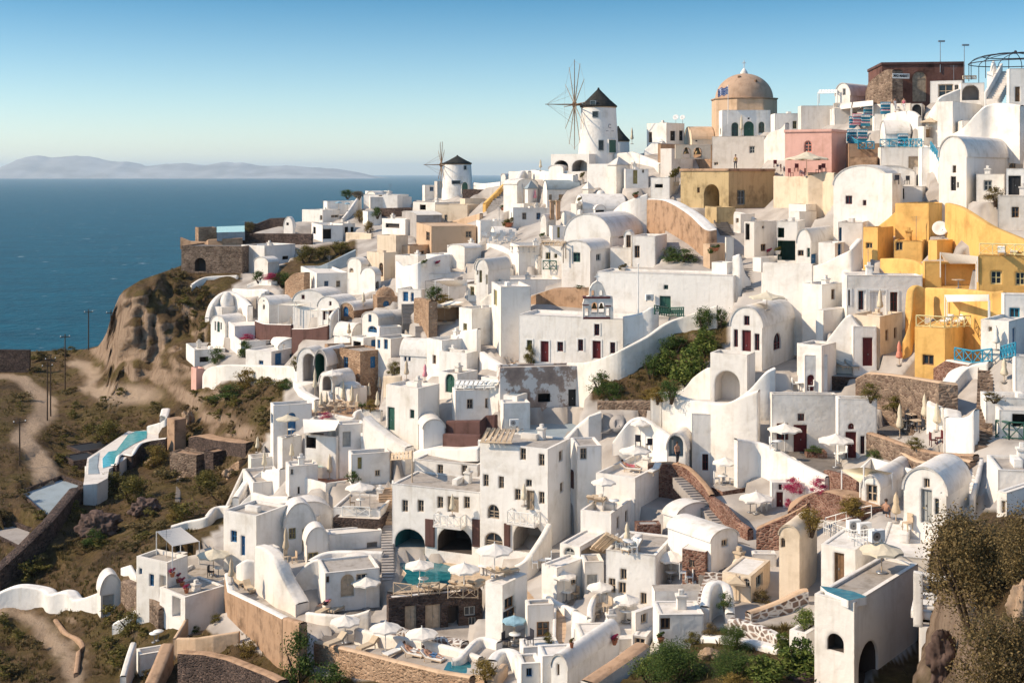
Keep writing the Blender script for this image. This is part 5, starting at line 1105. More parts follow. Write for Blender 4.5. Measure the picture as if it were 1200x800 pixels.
H('white house front with the tall red door under the bastion', 669, 670, 912, 20, 385, 100, par=.05, fnd=4, d=104.4, auto=0, cm=6, win=[('R','w',724,230,755,316,'red'),('R','w',796,185,828,220,'red'),('R','d',778,238,840,380,'red'),('R','w',868,290,898,338,'red')], surround='whitepaint')
S('red stone table terrace under the cream parasol', [(770,400),(800,375),(960,360),(970,400),(830,425)], h=4, mat='redstone', top='paving')
H('white bulging terrace bastion with loungers', 90, 250, 365, 540, 720, 25, par=.5, fnd=4)
H('white cube room behind the bastion loungers', 160, 175, 350, 400, 510, 66, par=.1, win=[('R','d',275,400,335,470,'palewood')], fnd=4)
H('dark brown stone utility block with white top box', 372, 385, 510, 600, 740, 66, mat='redstone', par=.05, name='stone_house', rmat='grey', fnd=3)
H('white barrel-vault house with dark stone annex', 545, 770, 910, 690, 850, 55, 'R', ap=625, win=[('R','w',825,675,858,712,'palewood')], fnd=4)
H('low white shaded vault above the dark stone utility block', 520, 590, 760, 560, 620, 50, 'R', ap=490, fnd=4)
H('dark stone annex with twin pale windows and flat cream roof', 620, 740, 775, 740, 870, 30, mat='redstone', par=.02, win=[('L','w',655,780,680,820,'palewood'),('R','w',752,750,768,790,'palewood')], name='stone_house', rmat='white2', fnd=3)
W('round white apse wall beside the dark stone annex', [(468,745,800),(500,680,800),(550,670,790),(580,720,790)], th=.5)
S('terracotta terrace beside the dark stone annex', [(450,870),(470,790),(620,800),(740,870),(600,900)], h=3, top='terracotta', mat='white')
S('terracotta strip terrace with white chairs', [(380,770),(440,740),(500,760),(480,810),(430,800)], h=3, top='terracotta', mat='white')
S('tan lounger terrace by the brown utility block', [(230,700),(320,680),(380,700),(370,760),(300,740)], h=3, top='paving')
tile(720, 600, 4)
H('white vaulted house with one dark square window at lower centre', 180, 210, 420, 480, 640, 64, par=.05, win=[('R','w',206,495,262,550,'wood')], fnd=5)
H('sloping white shed roof above the square window house', 175, 190, 415, 370, 480, 66, par=.02, fnd=4)
H('white stepped wall left of the square window house', 80, 100, 190, 470, 600, 50, par=.1, win=[('R','w',125,375+100,155,520,'palewood')], fnd=4)
ST('cobbled path with white-painted joints', (400,520), (470,280), 90, 14, mat='whitestone')
ST('dark jagged steps up from the cobbled path', (440,310), (600,140), 100, 14, mat='darkpaving')
W('white stair wall block with dark hollow by the cobbled path', [(445,440,540),(465,345,500),(505,340,480),(520,470,520)], th=.6)
H('round cream oven-roofed house with square bluish window', 505, 640, 730, 300, 420, 30, 'flat', mat='cream', par=.05, win=[('R','w',664,292,695,352,'bluegrey'),('L','W',605,310,635,350,'dark')], fnd=4)
H('curled cream oven dome with chimney', 515, 570, 640, 285, 305, 40, 'dome', ap=215, mat='cream', rmat='cream', chim=[(.9,.9,1.2)], fnd=.6, name='oven_house')
H('tall twin-arched cream bell wall with narrow openings', 772, 868, 950, 120, 390, 30, 'L', ap=66, mat='cream', win=[('L','W',780,120,800,165,'dark')], rmat='cream', fnd=4, name='bell_house')
H('white low shed behind the cream oven house', 640, 650, 760, 195, 250, 66, par=.1)
W('curving tan rubble wall with pale coping', [(640,470,520),(700,450,500),(800,410,480),(880,370,440),(910,365,420)], mat='whitestone', cap='beige', th=.5)
W('white-jointed rubble wall above the green bushes', [(530,500,590),(620,520,600),(720,560,630),(780,600,660)], mat='whitestone', th=.6)
W('white curb path wall above the fig bushes', [(400,580,610),(500,590,620),(640,610,640),(760,640,670)], th=.8)
W('big red stone terrace wall in the right centre', [(665,75,180),(740,40,180),(820,5,170),(900,-40,150)], mat='redstone', cap='tan', th=.6)
H('small white tank block with blue tub at the frame middle right', 820, 900, 970, 570, 640, 40, par=.3, fnd=4, dd=-2)

# ---- right, white curved complex (840,380 / 860,460)
tile(760, 330, 5)
H('red-shuttered white barrel-vault house with gable windows', 480, 665, 940, 270, 520, 26, 'L', ap=150, win=[('L','w',500,280,524,382,'red'),('L','d',548,285,600,440,'red'),('L','w',622,305,650,402,'red'),('L','w',560,200,592,255,'red'),('R','W',732,300,776,398,'red'),('R','W',850,288,892,385,'red')], fnd=6)
H('white arched porch block in front of the red-shuttered house', 362, 578, 625, 430, 720, 18, par=.7, win=[('L','O',388,522,535,710,'white2',3)], fnd=5)
W('white sweeping stair parapet with oval opening', [(480,705,740),(535,670,760),(600,620,800),(680,540,800),(745,505,780)], th=.5, fnd=6, dd=-.3)
W('white rounded parapet left of the arched porch', [(110,650,720),(200,630,700),(260,560,690),(340,505,690),(365,520,690)], th=.5)
W('tall white bastion wall below the arched porch', [(75,665,860),(90,650,860),(210,690,870),(300,700,880),(430,715,890),(530,680,900),(640,640,900)], th=1.0, fnd=8, dd=-1.5)
H('small white block with green box right of the shuttered house', 870, 890, 1010, 375, 560, 66, par=.2, fnd=4)
H('white sunken house with dark red half door', 900, 915, 1050, 430, 640, 70, par=.2, win=[('R','D',930,545,972,640,'red')], fnd=4)
tile(860, 460, 5.714)
H('white house front with dark red door behind cream parasols', 240, 255, 690, 10, 400, 74, par=.1, win=[('R','w',428,140,472,188,'red'),('R','d',400,215,490,398,'red'),('R','w',288,205,365,315,'red')], fnd=5)
H('white curved house with two red doors right of the cream parasols', 680, 700, 960, 40, 430, 72, par=.1, win=[('R','D',765,205,805,245,'red'),('R','d',748,262,820,440,'red'),('R','w',848,290,876,410,'red'),('R','w',672+25,245,718,280,'red')], fnd=5)
W('white sweeping wall below the two cream parasols', [(25,310,620),(160,335,560),(300,400,620),(400,460,640),(520,520,680),(610,560,680)], th=.6, fnd=5)
H('white lower house with red shutter doors and bougainvillea', 240, 255, 620, 600, 760, 70, par=.0, win=[('R','d',285,665,330,790,'red'),('R','w',300,605,322,650,'red'),('R','w',470,640,515,680,'red')], fnd=4)
S('paved court with cream parasols', [(170,380),(300,330),(500,400),(700,440),(740,500),(600,560),(400,430)], h=3, top='darkpaving')
H('red stone planter block between the cream parasols', 470, 490, 625, 400, 450, 66, mat='redstone', par=.1, name='stone_planter', cat='planter', rmat='dirt', fnd=2)
W('tan mottled slope of brown tiles above the olive shrub', [(360,790,900),(480,690,860),(600,655,850),(760,700,860),(860,770,860)], mat='redstone', cap='tan', th=2.0)
W('red brick terrace wall under the beige shade sail', [(600,515,640),(700,540,680),(820,590,700)], mat='redstone', th=.5, smooth=False)
tile(940, 340, 4)
W('big brown stone terrace wall below the yellow house', [(250,410,510),(300,385,540),(420,395,560),(520,410,600),(640,430,640),(730,440,600)], mat='stone', cap='beige', th=.8, smooth=False, fnd=5)
W('red stone upper terrace wall beside the winding stairs', [(615,360,400),(670,325,410),(780,345,420)], mat='redstone', th=.8, smooth=False, cap='white2')
W('long sweeping stone wall below the folded parasols', [(300,665,760),(380,690,790),(480,725,810),(620,760,810),(800,770,820)], mat='stone', cap='tan', th=.6, fnd=5)
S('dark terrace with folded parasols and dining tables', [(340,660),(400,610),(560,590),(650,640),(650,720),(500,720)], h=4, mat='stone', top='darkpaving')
W('white snaking parapet of the winding stairs', [(665,590,740),(670,500,560),(740,400,470),(790,355,420),(870,335,380)], th=1.2, fnd=5)
W('white lower curved wall face of the winding stairs', [(662,590,730),(720,600,760),(770,590,765),(805,560,760)], th=1.0, fnd=4)
ST('winding brown stairs climbing to the blue terrace', (850,740), (860,360), 75, 24, mat='stone')
H('white house with dark garage opening at the right edge', 905, 925, 1240, 560, 690, 66, par=.2, win=[('R','o',985,560+20,1060,640,'dark',2)], fnd=4)
H('white terrace house with rubble rail at right edge', 835, 862, 1200, 500, 640, 60, par=.3, win=[('R','w',945,560,955,600,'white2')], fnd=4)
H('white house wall with round vent at the right edge', 985, 1000, 1240, 310, 480, 66, par=.3, fnd=5)
H('shaded white corner house between maroon shutters and stone terrace', -20, 92, 160, 260, 480, 40, par=.2, win=[('L','D',22,400,58,465,'red')], fnd=4)
S('shaded terrace with two deck chairs', [(120,400),(160,360),(300,350),(340,380),(300,410)], h=4, top='bluegrey', mat='darkstone')
H('white room with dark red door behind the deck chairs', 225, 240, 350, 170, 370, 70, par=.1, win=[('R','d',284,222,330,355,'red')], fnd=4)

# ---- front right (920,530)
tile(920, 530, 2.963)
H('white vaulted cottage with tall glass door near the olive tree', 412, 560, 640, 150, 245, 26, 'L', ap=56, win=[('L','w',482,90,502,122,'palewood'),('L','d',472,128,510,245,'greydoor'),('L','w',520,160,534,215,'bluegrey')], fnd=4)
H('small white vaulted annex with wooden shutter', 265, 330, 440, 130, 200, 32, 'L', ap=85, win=[('L','w',282,112,320,172,'palewood')], fnd=4)
H('white two-storey cube with a tall dark brown door, front right', 125, 245, 320, 338, 500, 34, par=.05, win=[('L','d',170,348,205,465,'wood')], fnd=5, auto=0)
H('white wall with blue-grey door right of the brown-door cube', 316, 318, 500, 350, 500, 84, par=.05, win=[('R','d',318,372,350,470,'bluegrey'),('R','w',362,402,378,460,'white2'),('R','w',405,435,428,468,'wood')], fnd=5, dd=1.0, deep=7)
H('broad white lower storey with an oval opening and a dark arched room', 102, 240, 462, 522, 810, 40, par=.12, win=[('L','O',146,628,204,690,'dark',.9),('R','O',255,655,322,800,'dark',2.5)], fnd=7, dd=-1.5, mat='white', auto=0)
S('curved plunge pool on the white lower storey', [(122,462),(180,470),(240,482),(285,500),(220,513),(145,482)], h=.4, z=CZ - (pv(520) - HZ) / F * (D(pu(240), pv(810)) - 1.5) + .1, top='shadedpool', name='pool', cat='pool')
def frame_thing():
    d = 59.0; o = P(pu(462), pv(600), d); root = empty('balcony_frame', o, 'white concrete balcony with posts and rails at the right edge', 'balcony'); nx = Vector((.93, -.37, 0))
    def at(u, v, q=0): p = P(pu(u), pv(v), d) - o; t = p.x / nx.x; return nx * t + Vector((0, 0, p.z + (nx.y * t) * (pv(v) - HZ) / F * -1))
    for u, v0, v1 in ((462, 415, 600), (560, 450, 620), (482, 600, 830), (640, 470, 640)):
        a, b = at(u, v1), at(u, v0); q = MB(); q.box((a + b) / 2, (.42, .42, (b - a).z), -.38); q.build('post', 'white', root)
    for (u0, v0, u1, v1, h) in ((455, 425, 700, 520, .3), (475, 500, 700, 575, .16), (475, 535, 700, 610, .16)):
        a, b = at(u0, v0), at(u1, v1); b.z = a.z; c = (a + b) / 2; q = MB(); q.box(c, ((b - a).length, .2, h), math.atan2(nx.y, nx.x)); q.build('rail', 'white', root)
    a, b = at(440, 560), at(720, 600); b.z = a.z; c = (a + b) / 2 + Vector((.55, 1.4, 0)); q = MB(); q.box(c, ((b - a).length, 3.0, .35), math.atan2(nx.y, nx.x)); q.build('slab', 'white', root)
frame_thing()
H('white shaded lower room behind the balcony posts', 469, 470, 640, 600, 830, 100, par=.0, fnd=4, d=61.5, auto=0, mat='white2')
W('white parapet wall at the cottage yard', [(250,75,130),(300,20,70),(370,40,75),(440,60,90)], th=.4, smooth=False)
W('curved stone path wall above the white cottage', [(380,-20,25),(460,30,60),(580,20,55),(640,30,60)], mat='stone', cap='beige', th=.6)
ST('slate-tread white steps beside the vaulted cottage', (600,205), (640,60), 75, 10, mat='white', riser='darkpaving', sides=(.8,.8))
H('white house with stacked flat roofs at the upper right', 700, 740, 900, 60, 160, 55, par=.15, fnd=5, win=[])
H('tan-roofed white house behind the olive tree', 735, 770, 960, 140, 215, 50, par=.1, win=[('L','w',752,168,768,210,'palewood')], rmat='tan', fnd=5)

LW, RW = 'left wing of the three-storey hotel with grey recessed panel', 'right wing of the three-storey hotel with balconies and arches'
tile(430, 440, 4)
for a_ in ((275, 672, 318, 800), (495, 672, 532, 800)): panel(LW, 'R', *a_)
panel(RW, 'L', 645, 692, 672, 800)
balcony(LW, 'R', 335, 640, 465, 702); balcony(RW, 'L', 682, 610, 812, 690)
# ------------------------------------------------------------------ cut the terraces into the hillside
def carve():
    me = bpy.data.objects['hillside'].data; n = len(me.vertices); co = np.empty(n * 3); me.vertices.foreach_get('co', co); co = co.reshape(-1, 3)
    pav = np.empty(n); me.attributes['paved'].data.foreach_get('value', pav)
    for kind, dat in FOOT:
        if kind == 'box':
            C, a, b, La, Lb, m = dat; rx, ry = co[:, 0] - C.x, co[:, 1] - C.y
            s, t = rx * a.x + ry * a.y, rx * b.x + ry * b.y
            k = (s > -m) & (s < La + .3) & (t > -m) & (t < Lb + .3) & (co[:, 2] > C.z - .06)
            co[k, 2] = C.z - .06
        else:
            poly, z = dat; x0, x1 = min(p[0] for p in poly) - .4, max(p[0] for p in poly) + .4; y0, y1 = min(p[1] for p in poly) - .4, max(p[1] for p in poly) + .4
            for i in np.nonzero((co[:, 0] > x0) & (co[:, 0] < x1) & (co[:, 1] > y0) & (co[:, 1] < y1) & (co[:, 2] > z - .15))[0]:
                if inpoly(co[i, 0], co[i, 1], poly): co[i, 2] = z - .15
    me.vertices.foreach_set('co', co.ravel()); me.update()
carve()
# ================================================================== things standing on what has been built so far
DG = bpy.context.evaluated_depsgraph_get()
def refresh():
    global DG
    bpy.context.view_layer.update(); DG = bpy.context.evaluated_depsgraph_get()
refresh()
EYE = Vector((0, 0, CZ))
HITOB = [None]
def cast(px, py):
    dr = Vector(((px - 600) / F, 1, -(py - HZ) / F)).normalized(); ok, loc, nor, idx, ob, mt = SC.ray_cast(DG, EYE, dr, distance=600); HITOB[0] = ob.name if ok else None
    return (loc, nor) if ok else (None, None)
def floor(u, v, r=7):
    px, py = pu(u), pv(v)
    for dy in sorted(np.arange(-r, r + .1, 1.0), key=abs):
        loc, nor = cast(px, py + dy)
        if loc is not None and abs(nor.z) > .55 and loc.z > 1: return loc
    loc, nor = cast(px, py)
    if loc is not None and loc.z > 5: return P(px, py, loc.y - .5)
    return P(px, py, D(px, py))
def top_at(g, v): return CZ - (pv(v) - HZ) / F * g.y          # height of a photo row at g's distance
PROTO = {}
def place(root, loc, rz=0.0, s=1.0, label=None):
    r = copy_tree(root) if root.get('used') else root
    root['used'] = 1
    if r is not root and 'used' in r: pass
    r.location = loc; r.rotation_euler = (0, 0, rz); r.scale = s if isinstance(s, tuple) else (s, s, s)
    if label: r['label'] = label
    return r

# ---- parasols
def umbrella(label, u, vb, va, wu, col='canvas', sides=8):
    g = floor(u, vb); h = max(1.7, top_at(g, va) - g.z); w = max(1.0, wu / TS / F * g.y); r = w / 2; rise = min(.3 * r + .12, h * .3)
    root = empty('parasol', g, label, 'parasol', 'open parasols on the terraces'); m = MB(); a0 = random.random()
    ring = [Vector((r * math.cos(a0 + 2 * math.pi * i / sides), r * math.sin(a0 + 2 * math.pi * i / sides), h - rise)) for i in range(sides)]
    top = Vector((0, 0, h))
    for i in range(sides):
        a, b = ring[i], ring[(i + 1) % sides]; mid = (a + b) / 2 * .985; mid.z = (h - rise) + .05 * r; c = [top.lerp(q, .5) - Vector((0, 0, .03 * r)) for q in (a, b)]; cm = (c[0] + c[1]) / 2
        m.quad(a, mid, cm, c[0]); m.quad(mid, b, c[1], cm); m.add([c[0], cm, c[1], top], [(0, 1, 3), (1, 2, 3)])
        dn = Vector((0, 0, .13)); m.quad(a - dn, mid - dn, mid, a); m.quad(mid - dn, b - dn, b, mid)
    m.build('canopy', col, root)
    q = MB(); q.tube((0, 0, .05), (0, 0, h + .12), .035, n=8); q.build('pole', 'whitepaint' if col == 'canvas' else 'palewood', root)
    q = MB()
    for i in range(sides): q.tube((0, 0, h - rise * 1.25), tuple(ring[i] * .96 + Vector((0, 0, -.0))), .014, n=4)
    q.build('ribs', 'palewood', root)
    q = MB(); q.lathe([(0, .09), (.28, .09), (.3, .05), (.3, 0), (0, 0)], n=12); q.build('base', 'metal', root)
def closed(label, u, vb, va, col='ivory'):
    g = floor(u, vb); h = max(1.8, top_at(g, va) - g.z); root = empty('folded_parasol', g, label, 'folded parasol', 'folded parasols on the terraces')
    m = MB(); n = 12; pr = [(.05, .28), (.2, .32), (.24, .38), (.17, .55), (.13, .62), (.15, .75), (.09, .92), (.03, 1.0)]
    vs = []
    for r, z in pr:
        for i in range(n):
            k = 1.25 if i % 2 else .8; vs.append((r * k * math.cos(2 * math.pi * i / n), r * k * math.sin(2 * math.pi * i / n), z * h))
    m.add(vs, [(k * n + i, k * n + (i + 1) % n, (k + 1) * n + (i + 1) % n, (k + 1) * n + i) for k in range(len(pr) - 1) for i in range(n)], 0, True)
    m.build('folded_canopy', col, root)
    q = MB(); q.tube((0, 0, .04), (0, 0, h * 1.03), .035, n=8); q.build('pole', 'palewood', root)
    q = MB(); q.lathe([(0, .09), (.25, .09), (.27, 0), (0, 0)], n=10); q.build('base', 'grey', root)
tile(720, 600, 4)
umbrella('white parasol on the terracotta terrace by the dark stone annex', 265, 318, 178, 165)
umbrella('white parasol beside the square window house at lower centre', 57, 505, 385, 125)
umbrella('beige four-sided parasol in front of the oven-roofed house', 570, 420, 315, 125, 'beigecanvas', 4)
tile(530, 620, 4.444)
umbrella('largest cream parasol at the back of the hotel pool deck', 220, 240, 72, 195)
umbrella('white parasol over loungers at the pool deck corner', 62, 318, 175, 165)
umbrella('cream parasol against the white gable with diagonal shadow', 583, 352, 213, 130)
umbrella('white parasol tilted over the picnic table terrace', 770, 420, 270, 140)
umbrella('white parasol right of the picnic table terrace', 907, 470, 335, 140)
umbrella('bluish shaded parasol in the sunken umbrella court', 322, 582, 445, 125, 'bluecanvas')
tile(340, 600, 4)
umbrella('white parasol standing at the left end of the hotel pool', 607, 348, 220, 145)
umbrella('white parasol at the middle of the hotel pool front', 815, 362, 235, 150)
umbrella('white parasol beside the fanlight suite stairs', 355, 440, 300, 140)
umbrella('left white parasol on the sunbathing terrace', 258, 612, 482, 148)
umbrella('middle white parasol on the sunbathing terrace', 447, 655, 512, 150)
umbrella('right white parasol on the sunbathing terrace', 617, 655, 538, 155)
tile(660, 480, 4.444)
umbrella('white parasol under the shell-like curved parapet', 402, 195, 48, 108)
umbrella('white parasol on the upper sun deck near the bather', 375, 325, 180, 168)
umbrella('cream parasol in front of the tall red door', 845, 378, 245, 140)
umbrella('white parasol above the loungers of the bulging bastion', 210, 470, 365, 130)
tile(860, 460, 5.714)
umbrella('left cream parasol before the dark red door court', 340, 400, 202, 230)
umbrella('right cream parasol in the red door court', 683, 500, 272, 245)
umbrella('cream parasol below the bougainvillea wall', 150, 810, 660, 235)
tile(280, 430, 4.21)
umbrella('ivory parasol on the blue shutter balcony', 240, 350, 232, 115, 'ivory')
umbrella('white parasol on the lattice balcony above the dark stone storey', 597, 695, 565, 148)
umbrella('grey-white parasol at the head of the crowded cafe terrace', 460, 130, 12, 110)
tile(130, 560, 3.333)
umbrella('cream parasol on the paved terrace by the blue door', 400, 380, 275, 128, 'ivory')
tile(920, 530, 2.963)
umbrella('grey-beige parasol over the plunge pool deck at the right', 335, 418, 360, 150, 'ivory')
tile(860, 120, 6.153)
umbrella('broad cream parasol in front of the pink house', 525, 505, 355, 320, 'ivory')
tile(950, 40, 4.444)
umbrella('beige parasol beside the tall plain white wall', 620, 540, 435, 110, 'beigecanvas', 4)
tile(860, 260, 6.667)
umbrella('wide ivory parasol rising behind the red-shuttered vault', 258, 690, 590, 290, 'ivory', 6)
tile(250, 180, 5)
umbrella('small left bluish parasol on the headland roof terrace', 735, 330, 290, 42, 'bluecanvas')
umbrella('small right bluish parasol on the headland roof terrace', 785, 328, 298, 34, 'bluecanvas')
tile(400, 300, 5)
umbrella('square cream parasol over the taverna awning booth', 605, 390, 275, 110, 'ivory', 4)
tile(860, 120, 6.153); closed('folded parasol before the green arched church windows', 55, 240, 95)
tile(600, 60, 5); closed('folded parasol on the ridge parapet left of the mill', 167, 697, 640); closed('folded white parasol right of the black thatched cap', 703, 545, 450)
tile(940, 340, 4)
for l, u, vb, va, c in (('folded parasol at the back of the dark dining terrace', 575, 605, 485, 'ivory'), ('tall folded parasol at the left of the dining terrace', 458, 692, 535, 'ivory'), ('folded parasol by the red chairs of the dining terrace', 632, 640, 530, 'ivory'), ('salmon half-folded parasol below the yellow wall', 455, 352, 240, 'salmon'), ('folded parasol standing near the round wall vent', 947, 432, 325, 'ivory'), ('pinkish folded parasol against the blue-door house', 910, 282, 170, 'canvas'), ('folded parasol before the tall maroon shutter doors', 365, 112, 0, 'ivory')): closed(l, u, vb, va, c)
tile(280, 430, 4.21)
for i, (u, vb, va) in enumerate([(375, 128, 8), (513, 172, 62), (558, 172, 92), (642, 168, 78), (683, 225, 120), (432, 202, 140), (405, 188, 125), (377, 248, 200), (585, 208, 140), (692, 122, 60)]):
    closed('folded cream parasol on the crowded tan cafe terrace', u, vb, va)
closed('left folded parasol at the gully edge terrace', 92, 422, 355); closed('right folded parasol at the gully edge terrace', 125, 532, 420); closed('folded parasol leaning on the blue shutter house front', 260, 458, 390); closed('folded parasol on the rust-coloured curved terrace', 447, 532, 432)
tile(430, 440, 4); closed('folded parasol on the right hotel balcony', 737, 612, 525); closed('folded parasol on the left hotel balcony', 400, 645, 560)
tile(660, 480, 4.444); closed('folded parasol by the tan lounger terrace', 333, 722, 595)
tile(130, 560, 3.333); closed('tan folded parasol at the olive-door courtyard', 683, 288, 195, 'beigecanvas'); closed('tan folded parasol by the low round niche wall', 470, 412, 315, 'beigecanvas')
tile(920, 530, 2.963); closed('folded beige parasol beside the seated bather on the cottage roof', 385, 242, 150, 'beigecanvas')
tile(560, 200, 5); closed('pink folded parasol in front of the grey barrel house', 335, 182, 110, 'pinkcloth')
tile(400, 300, 5); closed('tan folded parasol at the curved orange-floored terrace', 382, 742, 610, 'beigecanvas'); closed('tan folded parasol by the low vault', 45, 472, 400, 'beigecanvas'); closed('cream folded parasol above the tan arch vault', 130, 328, 225); closed('crimson folded parasol on the curved orange-floored terrace', 490, 722, 655, 'pinkcloth')

# ---- windmills
def windmill(label, cu, vb, vt, va, w0, w1, d, hub, spars, axis, wins, name='windmill'):
    g = P(pu(cu), pv(vb), d); k = d / F; r0, r1 = w0 / TS * k / 2, w1 / TS * k / 2; H_ = (vb - vt) / TS * k; A_ = (vb - va) / TS * k
    root = empty(name, g, label, 'windmill', 'windmills of the village')
    m = MB(); m.lathe([(r0 * 1.01, -5), (r0, 0), (r0 * .5 + r1 * .5, H_ * .5), (r1, H_)], n=40); m.build('tower', 'white', root)
    m = MB(); e = r1 * 1.07; hh = A_ - H_; m.lathe([(r1 * .9, H_ - .05), (e, H_ - .1), (e, H_ + .08), (e * .62, H_ + hh * .36), (e * .3, H_ + hh * .68), (.22, H_ + hh * .9), (.12, A_), (0, A_ + .05)], n=40); m.build('thatched_roof', 'thatch', root)
    m = MB(); m.lathe([(r1 * .99, H_ - .35), (r1 * 1.02, H_ - .2), (r1 * 1.02, H_ - .08), (r1 * .95, H_ - .08)], n=40); m.build('eave_band', 'beige', root)
    for kind, ang, zb, w, h in wins:
        a = R(ang); rr = r0 + (r1 - r0) * zb / H_; c = Vector((math.sin(a), -math.cos(a), 0)); s = Vector((math.cos(a), math.sin(a), 0)); q = MB(); p = MB()
        def o3(x, z, o): return c * (rr + o) + s * x + Vector((0, 0, zb + z))
        pts = hole_poly(-w / 2, w / 2, 0, h, kind == 'D')
        for f, of, mb in ((1.0, .05, p), ):
            mb.add([o3(x, z, of) for x, z in pts], [tuple(range(len(pts)))])
        for i in range(len(pts)):
            x0, z0 = pts[i]; x1, z1 = pts[(i + 1) % len(pts)]; f = 1.16
            q.hexa([o3(x0, z0, -.2), o3(x1, z1, -.2), o3(x1, z1, .1), o3(x0, z0, .1)], [o3(x0 * f, (z0 - h / 2) * f + h / 2, -.2), o3(x1 * f, (z1 - h / 2) * f + h / 2, -.2), o3(x1 * f, (z1 - h / 2) * f + h / 2, .1), o3(x0 * f, (z0 - h / 2) * f + h / 2, .1)])
        fr = q.build('door' if kind in 'dD' else 'window', 'bluegrey' if kind in 'wW' else 'white', root); p.build('pane' if kind in 'wW' else 'door_leaf', 'glass' if kind in 'wW' else 'green', fr)
    if hub:
        ax = Vector((math.cos(R(axis)), math.sin(R(axis)), 0)); hb = Vector(((hub[0] - cu) / TS * k, 0, (vb - hub[1]) / TS * k)); hb = hb + Vector((0, ax.y / ax.x * hb.x if abs(ax.x) > .2 else 0, 0))
        sd_ = ax.cross(Vector((0, 0, 1))).normalized(); up = Vector((0, 0, 1))
        q = MB(); q.tube(tuple(-ax * -r1 * .2 + Vector((0, 0, hb.z))), tuple(hb + ax * .4), .2, .17, 10); q.tube(tuple(hb), tuple(hb + ax * hub[3]), .1, .05, 8); q.build('axle', 'wood', root)
        q = MB(); q.tube(tuple(hb - ax * .25), tuple(hb + ax * .25), .42, .42, 12); q.build('hub', 'wood', root)
        for i in range(spars):
            a = 2 * math.pi * (i + .5 * (spars % 4 != 0)) / spars; dr = up * math.cos(a) + sd_ * math.sin(a); q = MB(); q.tube(tuple(hb + dr * .2), tuple(hb + dr * hub[2]), .085, .045, 6)
            q.tube(tuple(hb + dr * hub[2] * .45 - sd_ * 0), tuple(hb + ax * hub[3] * .95), .012, n=4)
            q.build('spar', 'weatheredwood' if i % 3 else 'wood', root)
        q = MB(); 
        for i in range(spars):
            a, b = [2 * math.pi * (j + .5 * (spars % 4 != 0)) / spars for j in (i, i + 1)]; e = hub[2] * .97
            q.tube(tuple(hb + (up * math.cos(a) + sd_ * math.sin(a)) * e), tuple(hb + (up * math.cos(b) + sd_ * math.sin(b)) * e), .014, n=4)
        q.build('rigging_rope', 'weatheredwood', root)
    return root
tile(600, 60, 5)
mill = windmill('large white windmill with a black conical cap and bare sail spars', 507, 600, 325, 215, 236, 204, 190, (365, 315, 6.9, 4.6), 12, 191,
    [('w', -22, 7.2, .75, .75), ('w', -14, 5.5, .8, .8), ('w', 3, .5, .7, 1.4), ('d', 38, .1, 1.4, 1.9)])
def lettering(body, size, loc, rot, mat, parent):
    c = bpy.data.curves.new('lettering', 'FONT'); c.body = body; c.size = size; c.align_x = 'CENTER'; c.align_y = 'CENTER'; c.extrude = .01; c.offset = .018
    o = bpy.data.objects.new('lettering', c); COL.objects.link(o); bpy.context.view_layer.update(); me_ = bpy.data.meshes.new_from_object(o.evaluated_get(bpy.context.evaluated_depsgraph_get())); bpy.data.objects.remove(o); me_.name = 'lettering'; o = bpy.data.objects.new('lettering', me_); COL.objects.link(o); me_.materials.clear(); me_.materials.append(MAT[mat]); o.location = loc; o.rotation_euler = rot; o.parent = parent; return o
q = MB()                                                # the ring-shaped emblem and line of script on the mill
for i in range(14):
    a, b = R(40 + i * 20), R(60 + i * 20); q.tube((.28 * math.cos(a), 0, .28 * math.sin(a)), (.28 * math.cos(b), 0, .28 * math.sin(b)), .05, n=5)
for i in range(6): q.box((-.62 + i * .25, 0, -.72 + .02 * (i % 2)), (.17, .04, .13))
ang = R(33); rr = 190 / F * 109 / 5 ; e = q.build('emblem', 'metal', mill, (math.sin(ang) * rr, -math.cos(ang) * rr, 4.1)); e.rotation_euler = (0, 0, ang)
windmill('second mill, only its black conical cap showing behind the large one', 622, 560, 524, 440, 132, 128, 206, None, 0, 0, [], name='windmill')
tile(430, 150, 5)
windmill('small white windmill at the far end with grey-black cap', 530, 385, 208, 160, 184, 160, 236, (437, 216, 4.6, 3.4), 10, 192, [('w', 35, 4.6, .5, .7), ('D', 30, .1, 1.2, 2.1), ('w', -2, 1.9, 1.5, .6)])

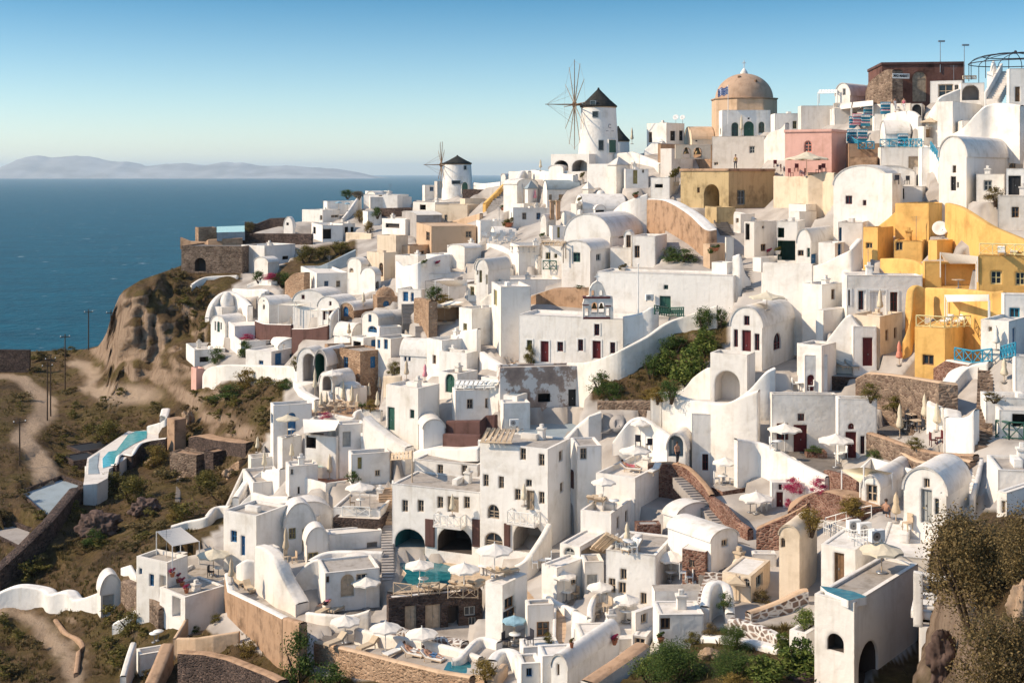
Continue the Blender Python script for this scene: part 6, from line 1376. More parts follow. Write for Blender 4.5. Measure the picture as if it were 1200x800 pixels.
# ---- domed church
def church():
    d = 186; k = d / F; g = P(872, 152, d); root = empty('domed_church', g, 'old church with a large bare tan dome and cream drum', 'church')
    zt = (152 - 117.6) * k; m = MB(); r = 38.5 * k; n = 8
    vs = [(r * math.cos(math.pi / 8 + 2 * math.pi * i / n), r * math.sin(math.pi / 8 + 2 * math.pi * i / n), z) for z in (-4, zt) for i in range(n)]
    m.add(vs, [(i, (i + 1) % n, n + (i + 1) % n, n + i) for i in range(n)] + [tuple(range(n, 2 * n))]); m.build('drum', 'beige', root)
    m = MB(); m.lathe([(r * .99, zt + .02), (r * 1.03, zt + .02), (r * 1.03, zt + .22), (r * .9, zt + .22)], n=8); c = m.build('cornice', 'tan', root); c.rotation_euler = (0, 0, math.pi / 8)
    rd = 33.5 * k; hd = (117.6 - 88) * k; m = MB(); m.lathe([(rd * math.cos(x * math.pi / 32), zt + .2 + hd * math.sin(x * math.pi / 32)) for x in range(17)], n=48); m.build('dome', 'dometan', root)
    m = MB(); m.lathe([(.55, zt + hd - .1), (.55, zt + hd + .35), (.3, zt + hd + .75), (.1, zt + hd + 1.0), (0, zt + hd + 1.0)], n=16); f = m.build('finial', 'white', root)
    m = MB(); m.box((0, 0, zt + hd + 1.6), (.12, .12, 1.2)); m.box((0, 0, zt + hd + 1.8), (.55, .1, .12)); m.build('cross', 'whitepaint', f)
    for a in (-150, -105, -60):
        c = Vector((math.cos(R(a)), math.sin(R(a)), 0)); s = Vector((-c.y, c.x, 0)); q = MB(); rr = r * math.cos(math.pi / 8) + .02
        w, h = .45, 2.6; pts = hole_poly(-w / 2, w / 2, -.6, -.6 + h, True); q.add([c * (rr) + s * x + Vector((0, 0, zt - 3.2 + z)) for x, z in pts], [tuple(range(len(pts)))]); q.build('window', 'olivedoor', root)
    for a, z in ((-118, .62), (-70, .45)):
        q = MB(); p = Vector((math.cos(R(a)) * math.cos(z * 1.57) * rd, math.sin(R(a)) * math.cos(z * 1.57) * rd, zt + .2 + hd * math.sin(z * 1.57))); q.box(p, (.5, .3, .35), R(a)); q.build('vent_hole', 'wood', root)
church()

# ---- pierced walls (bell gables) seen face on
def pierced(label, name, cat, out, holes, d, th, mat, bands=(), bells=(), cross=None):
    org = P(pu(out[0][0]), pv(out[0][1]), d); f = lambda u, v: ((P(pu(u), pv(v), d) - org).x, (P(pu(u), pv(v), d) - org).z)
    root = empty(name, org, label, cat); m = MB(); o = [f(*p) for p in out]; hs = []
    for u0, v0, u1, v1 in holes:
        x0, z1 = f(u0, v0); x1, z0 = f(u1, v1); hs.append(hole_poly(x0, x1, z0, z1, True))
    tess(m, [o] + hs, lambda x, z: Vector((x, 0, z))); tess(m, [o] + hs, lambda x, z: Vector((x, th, z)))
    for lp in [o] + hs:
        for i in range(len(lp)):
            a, b = lp[i], lp[(i + 1) % len(lp)]; m.quad((a[0], 0, a[1]), (b[0], 0, b[1]), (b[0], th, b[1]), (a[0], th, a[1]))
    m.build('wall', mat, root)
    for u0, v0, u1, v1 in bands:
        x0, z1 = f(u0, v0); x1, z0 = f(u1, v1); q = MB(); q.box(((x0 + x1) / 2, th / 2, (z0 + z1) / 2), (x1 - x0, th + .16, z1 - z0)); q.build('cornice', 'red', root)
    for u, v, s in bells:
        x, z = f(u, v); q = MB(); q.lathe([(.0, .3 * s), (.1 * s, .28 * s), (.15 * s, .05 * s), (.26 * s, -.2 * s), (.3 * s, -.25 * s)], (x, th / 2, z), 14); q.build('bell', 'bell', root)
    if cross:
        x, z = f(*cross); q = MB(); q.box((x, th / 2, z), (.1, .1, .9)); q.box((x, th / 2, z + .15), (.5, .09, .1)); q.build('cross', 'whitepaint', root)
tile(580, 320, 5)
pierced('white bell gable with red mouldings on the small church roof', 'bell_gable', 'bell gable', [(515, 270), (515, 182), (527, 140), (553, 135), (555, 95), (572, 65), (600, 45), (628, 65), (643, 95), (655, 135), (690, 140), (695, 270)], [(528, 205, 548, 255), (566, 170, 602, 235), (608, 170, 642, 235), (652, 205, 672, 255), (566, 100, 582, 135), (612, 100, 632, 135)], D(704, 420) - .3, .9, 'white', [(518, 258, 675, 268), (516, 138, 676, 148), (515, 184, 550, 190), (645, 190, 680, 196)], [(584, 195, 1.0), (625, 195, 1.0)], (600, 32))
tile(760, 60, 5)
pierced('tan-white wall with two bells hung in square openings', 'bell_gable', 'bell gable', [(158, 632), (158, 548), (365, 548), (365, 632)], [(200, 565, 245, 625), (265, 565, 312, 625)], 160, .6, 'cream', (), [(222, 585, 1.5), (288, 585, 1.8)])

# ---- poles, flag, iron gazebo
def pole(label, u, vb, vt, r=.12, kind='utility', mat='bark'):
    g = floor(u, vb, 10); h = top_at(g, vt) - g.z
    if kind == 'utility':
        root = empty('utility_pole', g, label, 'utility pole'); q = MB(); q.tube((0, 0, -1), (0, 0, h), r, r * .7, 8); q.build('post', mat, root)
        q = MB(); q.box((0, 0, h - .5), (1.6, .1, .12), .6); q.build('crossarm', mat, root)
        for s in (-.7, 0, .7): q = MB(); q.lathe([(0, .2), (.06, .18), (.08, .05), (.04, 0)], (s * math.cos(.6), s * math.sin(.6), h - .44), 8); q.build('insulator', 'whitepaint', root)
    else:
        root = empty('mast' if kind == 'mast' else 'flagpole', g, label, 'mast' if kind == 'mast' else 'flagpole'); q = MB(); q.tube((0, 0, -1), (0, 0, h), r, r * .7, 8); q.build('post', mat, root)
        q = MB()
        if kind == 'mast': q.box((.15, 0, h + .1), (.8, .3, .2)); q.build('lamp_head', 'metal', root)
        else: q.lathe([(0, .14), (.1, .08), (.1, 0), (0, -.02)], (0, 0, h), 10); q.build('finial', 'whitepaint', root)
    return root, g, h
tile(0, 350, 4)
for l, u, vb, vt in (('tall utility pole standing against the sea by the cliff', 415, 228, 50), ('thin leaning pole in the scrub, left of the tall one', 305, 430, 165), ('left pole of the pair beside the road bend', 222, 570, 300), ('right pole of the pair beside the road bend', 237, 550, 268), ('lone pole in the foreground scrub by the lower road', 92, 780, 560), ('short pole half hidden behind the cliff edge', 520, 130, 52)): pole(l, u, vb, vt)
tile(560, 200, 5); pole('slim white flagpole in front of the blue-shaded house', 940, 850, 552, .07, 'flag', 'whitepaint')
tile(950, 40, 4.444); pole('left lamp mast on the roof of the red shop', 675, 150, 42, .06, 'mast', 'metal'); pole('right lamp mast at the corner of the red shop', 800, 250, 62, .06, 'mast', 'metal')
tile(760, 60, 5)
rt, g, h = pole('white flagpole with the blue and white striped flag', 466, 388, 205, .06, 'flag', 'whitepaint')
def flag():
    w, hh = 1.5, 1.1; n = 18
    def p(i, z): x = -w * i / n; return (x, .16 * math.sin(i * .9) * (i / n + .2), h - .15 - z - .28 * (i / n) ** 1.3 + .1 * math.sin(i * .7))
    b, wt = MB(), MB()
    for i in range(n):
        for j in range(9):
            blue = j % 2 == 0
            if i < 7 and j < 5: blue = not (i in (3,) or j == 2)
            t = b if blue else wt; z0, z1 = hh * j / 9, hh * (j + 1) / 9; t.quad(p(i, z1), p(i + 1, z1), p(i + 1, z0), p(i, z0))
    f = b.build('flag_cloth', ['flagblue'], rt); wt.build('white_stripes', ['whitepaint'], f)
flag()
def gazebo():
    g = P(1190, 84, 148); k = 148 / F; root = empty('iron_gazebo', g, 'dark curved iron gazebo frame on the top right roof', 'gazebo'); q = MB(); r = 52 * k; hh = 12 * k
    for i in range(12):
        a = 2 * math.pi * i / 12; prev = None
        for j in range(9):
            t = j / 8 * math.pi / 2; p = (r * math.cos(t) * math.cos(a), r * math.cos(t) * math.sin(a), 1.0 + hh * math.sin(t))
            if prev: q.tube(prev, p, .045, n=5)
            prev = p
        q.tube((r * math.cos(a), r * math.sin(a), -1), (r * math.cos(a), r * math.sin(a), 1.0), .045, n=5)
    q.build('frame', 'clothdark', root); q = MB()
    for f, z in ((1.0, 1.0), (.7, 1.0 + hh * .714)):
        for i in range(24): a, b = 2 * math.pi * i / 24, 2 * math.pi * (i + 1) / 24; q.tube((r * f * math.cos(a), r * f * math.sin(a), z), (r * f * math.cos(b), r * f * math.sin(b), z), .06, n=5)
    q.build('ring', 'clothdark', root); q = MB(); q.tube((0, 0, hh + .9), (0, 0, hh + 1.3), .3, .1, 10); q.build('finial', 'clothdark', root)
gazebo()
# ---- shop signs
tile(950, 40, 4.444)
def sign():
    u0, u1, v0, v1 = 420, 520, 206, 232; lo_ = cast(pu(470), pv(219))[0] or P(pu(470), pv(219), 155); d = lo_.y - .12; a, b = P(pu(u0), pv(v1), d), P(pu(u1), pv(v0), d); c = (a + b) / 2
    tilt = math.atan2(math.cos(R(74)), math.sin(R(74)))
    root = empty('shop_sign', c, 'white sign board with dark lettering on the dark red shop', 'sign'); root.rotation_euler = (0, 0, tilt); w, h_ = (b.x - a.x), b.z - a.z
    q = MB(); q.box((0, 0, 0), (w, .06, h_)); q.build('board', 'whitepaint', root)
    t = lettering('MAD MARKET', h_ * .72, (0, -.05, 0), (R(90), 0, 0), 'dark', root); bpy.context.view_layer.update(); t.scale = (w * .92 / max(.1, t.dimensions.x),) + (1, 1)
sign()
tile(1120, 60, 20)
def rings():
    a, b = P(pu(170), pv(660), 148), P(pu(490), pv(570), 148); root = empty('ring_screen', a, 'pale balustrade screen with three round openings beside the iron gazebo', 'balustrade'); w, h_ = b.x - a.x, b.z - a.z
    m = MB(); out = [(0, 0), (w, 0), (w, h_), (0, h_)]; hs = []
    for i in range(3): cx = w * (.14 + .36 * i); hs.append([(cx + .13 * w * math.cos(t * math.pi / 6), h_ * .42 + .3 * h_ * math.sin(t * math.pi / 6)) for t in range(12)])
    tess(m, [out] + hs, lambda x, z: Vector((x, 0, z))); tess(m, [out] + hs, lambda x, z: Vector((x, .2, z)))
    for lp in [out] + hs:
        for i in range(len(lp)): p, q_ = lp[i], lp[(i + 1) % len(lp)]; m.quad((p[0], 0, p[1]), (q_[0], 0, q_[1]), (q_[0], .2, q_[1]), (p[0], .2, p[1]))
    m.build('panel', 'cream', root); q = MB()
    for hcl in hs:
        cx = sum(p[0] for p in hcl) / 12; q.lathe([(0, .11), (.1, .08), (.12, 0), (.1, -.08), (0, -.11)], (cx, .1, h_ * .42), 10)
    q.build('ring_bosses', 'white', root)
rings()
# ================================================================== plants
def leafball(seed, n, leaf, clumps, flat=1.0, shape='bush'):
    """leaf-sized faces through an uneven crown of unit width and height"""
    rg = random.Random(seed); m = MB(); cl = []
    for i in range(clumps):
        a = rg.random() * 6.283; rr = math.sqrt(rg.random()) * .33; z = rg.uniform(.18, .8) if shape == 'bush' else rg.uniform(.2, .82)
        if shape == 'bush': rr *= 1.15 - .7 * z
        cl.append((Vector((rr * math.cos(a), rr * math.sin(a), z)), rg.uniform(.10, .22)))
    for i in range(n):
        c, r = rg.choice(cl); dv = Vector((rg.gauss(0, 1), rg.gauss(0, 1), rg.gauss(0, 1))).normalized() * r * (rg.random() ** .45) * (1 + .35 * rg.gauss(0, 1) * (rg.random() < .12)); p = c + dv; p.z = max(.01, p.z * 1.0)
        nv = (dv.normalized() + Vector((rg.gauss(0, .6), rg.gauss(0, .6), rg.gauss(0, .6)))).normalized(); x = nv.orthogonal().normalized(); ang = rg.random() * 6.28; y = nv.cross(x); x, y = x * math.cos(ang) + y * math.sin(ang), y * math.cos(ang) - x * math.sin(ang)
        s = leaf * rg.uniform(.6, 1.3); m.quad(p - x * s * .5 - y * s * .22, p + y * -.30 * s + x * 0, p + x * s * .5 + y * .2 * s, p + y * .34 * s)
    return m
def stems(seed, n=7, h=.7):
    rg = random.Random(seed); m = MB()
    for i in range(n):
        a = rg.random() * 6.28; b = Vector((rg.uniform(-.04, .04), rg.uniform(-.04, .04), -.12)); e = Vector((.3 * math.cos(a), .3 * math.sin(a), h * rg.uniform(.6, 1))); c = b.lerp(e, .5) + Vector((0, 0, .08))
        m.tube(b, c, .022, .015, 5); m.tube(c, e, .015, .005, 5)
    return m
LEAFM = {}
def leafmesh(kind, mat):
    k = (kind, mat)
    if k not in LEAFM:
        sd, n, lf, cl, sh = {'s0': (1, 420, .085, 9, 'bush'), 's1': (2, 420, .085, 8, 'bush'), 's2': (3, 420, .09, 10, 'bush'), 'm0': (4, 2600, .045, 22, 'bush'), 'm1': (5, 2600, .045, 20, 'bush'), 'b0': (6, 16000, .021, 60, 'bush'), 'b1': (7, 14000, .022, 50, 'bush'), 'f0': (8, 2200, .07, 22, 'bush'), 't0': (9, 900, .09, 12, 'tree')}[kind]
        o = leafball(sd, n, lf, cl, 1, sh).build('foliage', mat); LEAFM[k] = o.data; bpy.data.objects.remove(o)
        if 'stem' not in LEAFM: o = stems(3).build('stem', 'bark'); LEAFM['stem'] = o.data; bpy.data.objects.remove(o)
    return LEAFM[k]
def bush(label, g, w, h, kind='s0', mat='leafolive', name='scrub_bush', cat='bush', group=None, stem=True, sink=.08):
    root = empty(name, g - Vector((0, 0, h * sink)), label, cat, group); root.rotation_euler = (0, 0, random.random() * 6.28); root.scale = (w, w * random.uniform(.85, 1.1), h)
    o = bpy.data.objects.new('foliage', leafmesh(kind, mat)); COL.objects.link(o); o.parent = root
    if stem: s = bpy.data.objects.new('stem', LEAFM['stem']); COL.objects.link(s); s.parent = root
    return root
def BU(label, u, vb, wu, hu, kind='m0', mat='leafolive', **k):
    if mat == 'petal': k['stem'] = False; hu *= .8; vb += hu * .1
    g = floor(u, vb, 4); s = g.y / F / TS; return bush(label, g, wu * s * 1.28, hu * s * 1.15, kind, mat, **k)
# scrub over the dry left slope
SCRUB = [[(0,470),(60,400),(130,420),(190,480),(170,520),(110,560),(60,560),(30,500)], [(20,620),(110,560),(260,500),(300,560),(240,600),(150,650),(120,690),(30,690)], [(0,730),(60,760),(70,800),(0,800)], [(95,730),(165,720),(175,800),(95,800)], [(195,318),(245,335),(240,400),(215,420)], [(200,470),(330,445),(330,500),(215,540)], [(0,420),(110,408),(110,430),(0,450)], [(0,560),(50,540),(20,600),(0,620)]]
rs = random.Random(11); cnt = 0
for poly, n in zip(SCRUB, (66, 80, 18, 20, 36, 44, 18, 8)):
    x0, x1 = min(p[0] for p in poly), max(p[0] for p in poly); y0, y1 = min(p[1] for p in poly), max(p[1] for p in poly); k = 0
    while k < n:
        x, y = rs.uniform(x0, x1), rs.uniform(y0, y1)
        if not inpoly(x, y, poly): continue
        k += 1; loc, nor = cast(x, y)
        if loc is None or loc.z < 20 or HITOB[0] != 'hillside' or onroad(loc): continue
        w = rs.uniform(1.2, 3.4) * (1 if rs.random() < .75 else 1.5)
        bush('low olive-brown scrub bush on the dry hillside left of the village', loc, w, w * rs.uniform(.4, .62), rs.choice(['s0', 's1', 's2']), rs.choice(['leafdry', 'leafolive', 'leafdry', 'leafbrown', 'leafolive']), group='scrub bushes on the dry hillside', stem=False, sink=.15)
tile(90, 480, 5)
for l, u, v, w, h, mt in (('broad olive bush above the rocky drop, left of centre', 330, 540, 220, 160, 'leafolive'), ('olive bush below the pool villa deck', 200, 470, 200, 110, 'leafolive'), ('rounded ochre-green bush beside the gully steps', 745, 490, 190, 140, 'leafolive'), ('low golden bush above the white canopy terrace', 570, 655, 110, 85, 'leafyellow'), ('yellowish bush in front of the tan rock pillar', 470, 330, 130, 130, 'leafyellow'), ('large olive bush above the dark pergola roofs', 180, 175, 220, 140, 'leafolive'), ('brown bush right of the ochre-green gully bush', 850, 560, 170, 120, 'leafbrown'), ('dark green bush under the rocky drop by the white hut', 100, 800, 150, 110, 'leafgreen')): BU(l, u, v, w, h, 'm0' if w > 150 else 'm1', mt)
tile(230, 320, 5)
for l, u, v, w, h, mt in (('golden-green bush against the long white curved wall', 290, 660, 170, 105, 'leafyellow'), ('trailing bush beside the deep dark green arch', 585, 572, 85, 75, 'leafolive'), ('dark green thicket in the shaded gully', 200, 730, 220, 90, 'leafgreen'), ('dark bush at the right end of the gully wall', 530, 680, 100, 70, 'leafgreen'), ('olive tree of the white courtyard at the cliff', 285, 480, 90, 110, 'leafgreen'), ('dark bush in the courtyard left of the black gate', 120, 520, 110, 90, 'leafgreen'), ('pinkish flowering bush above the courtyard wall', 300, 385, 90, 45, 'petal')): BU(l, u, v, w, h, 'm1', mt)
tile(250, 180, 5)
for l, u, v, w, h, mt in (('dark round shrub beside the far pool', 215, 450, 70, 65, 'leafdry'), ('golden bush under the curved headland wall', 862, 400, 90, 75, 'leafyellow'), ('second golden bush lower on the headland wall', 912, 465, 80, 75, 'leafyellow'), ('olive thicket hanging above the vine pergola', 545, 640, 140, 110, 'leafolive'), ('dark olive bush left of the pale-roofed retaining wall', 640, 620, 120, 80, 'leafolive'), ('yellow-green bush bank above the pale-roofed wall', 740, 590, 160, 80, 'leafolive'), ('dark green bush right of the golden headland bush', 960, 370, 80, 60, 'leafgreen'), ('dark headland shrub on the skyline', 785, 258, 90, 50, 'leafgreen'), ('brown headland shrub right of the dark skyline shrub', 850, 262, 80, 45, 'leafbrown'), ('deep green bush below the bougainvillea arbour', 400, 780, 130, 90, 'leafgreen'), ('crimson bougainvillea arbour over the white terrace', 340, 745, 110, 60, 'petal'), ('dark-leaved arbour left of the crimson bougainvillea', 265, 745, 90, 62, 'leafgreen')): BU(l, u, v, w, h, 'm0', mt)
tile(760, 330, 5)
for l, u, v, w, h, mt, kd in (('tall green shrub under the swooping white wall', 320, 300, 130, 160, 'leafgreen', 'm0'), ('bright yellow-green shrub in the middle of the green bank', 340, 420, 190, 150, 'leaffig', 'f0'), ('big leafy fig bush beside the rounded parapet', 230, 600, 260, 230, 'leaffig', 'f0'), ('sunlit leafy bush at the left of the fig bank', 120, 540, 170, 160, 'leaffig', 'f0'), ('low grassy clump at the foot of the fig bank', 50, 700, 130, 90, 'leafyellow', 'm1'), ('green shrub right under the wall bend by white flowers', 420, 270, 100, 120, 'leafgreen', 'm0'), ('dark shaded bush under the sweeping wall', 150, 420, 190, 110, 'leafgreen', 'm0'), ('dark deep-shade bush left of the fig bank', 20, 560, 150, 140, 'leafgreen', 'm0'), ('shaded bush above the rubble wall foot', 130, 690, 160, 120, 'leafgreen', 'm0')): BU(l, u, v, w, h, kd, mt)
tile(580, 320, 5)
for l, u, v, w, h, mt in (('soft green bush at the foot of the curved white wall', 620, 690, 160, 130, 'leafgreen'), ('second soft green bush by the rubble wall', 700, 740, 130, 110, 'leafgreen'), ('yellowish grass tuft bush above the rubble wall', 900, 735, 130, 60, 'leafyellow'), ('young olive sapling beside the red church door', 205, 520, 80, 120, 'leafolive')): BU(l, u, v, w, h, 'm1', mt)
tile(720, 600, 4)
for l, u, v, w, h, mt, kd in (('big green bush at the bottom edge below the vaulted house', 290, 790, 330, 190, 'leafgreen', 'b0'), ('lighter green bush hugging the bottom left of the bank', 170, 790, 210, 120, 'leaffig', 'm0'), ('dark round bush below the white-jointed wall', 560, 650, 160, 125, 'leafgreen', 'b1'), ('small dark bush at the end of the cobbled path', 450, 575, 80, 60, 'leafbrown', 'm1'), ('broad-leaved fig bush at the bottom right of the bank', 850, 770, 240, 140, 'leaffig', 'f0'), ('tall fig shoot bush beside the white tank block', 790, 660, 90, 110, 'leaffig', 'f0'), ('brown-green bush in the middle of the bottom bank', 560, 770, 260, 120, 'leafgreen', 'b1'), ('green weeds bush behind the pale-coped wall', 900, 540, 160, 90, 'leaffig', 'm0'), ('yellow grass clump at the bottom edge', 560, 815, 150, 60, 'leafyellow', 'm1'), ('fig bush left of the white curb path', 700, 790, 220, 120, 'leaffig', 'f0'), ('dry twiggy bush inside the stair hollow', 520, 450, 70, 80, 'leafgreen', 'm1'), ('thorny dry bush before the oven-roofed house', 690, 420, 90, 60, 'leafdry', 'm1'), ('grey-green bush right of the small path bush', 370, 600, 80, 60, 'leafolive', 'm1')): BU(l, u, v, w, h, kd, mt)
tile(920, 530, 2.963)
for l, u, v, w, h, mt, kd in (('large brown-olive tree bush overhanging the white balcony', 655, 570, 390, 380, 'leafbrown', 'b0'), ('second brown-olive crown at the right edge', 860, 470, 280, 300, 'leafbrown', 'b1'), ('dry brown bush filling the bottom right corner', 745, 900, 360, 350, 'leafbrown', 'b1'), ('small golden shrub beside the mottled brown slope', 90, 275, 110, 85, 'leafyellow', 'm0'), ('yellow-green shrub above the cube roof rail', 235, 210, 110, 45, 'leafyellow', 'm1'), ('green leafy vine bush at the lower white house', 60, 780, 110, 150, 'leafgreen', 'f0')): BU(l, u, v, w, h, kd, mt)
tile(130, 560, 3.333)
for l, u, v, w, h, mt in (('green ivy bush hanging at the end of the orange wall', 735, 800, 150, 230, 'leafgreen'), ('olive bush under the sunbathing terrace wall', 860, 830, 160, 110, 'leafgreen'), ('yellow dry bush in front of the orange-lit wall', 540, 690, 90, 60, 'leafyellow'), ('bush on the slope below the white hut wall', 80, 600, 120, 90, 'leafolive'), ('small shrub in the vegetable plot, left', 330, 600, 40, 30, 'leafgreen'), ('small shrub in the vegetable plot, right', 410, 560, 45, 32, 'leafolive')): BU(l, u, v, w, h, 'm1', mt)
tile(860, 460, 5.714)
for l, u, v, w, h, mt in (('magenta bougainvillea spilling over the white wall, left', 400, 660, 150, 140, 'petal'), ('magenta bougainvillea beside the red shutter, right', 565, 660, 130, 130, 'petal'), ('small magenta bougainvillea sprig by the red doors', 365, 745, 60, 80, 'petal'), ('leafy hedge in the red stone planter block', 540, 400, 130, 50, 'leafgreen'), ('red-flowered hedge below the brown stone terrace', 960, 425, 170, 50, 'leafgreen'), ('golden shrub below the red brick terrace wall', 790, 800, 190, 110, 'leafyellow')): BU(l, u, v, w, h, 'm1', mt)
tile(940, 340, 4)
for l, u, v, w, h, mt in (('climbing plant on the big brown stone terrace wall', 320, 510, 110, 80, 'leafolive'), ('second climbing plant by the folded parasol', 440, 560, 100, 70, 'leafolive'), ('dry potted hedge in the round stone planter', 530, 740, 90, 55, 'leafolive')): BU(l, u, v, w, h, 'm1', mt)
tile(940, 340, 4); BU('dry grass fringe behind the rubble rail', 900, 520, 120, 45, 's0', 'leafdry')
tile(950, 40, 4.444); BU('dark shrub at the foot of the right annex', 960, 880, 130, 90, 'm1', 'leafdry')
# topiaries and potted plants
def topiary(label, u, vb, vt, wu, mat='leafgreen', pot='white'):
    g = floor(u, vb, 4); h = max(.5, top_at(g, vt) - g.z); w = max(.35, wu / TS * g.y / F); root = empty('potted_plant', g, label, 'plant pot'); ph = min(.55, h * .4)
    q = MB(); q.lathe([(0, 0), (w * .24, 0), (w * .34, ph), (w * .38, ph), (w * .38, ph + .04), (w * .3, ph + .04), (0, ph - .02)], n=12); q.build('pot', pot, root)
    q = MB(); q.tube((0, 0, ph - .05), (0, 0, h - w * .4), .03, n=5); q.build('stem', 'bark', root)
    o = bpy.data.objects.new('foliage', leafmesh('t0', mat)); COL.objects.link(o); o.parent = root; hh = max(h - ph, w * .8); o.scale = (w * 1.2, w * 1.2, min(hh, w * 1.2)); o.location = (0, 0, h - min(hh, w * 1.2) * .95)
tile(660, 180, 8); topiary('clipped ball tree beside the conical hut', 180, 262, 165, 60, 'leafolive'); topiary('clipped ball tree at the end of the long grey vault', 155, 490, 400, 55, 'leafolive'); topiary('leafy plant with red pot under the yellow door house', 680, 430, 350, 75, 'leafgreen', 'clay')
tile(560, 180, 8); topiary('potted shrub at the foot of the shaded steps', 235, 530, 470, 70, 'leafgreen', 'clay'); topiary('wide tree in a low planter above the cafe', 285, 670, 590, 130, 'leafolive', 'clay'); topiary('palm-like plant between the two tan posts', 740, 480, 420, 90, 'leafolive'); topiary('dark bush in a bowl by the small chapel front', 605, 780, 735, 65, 'leafgreen')
tile(740, 190, 5); topiary('round-topped tree in white tub beside the ochre house', 258, 140, 20, 75, 'leafolive'); topiary('round clipped bush on the cream pillar', 485, 520, 478, 85, 'leafgreen', 'clay'); BU('green creeper heap at the foot of the cracked wall', 300, 580, 210, 80, 'm1', 'leafgreen'); BU('dark creeper in the shaded corner by the barred window', 230, 580, 120, 90, 'm1', 'leafgreen')
tile(400, 300, 5); BU('dark small tree in the pink-awning courtyard', 545, 240, 110, 90, 'm0', 'leafgreen'); BU('yellow-green flowering bed in the pink-awning courtyard', 590, 270, 150, 50, 'm1', 'leafyellow'); topiary('cactus-like plant in pot on the terraced roof', 487, 62, 15, 45, 'leaffig'); topiary('red geranium pot on the terraced white roof', 566, 62, 22, 36, 'petal'); BU('olive bush beside the white lattice screens', 310, 690, 110, 80, 'm1', 'leafolive')
tile(280, 430, 4.21); BU('golden cactus bush on the crowded cafe terrace', 650, 210, 80, 55, 'm1', 'leafyellow'); BU('spiky agave clump left of the golden cactus', 610, 210, 50, 45, 's1', 'leafgreen'); BU('green bush beside the grey-white chairs terrace', 560, 560, 80, 50, 'm1', 'leafgreen'); BU('flower bed with red blooms at the cafe terrace', 430, 250, 70, 40, 'm1', 'petal')
tile(130, 560, 3.333)
for i, (u, v) in enumerate(((240, 385), (262, 405), (278, 422), (295, 448))): topiary('dark red plant in clay pot on the balcony parapet', u, v, v - 38, 30, 'petal', 'clay')
tile(720, 600, 4); topiary('flower pot on the corner of the square window house', 218, 612, 555, 45, 'leafgreen', 'clay'); topiary('red flower pot on the flat terrace roof', 0, 620, 570, 36, 'petal', 'clay')
tile(530, 620, 4.444); BU('dry grassy planting at the bottom pebble wall', 175, 790, 170, 100, 'm0', 'leafyellow'); topiary('clay pot with a small plant by the lower tan steps', 622, 615, 560, 30, 'leafolive', 'clay'); topiary('red blossom pot by the slatted bench', 850, 590, 540, 38, 'petal', 'clay'); BU('clipped bush in the sunken umbrella court', 500, 590, 60, 60, 'm1', 'leafolive')
tile(560, 200, 5); topiary('dark bowl plant on the parapet of the small chapel', 378, 400, 360, 40, 'leafgreen'); topiary('small dark plants on the blue-shaded house roof', 850, 570, 540, 60, 'leafdry'); BU('creeping dark plants on the church back wall', 590, 690, 80, 22, 's2', 'leafgreen')
tile(740, 190, 5); topiary('pink flower pot on the white terrace cube', 808, 548, 500, 40, 'petal'); topiary('second plant pot on the loggia stairs', 858, 540, 490, 50, 'leafolive')

# ================================================================== rocks
def rock(label, u, vb, wu, hu, mat, seed=1, deep=.7):
    g = floor(u, vb, 6); s = g.y / F / TS; w, h = wu * s, hu * s; bm = bmesh.new(); bmesh.ops.create_icosphere(bm, subdivisions=5, radius=.5)
    for v in bm.verts:
        n1 = noise.fractal(v.co * 3.2 + Vector((seed * 7.1, 0, 0)), 1.0, 2.0, 5); n2 = abs(noise.noise(v.co * 6 + Vector((seed, 3, 0)))); v.co *= 1 + .42 * n1 - .16 * n2; v.co = Vector((v.co.x * w, v.co.y * w * deep, (v.co.z + .35) * h * .95))
    me = bpy.data.meshes.new('rock'); bm.to_mesh(me); bm.free(); me.materials.append(MAT[mat]); o = bpy.data.objects.new('rock', me); COL.objects.link(o); o.location = g; tag(o, label, 'rock', 'rock outcrops')
plaster('tanrock', (0.44, 0.31, 0.21), stain=0.45, scale=0.9); plaster('darkrock', (0.13, 0.085, 0.07), stain=0.5, scale=1.3)
tile(920, 530, 2.963)
rock('big sunlit tan rock at the right edge below the tree', 840, 600, 110, 190, 'tanrock', 1); rock('dark red rough rock left of the bottom right bush', 545, 800, 95, 220, 'darkrock', 2)
tile(90, 480, 5)
rock('pale boulder edge beside the gully stairs', 890, 400, 70, 70, 'tanrock', 4); rock('tan rock slab beside the tall rock pillar', 650, 130, 80, 150, 'tanrock', 5); rock('grey rock face under the olive bush', 400, 620, 170, 130, 'darkrock', 6); rock('low tan rock in the gully bush', 440, 330, 80, 60, 'tanrock', 7); rock('dark crag under the modern hotel slope', 130, 740, 240, 170, 'darkrock', 8)
tile(720, 600, 4); rock('reddish rock between the bottom bushes', 450, 690, 100, 60, 'tanrock', 9); rock('dark red rock at the bottom right of the bank', 880, 800, 130, 60, 'darkrock', 10)

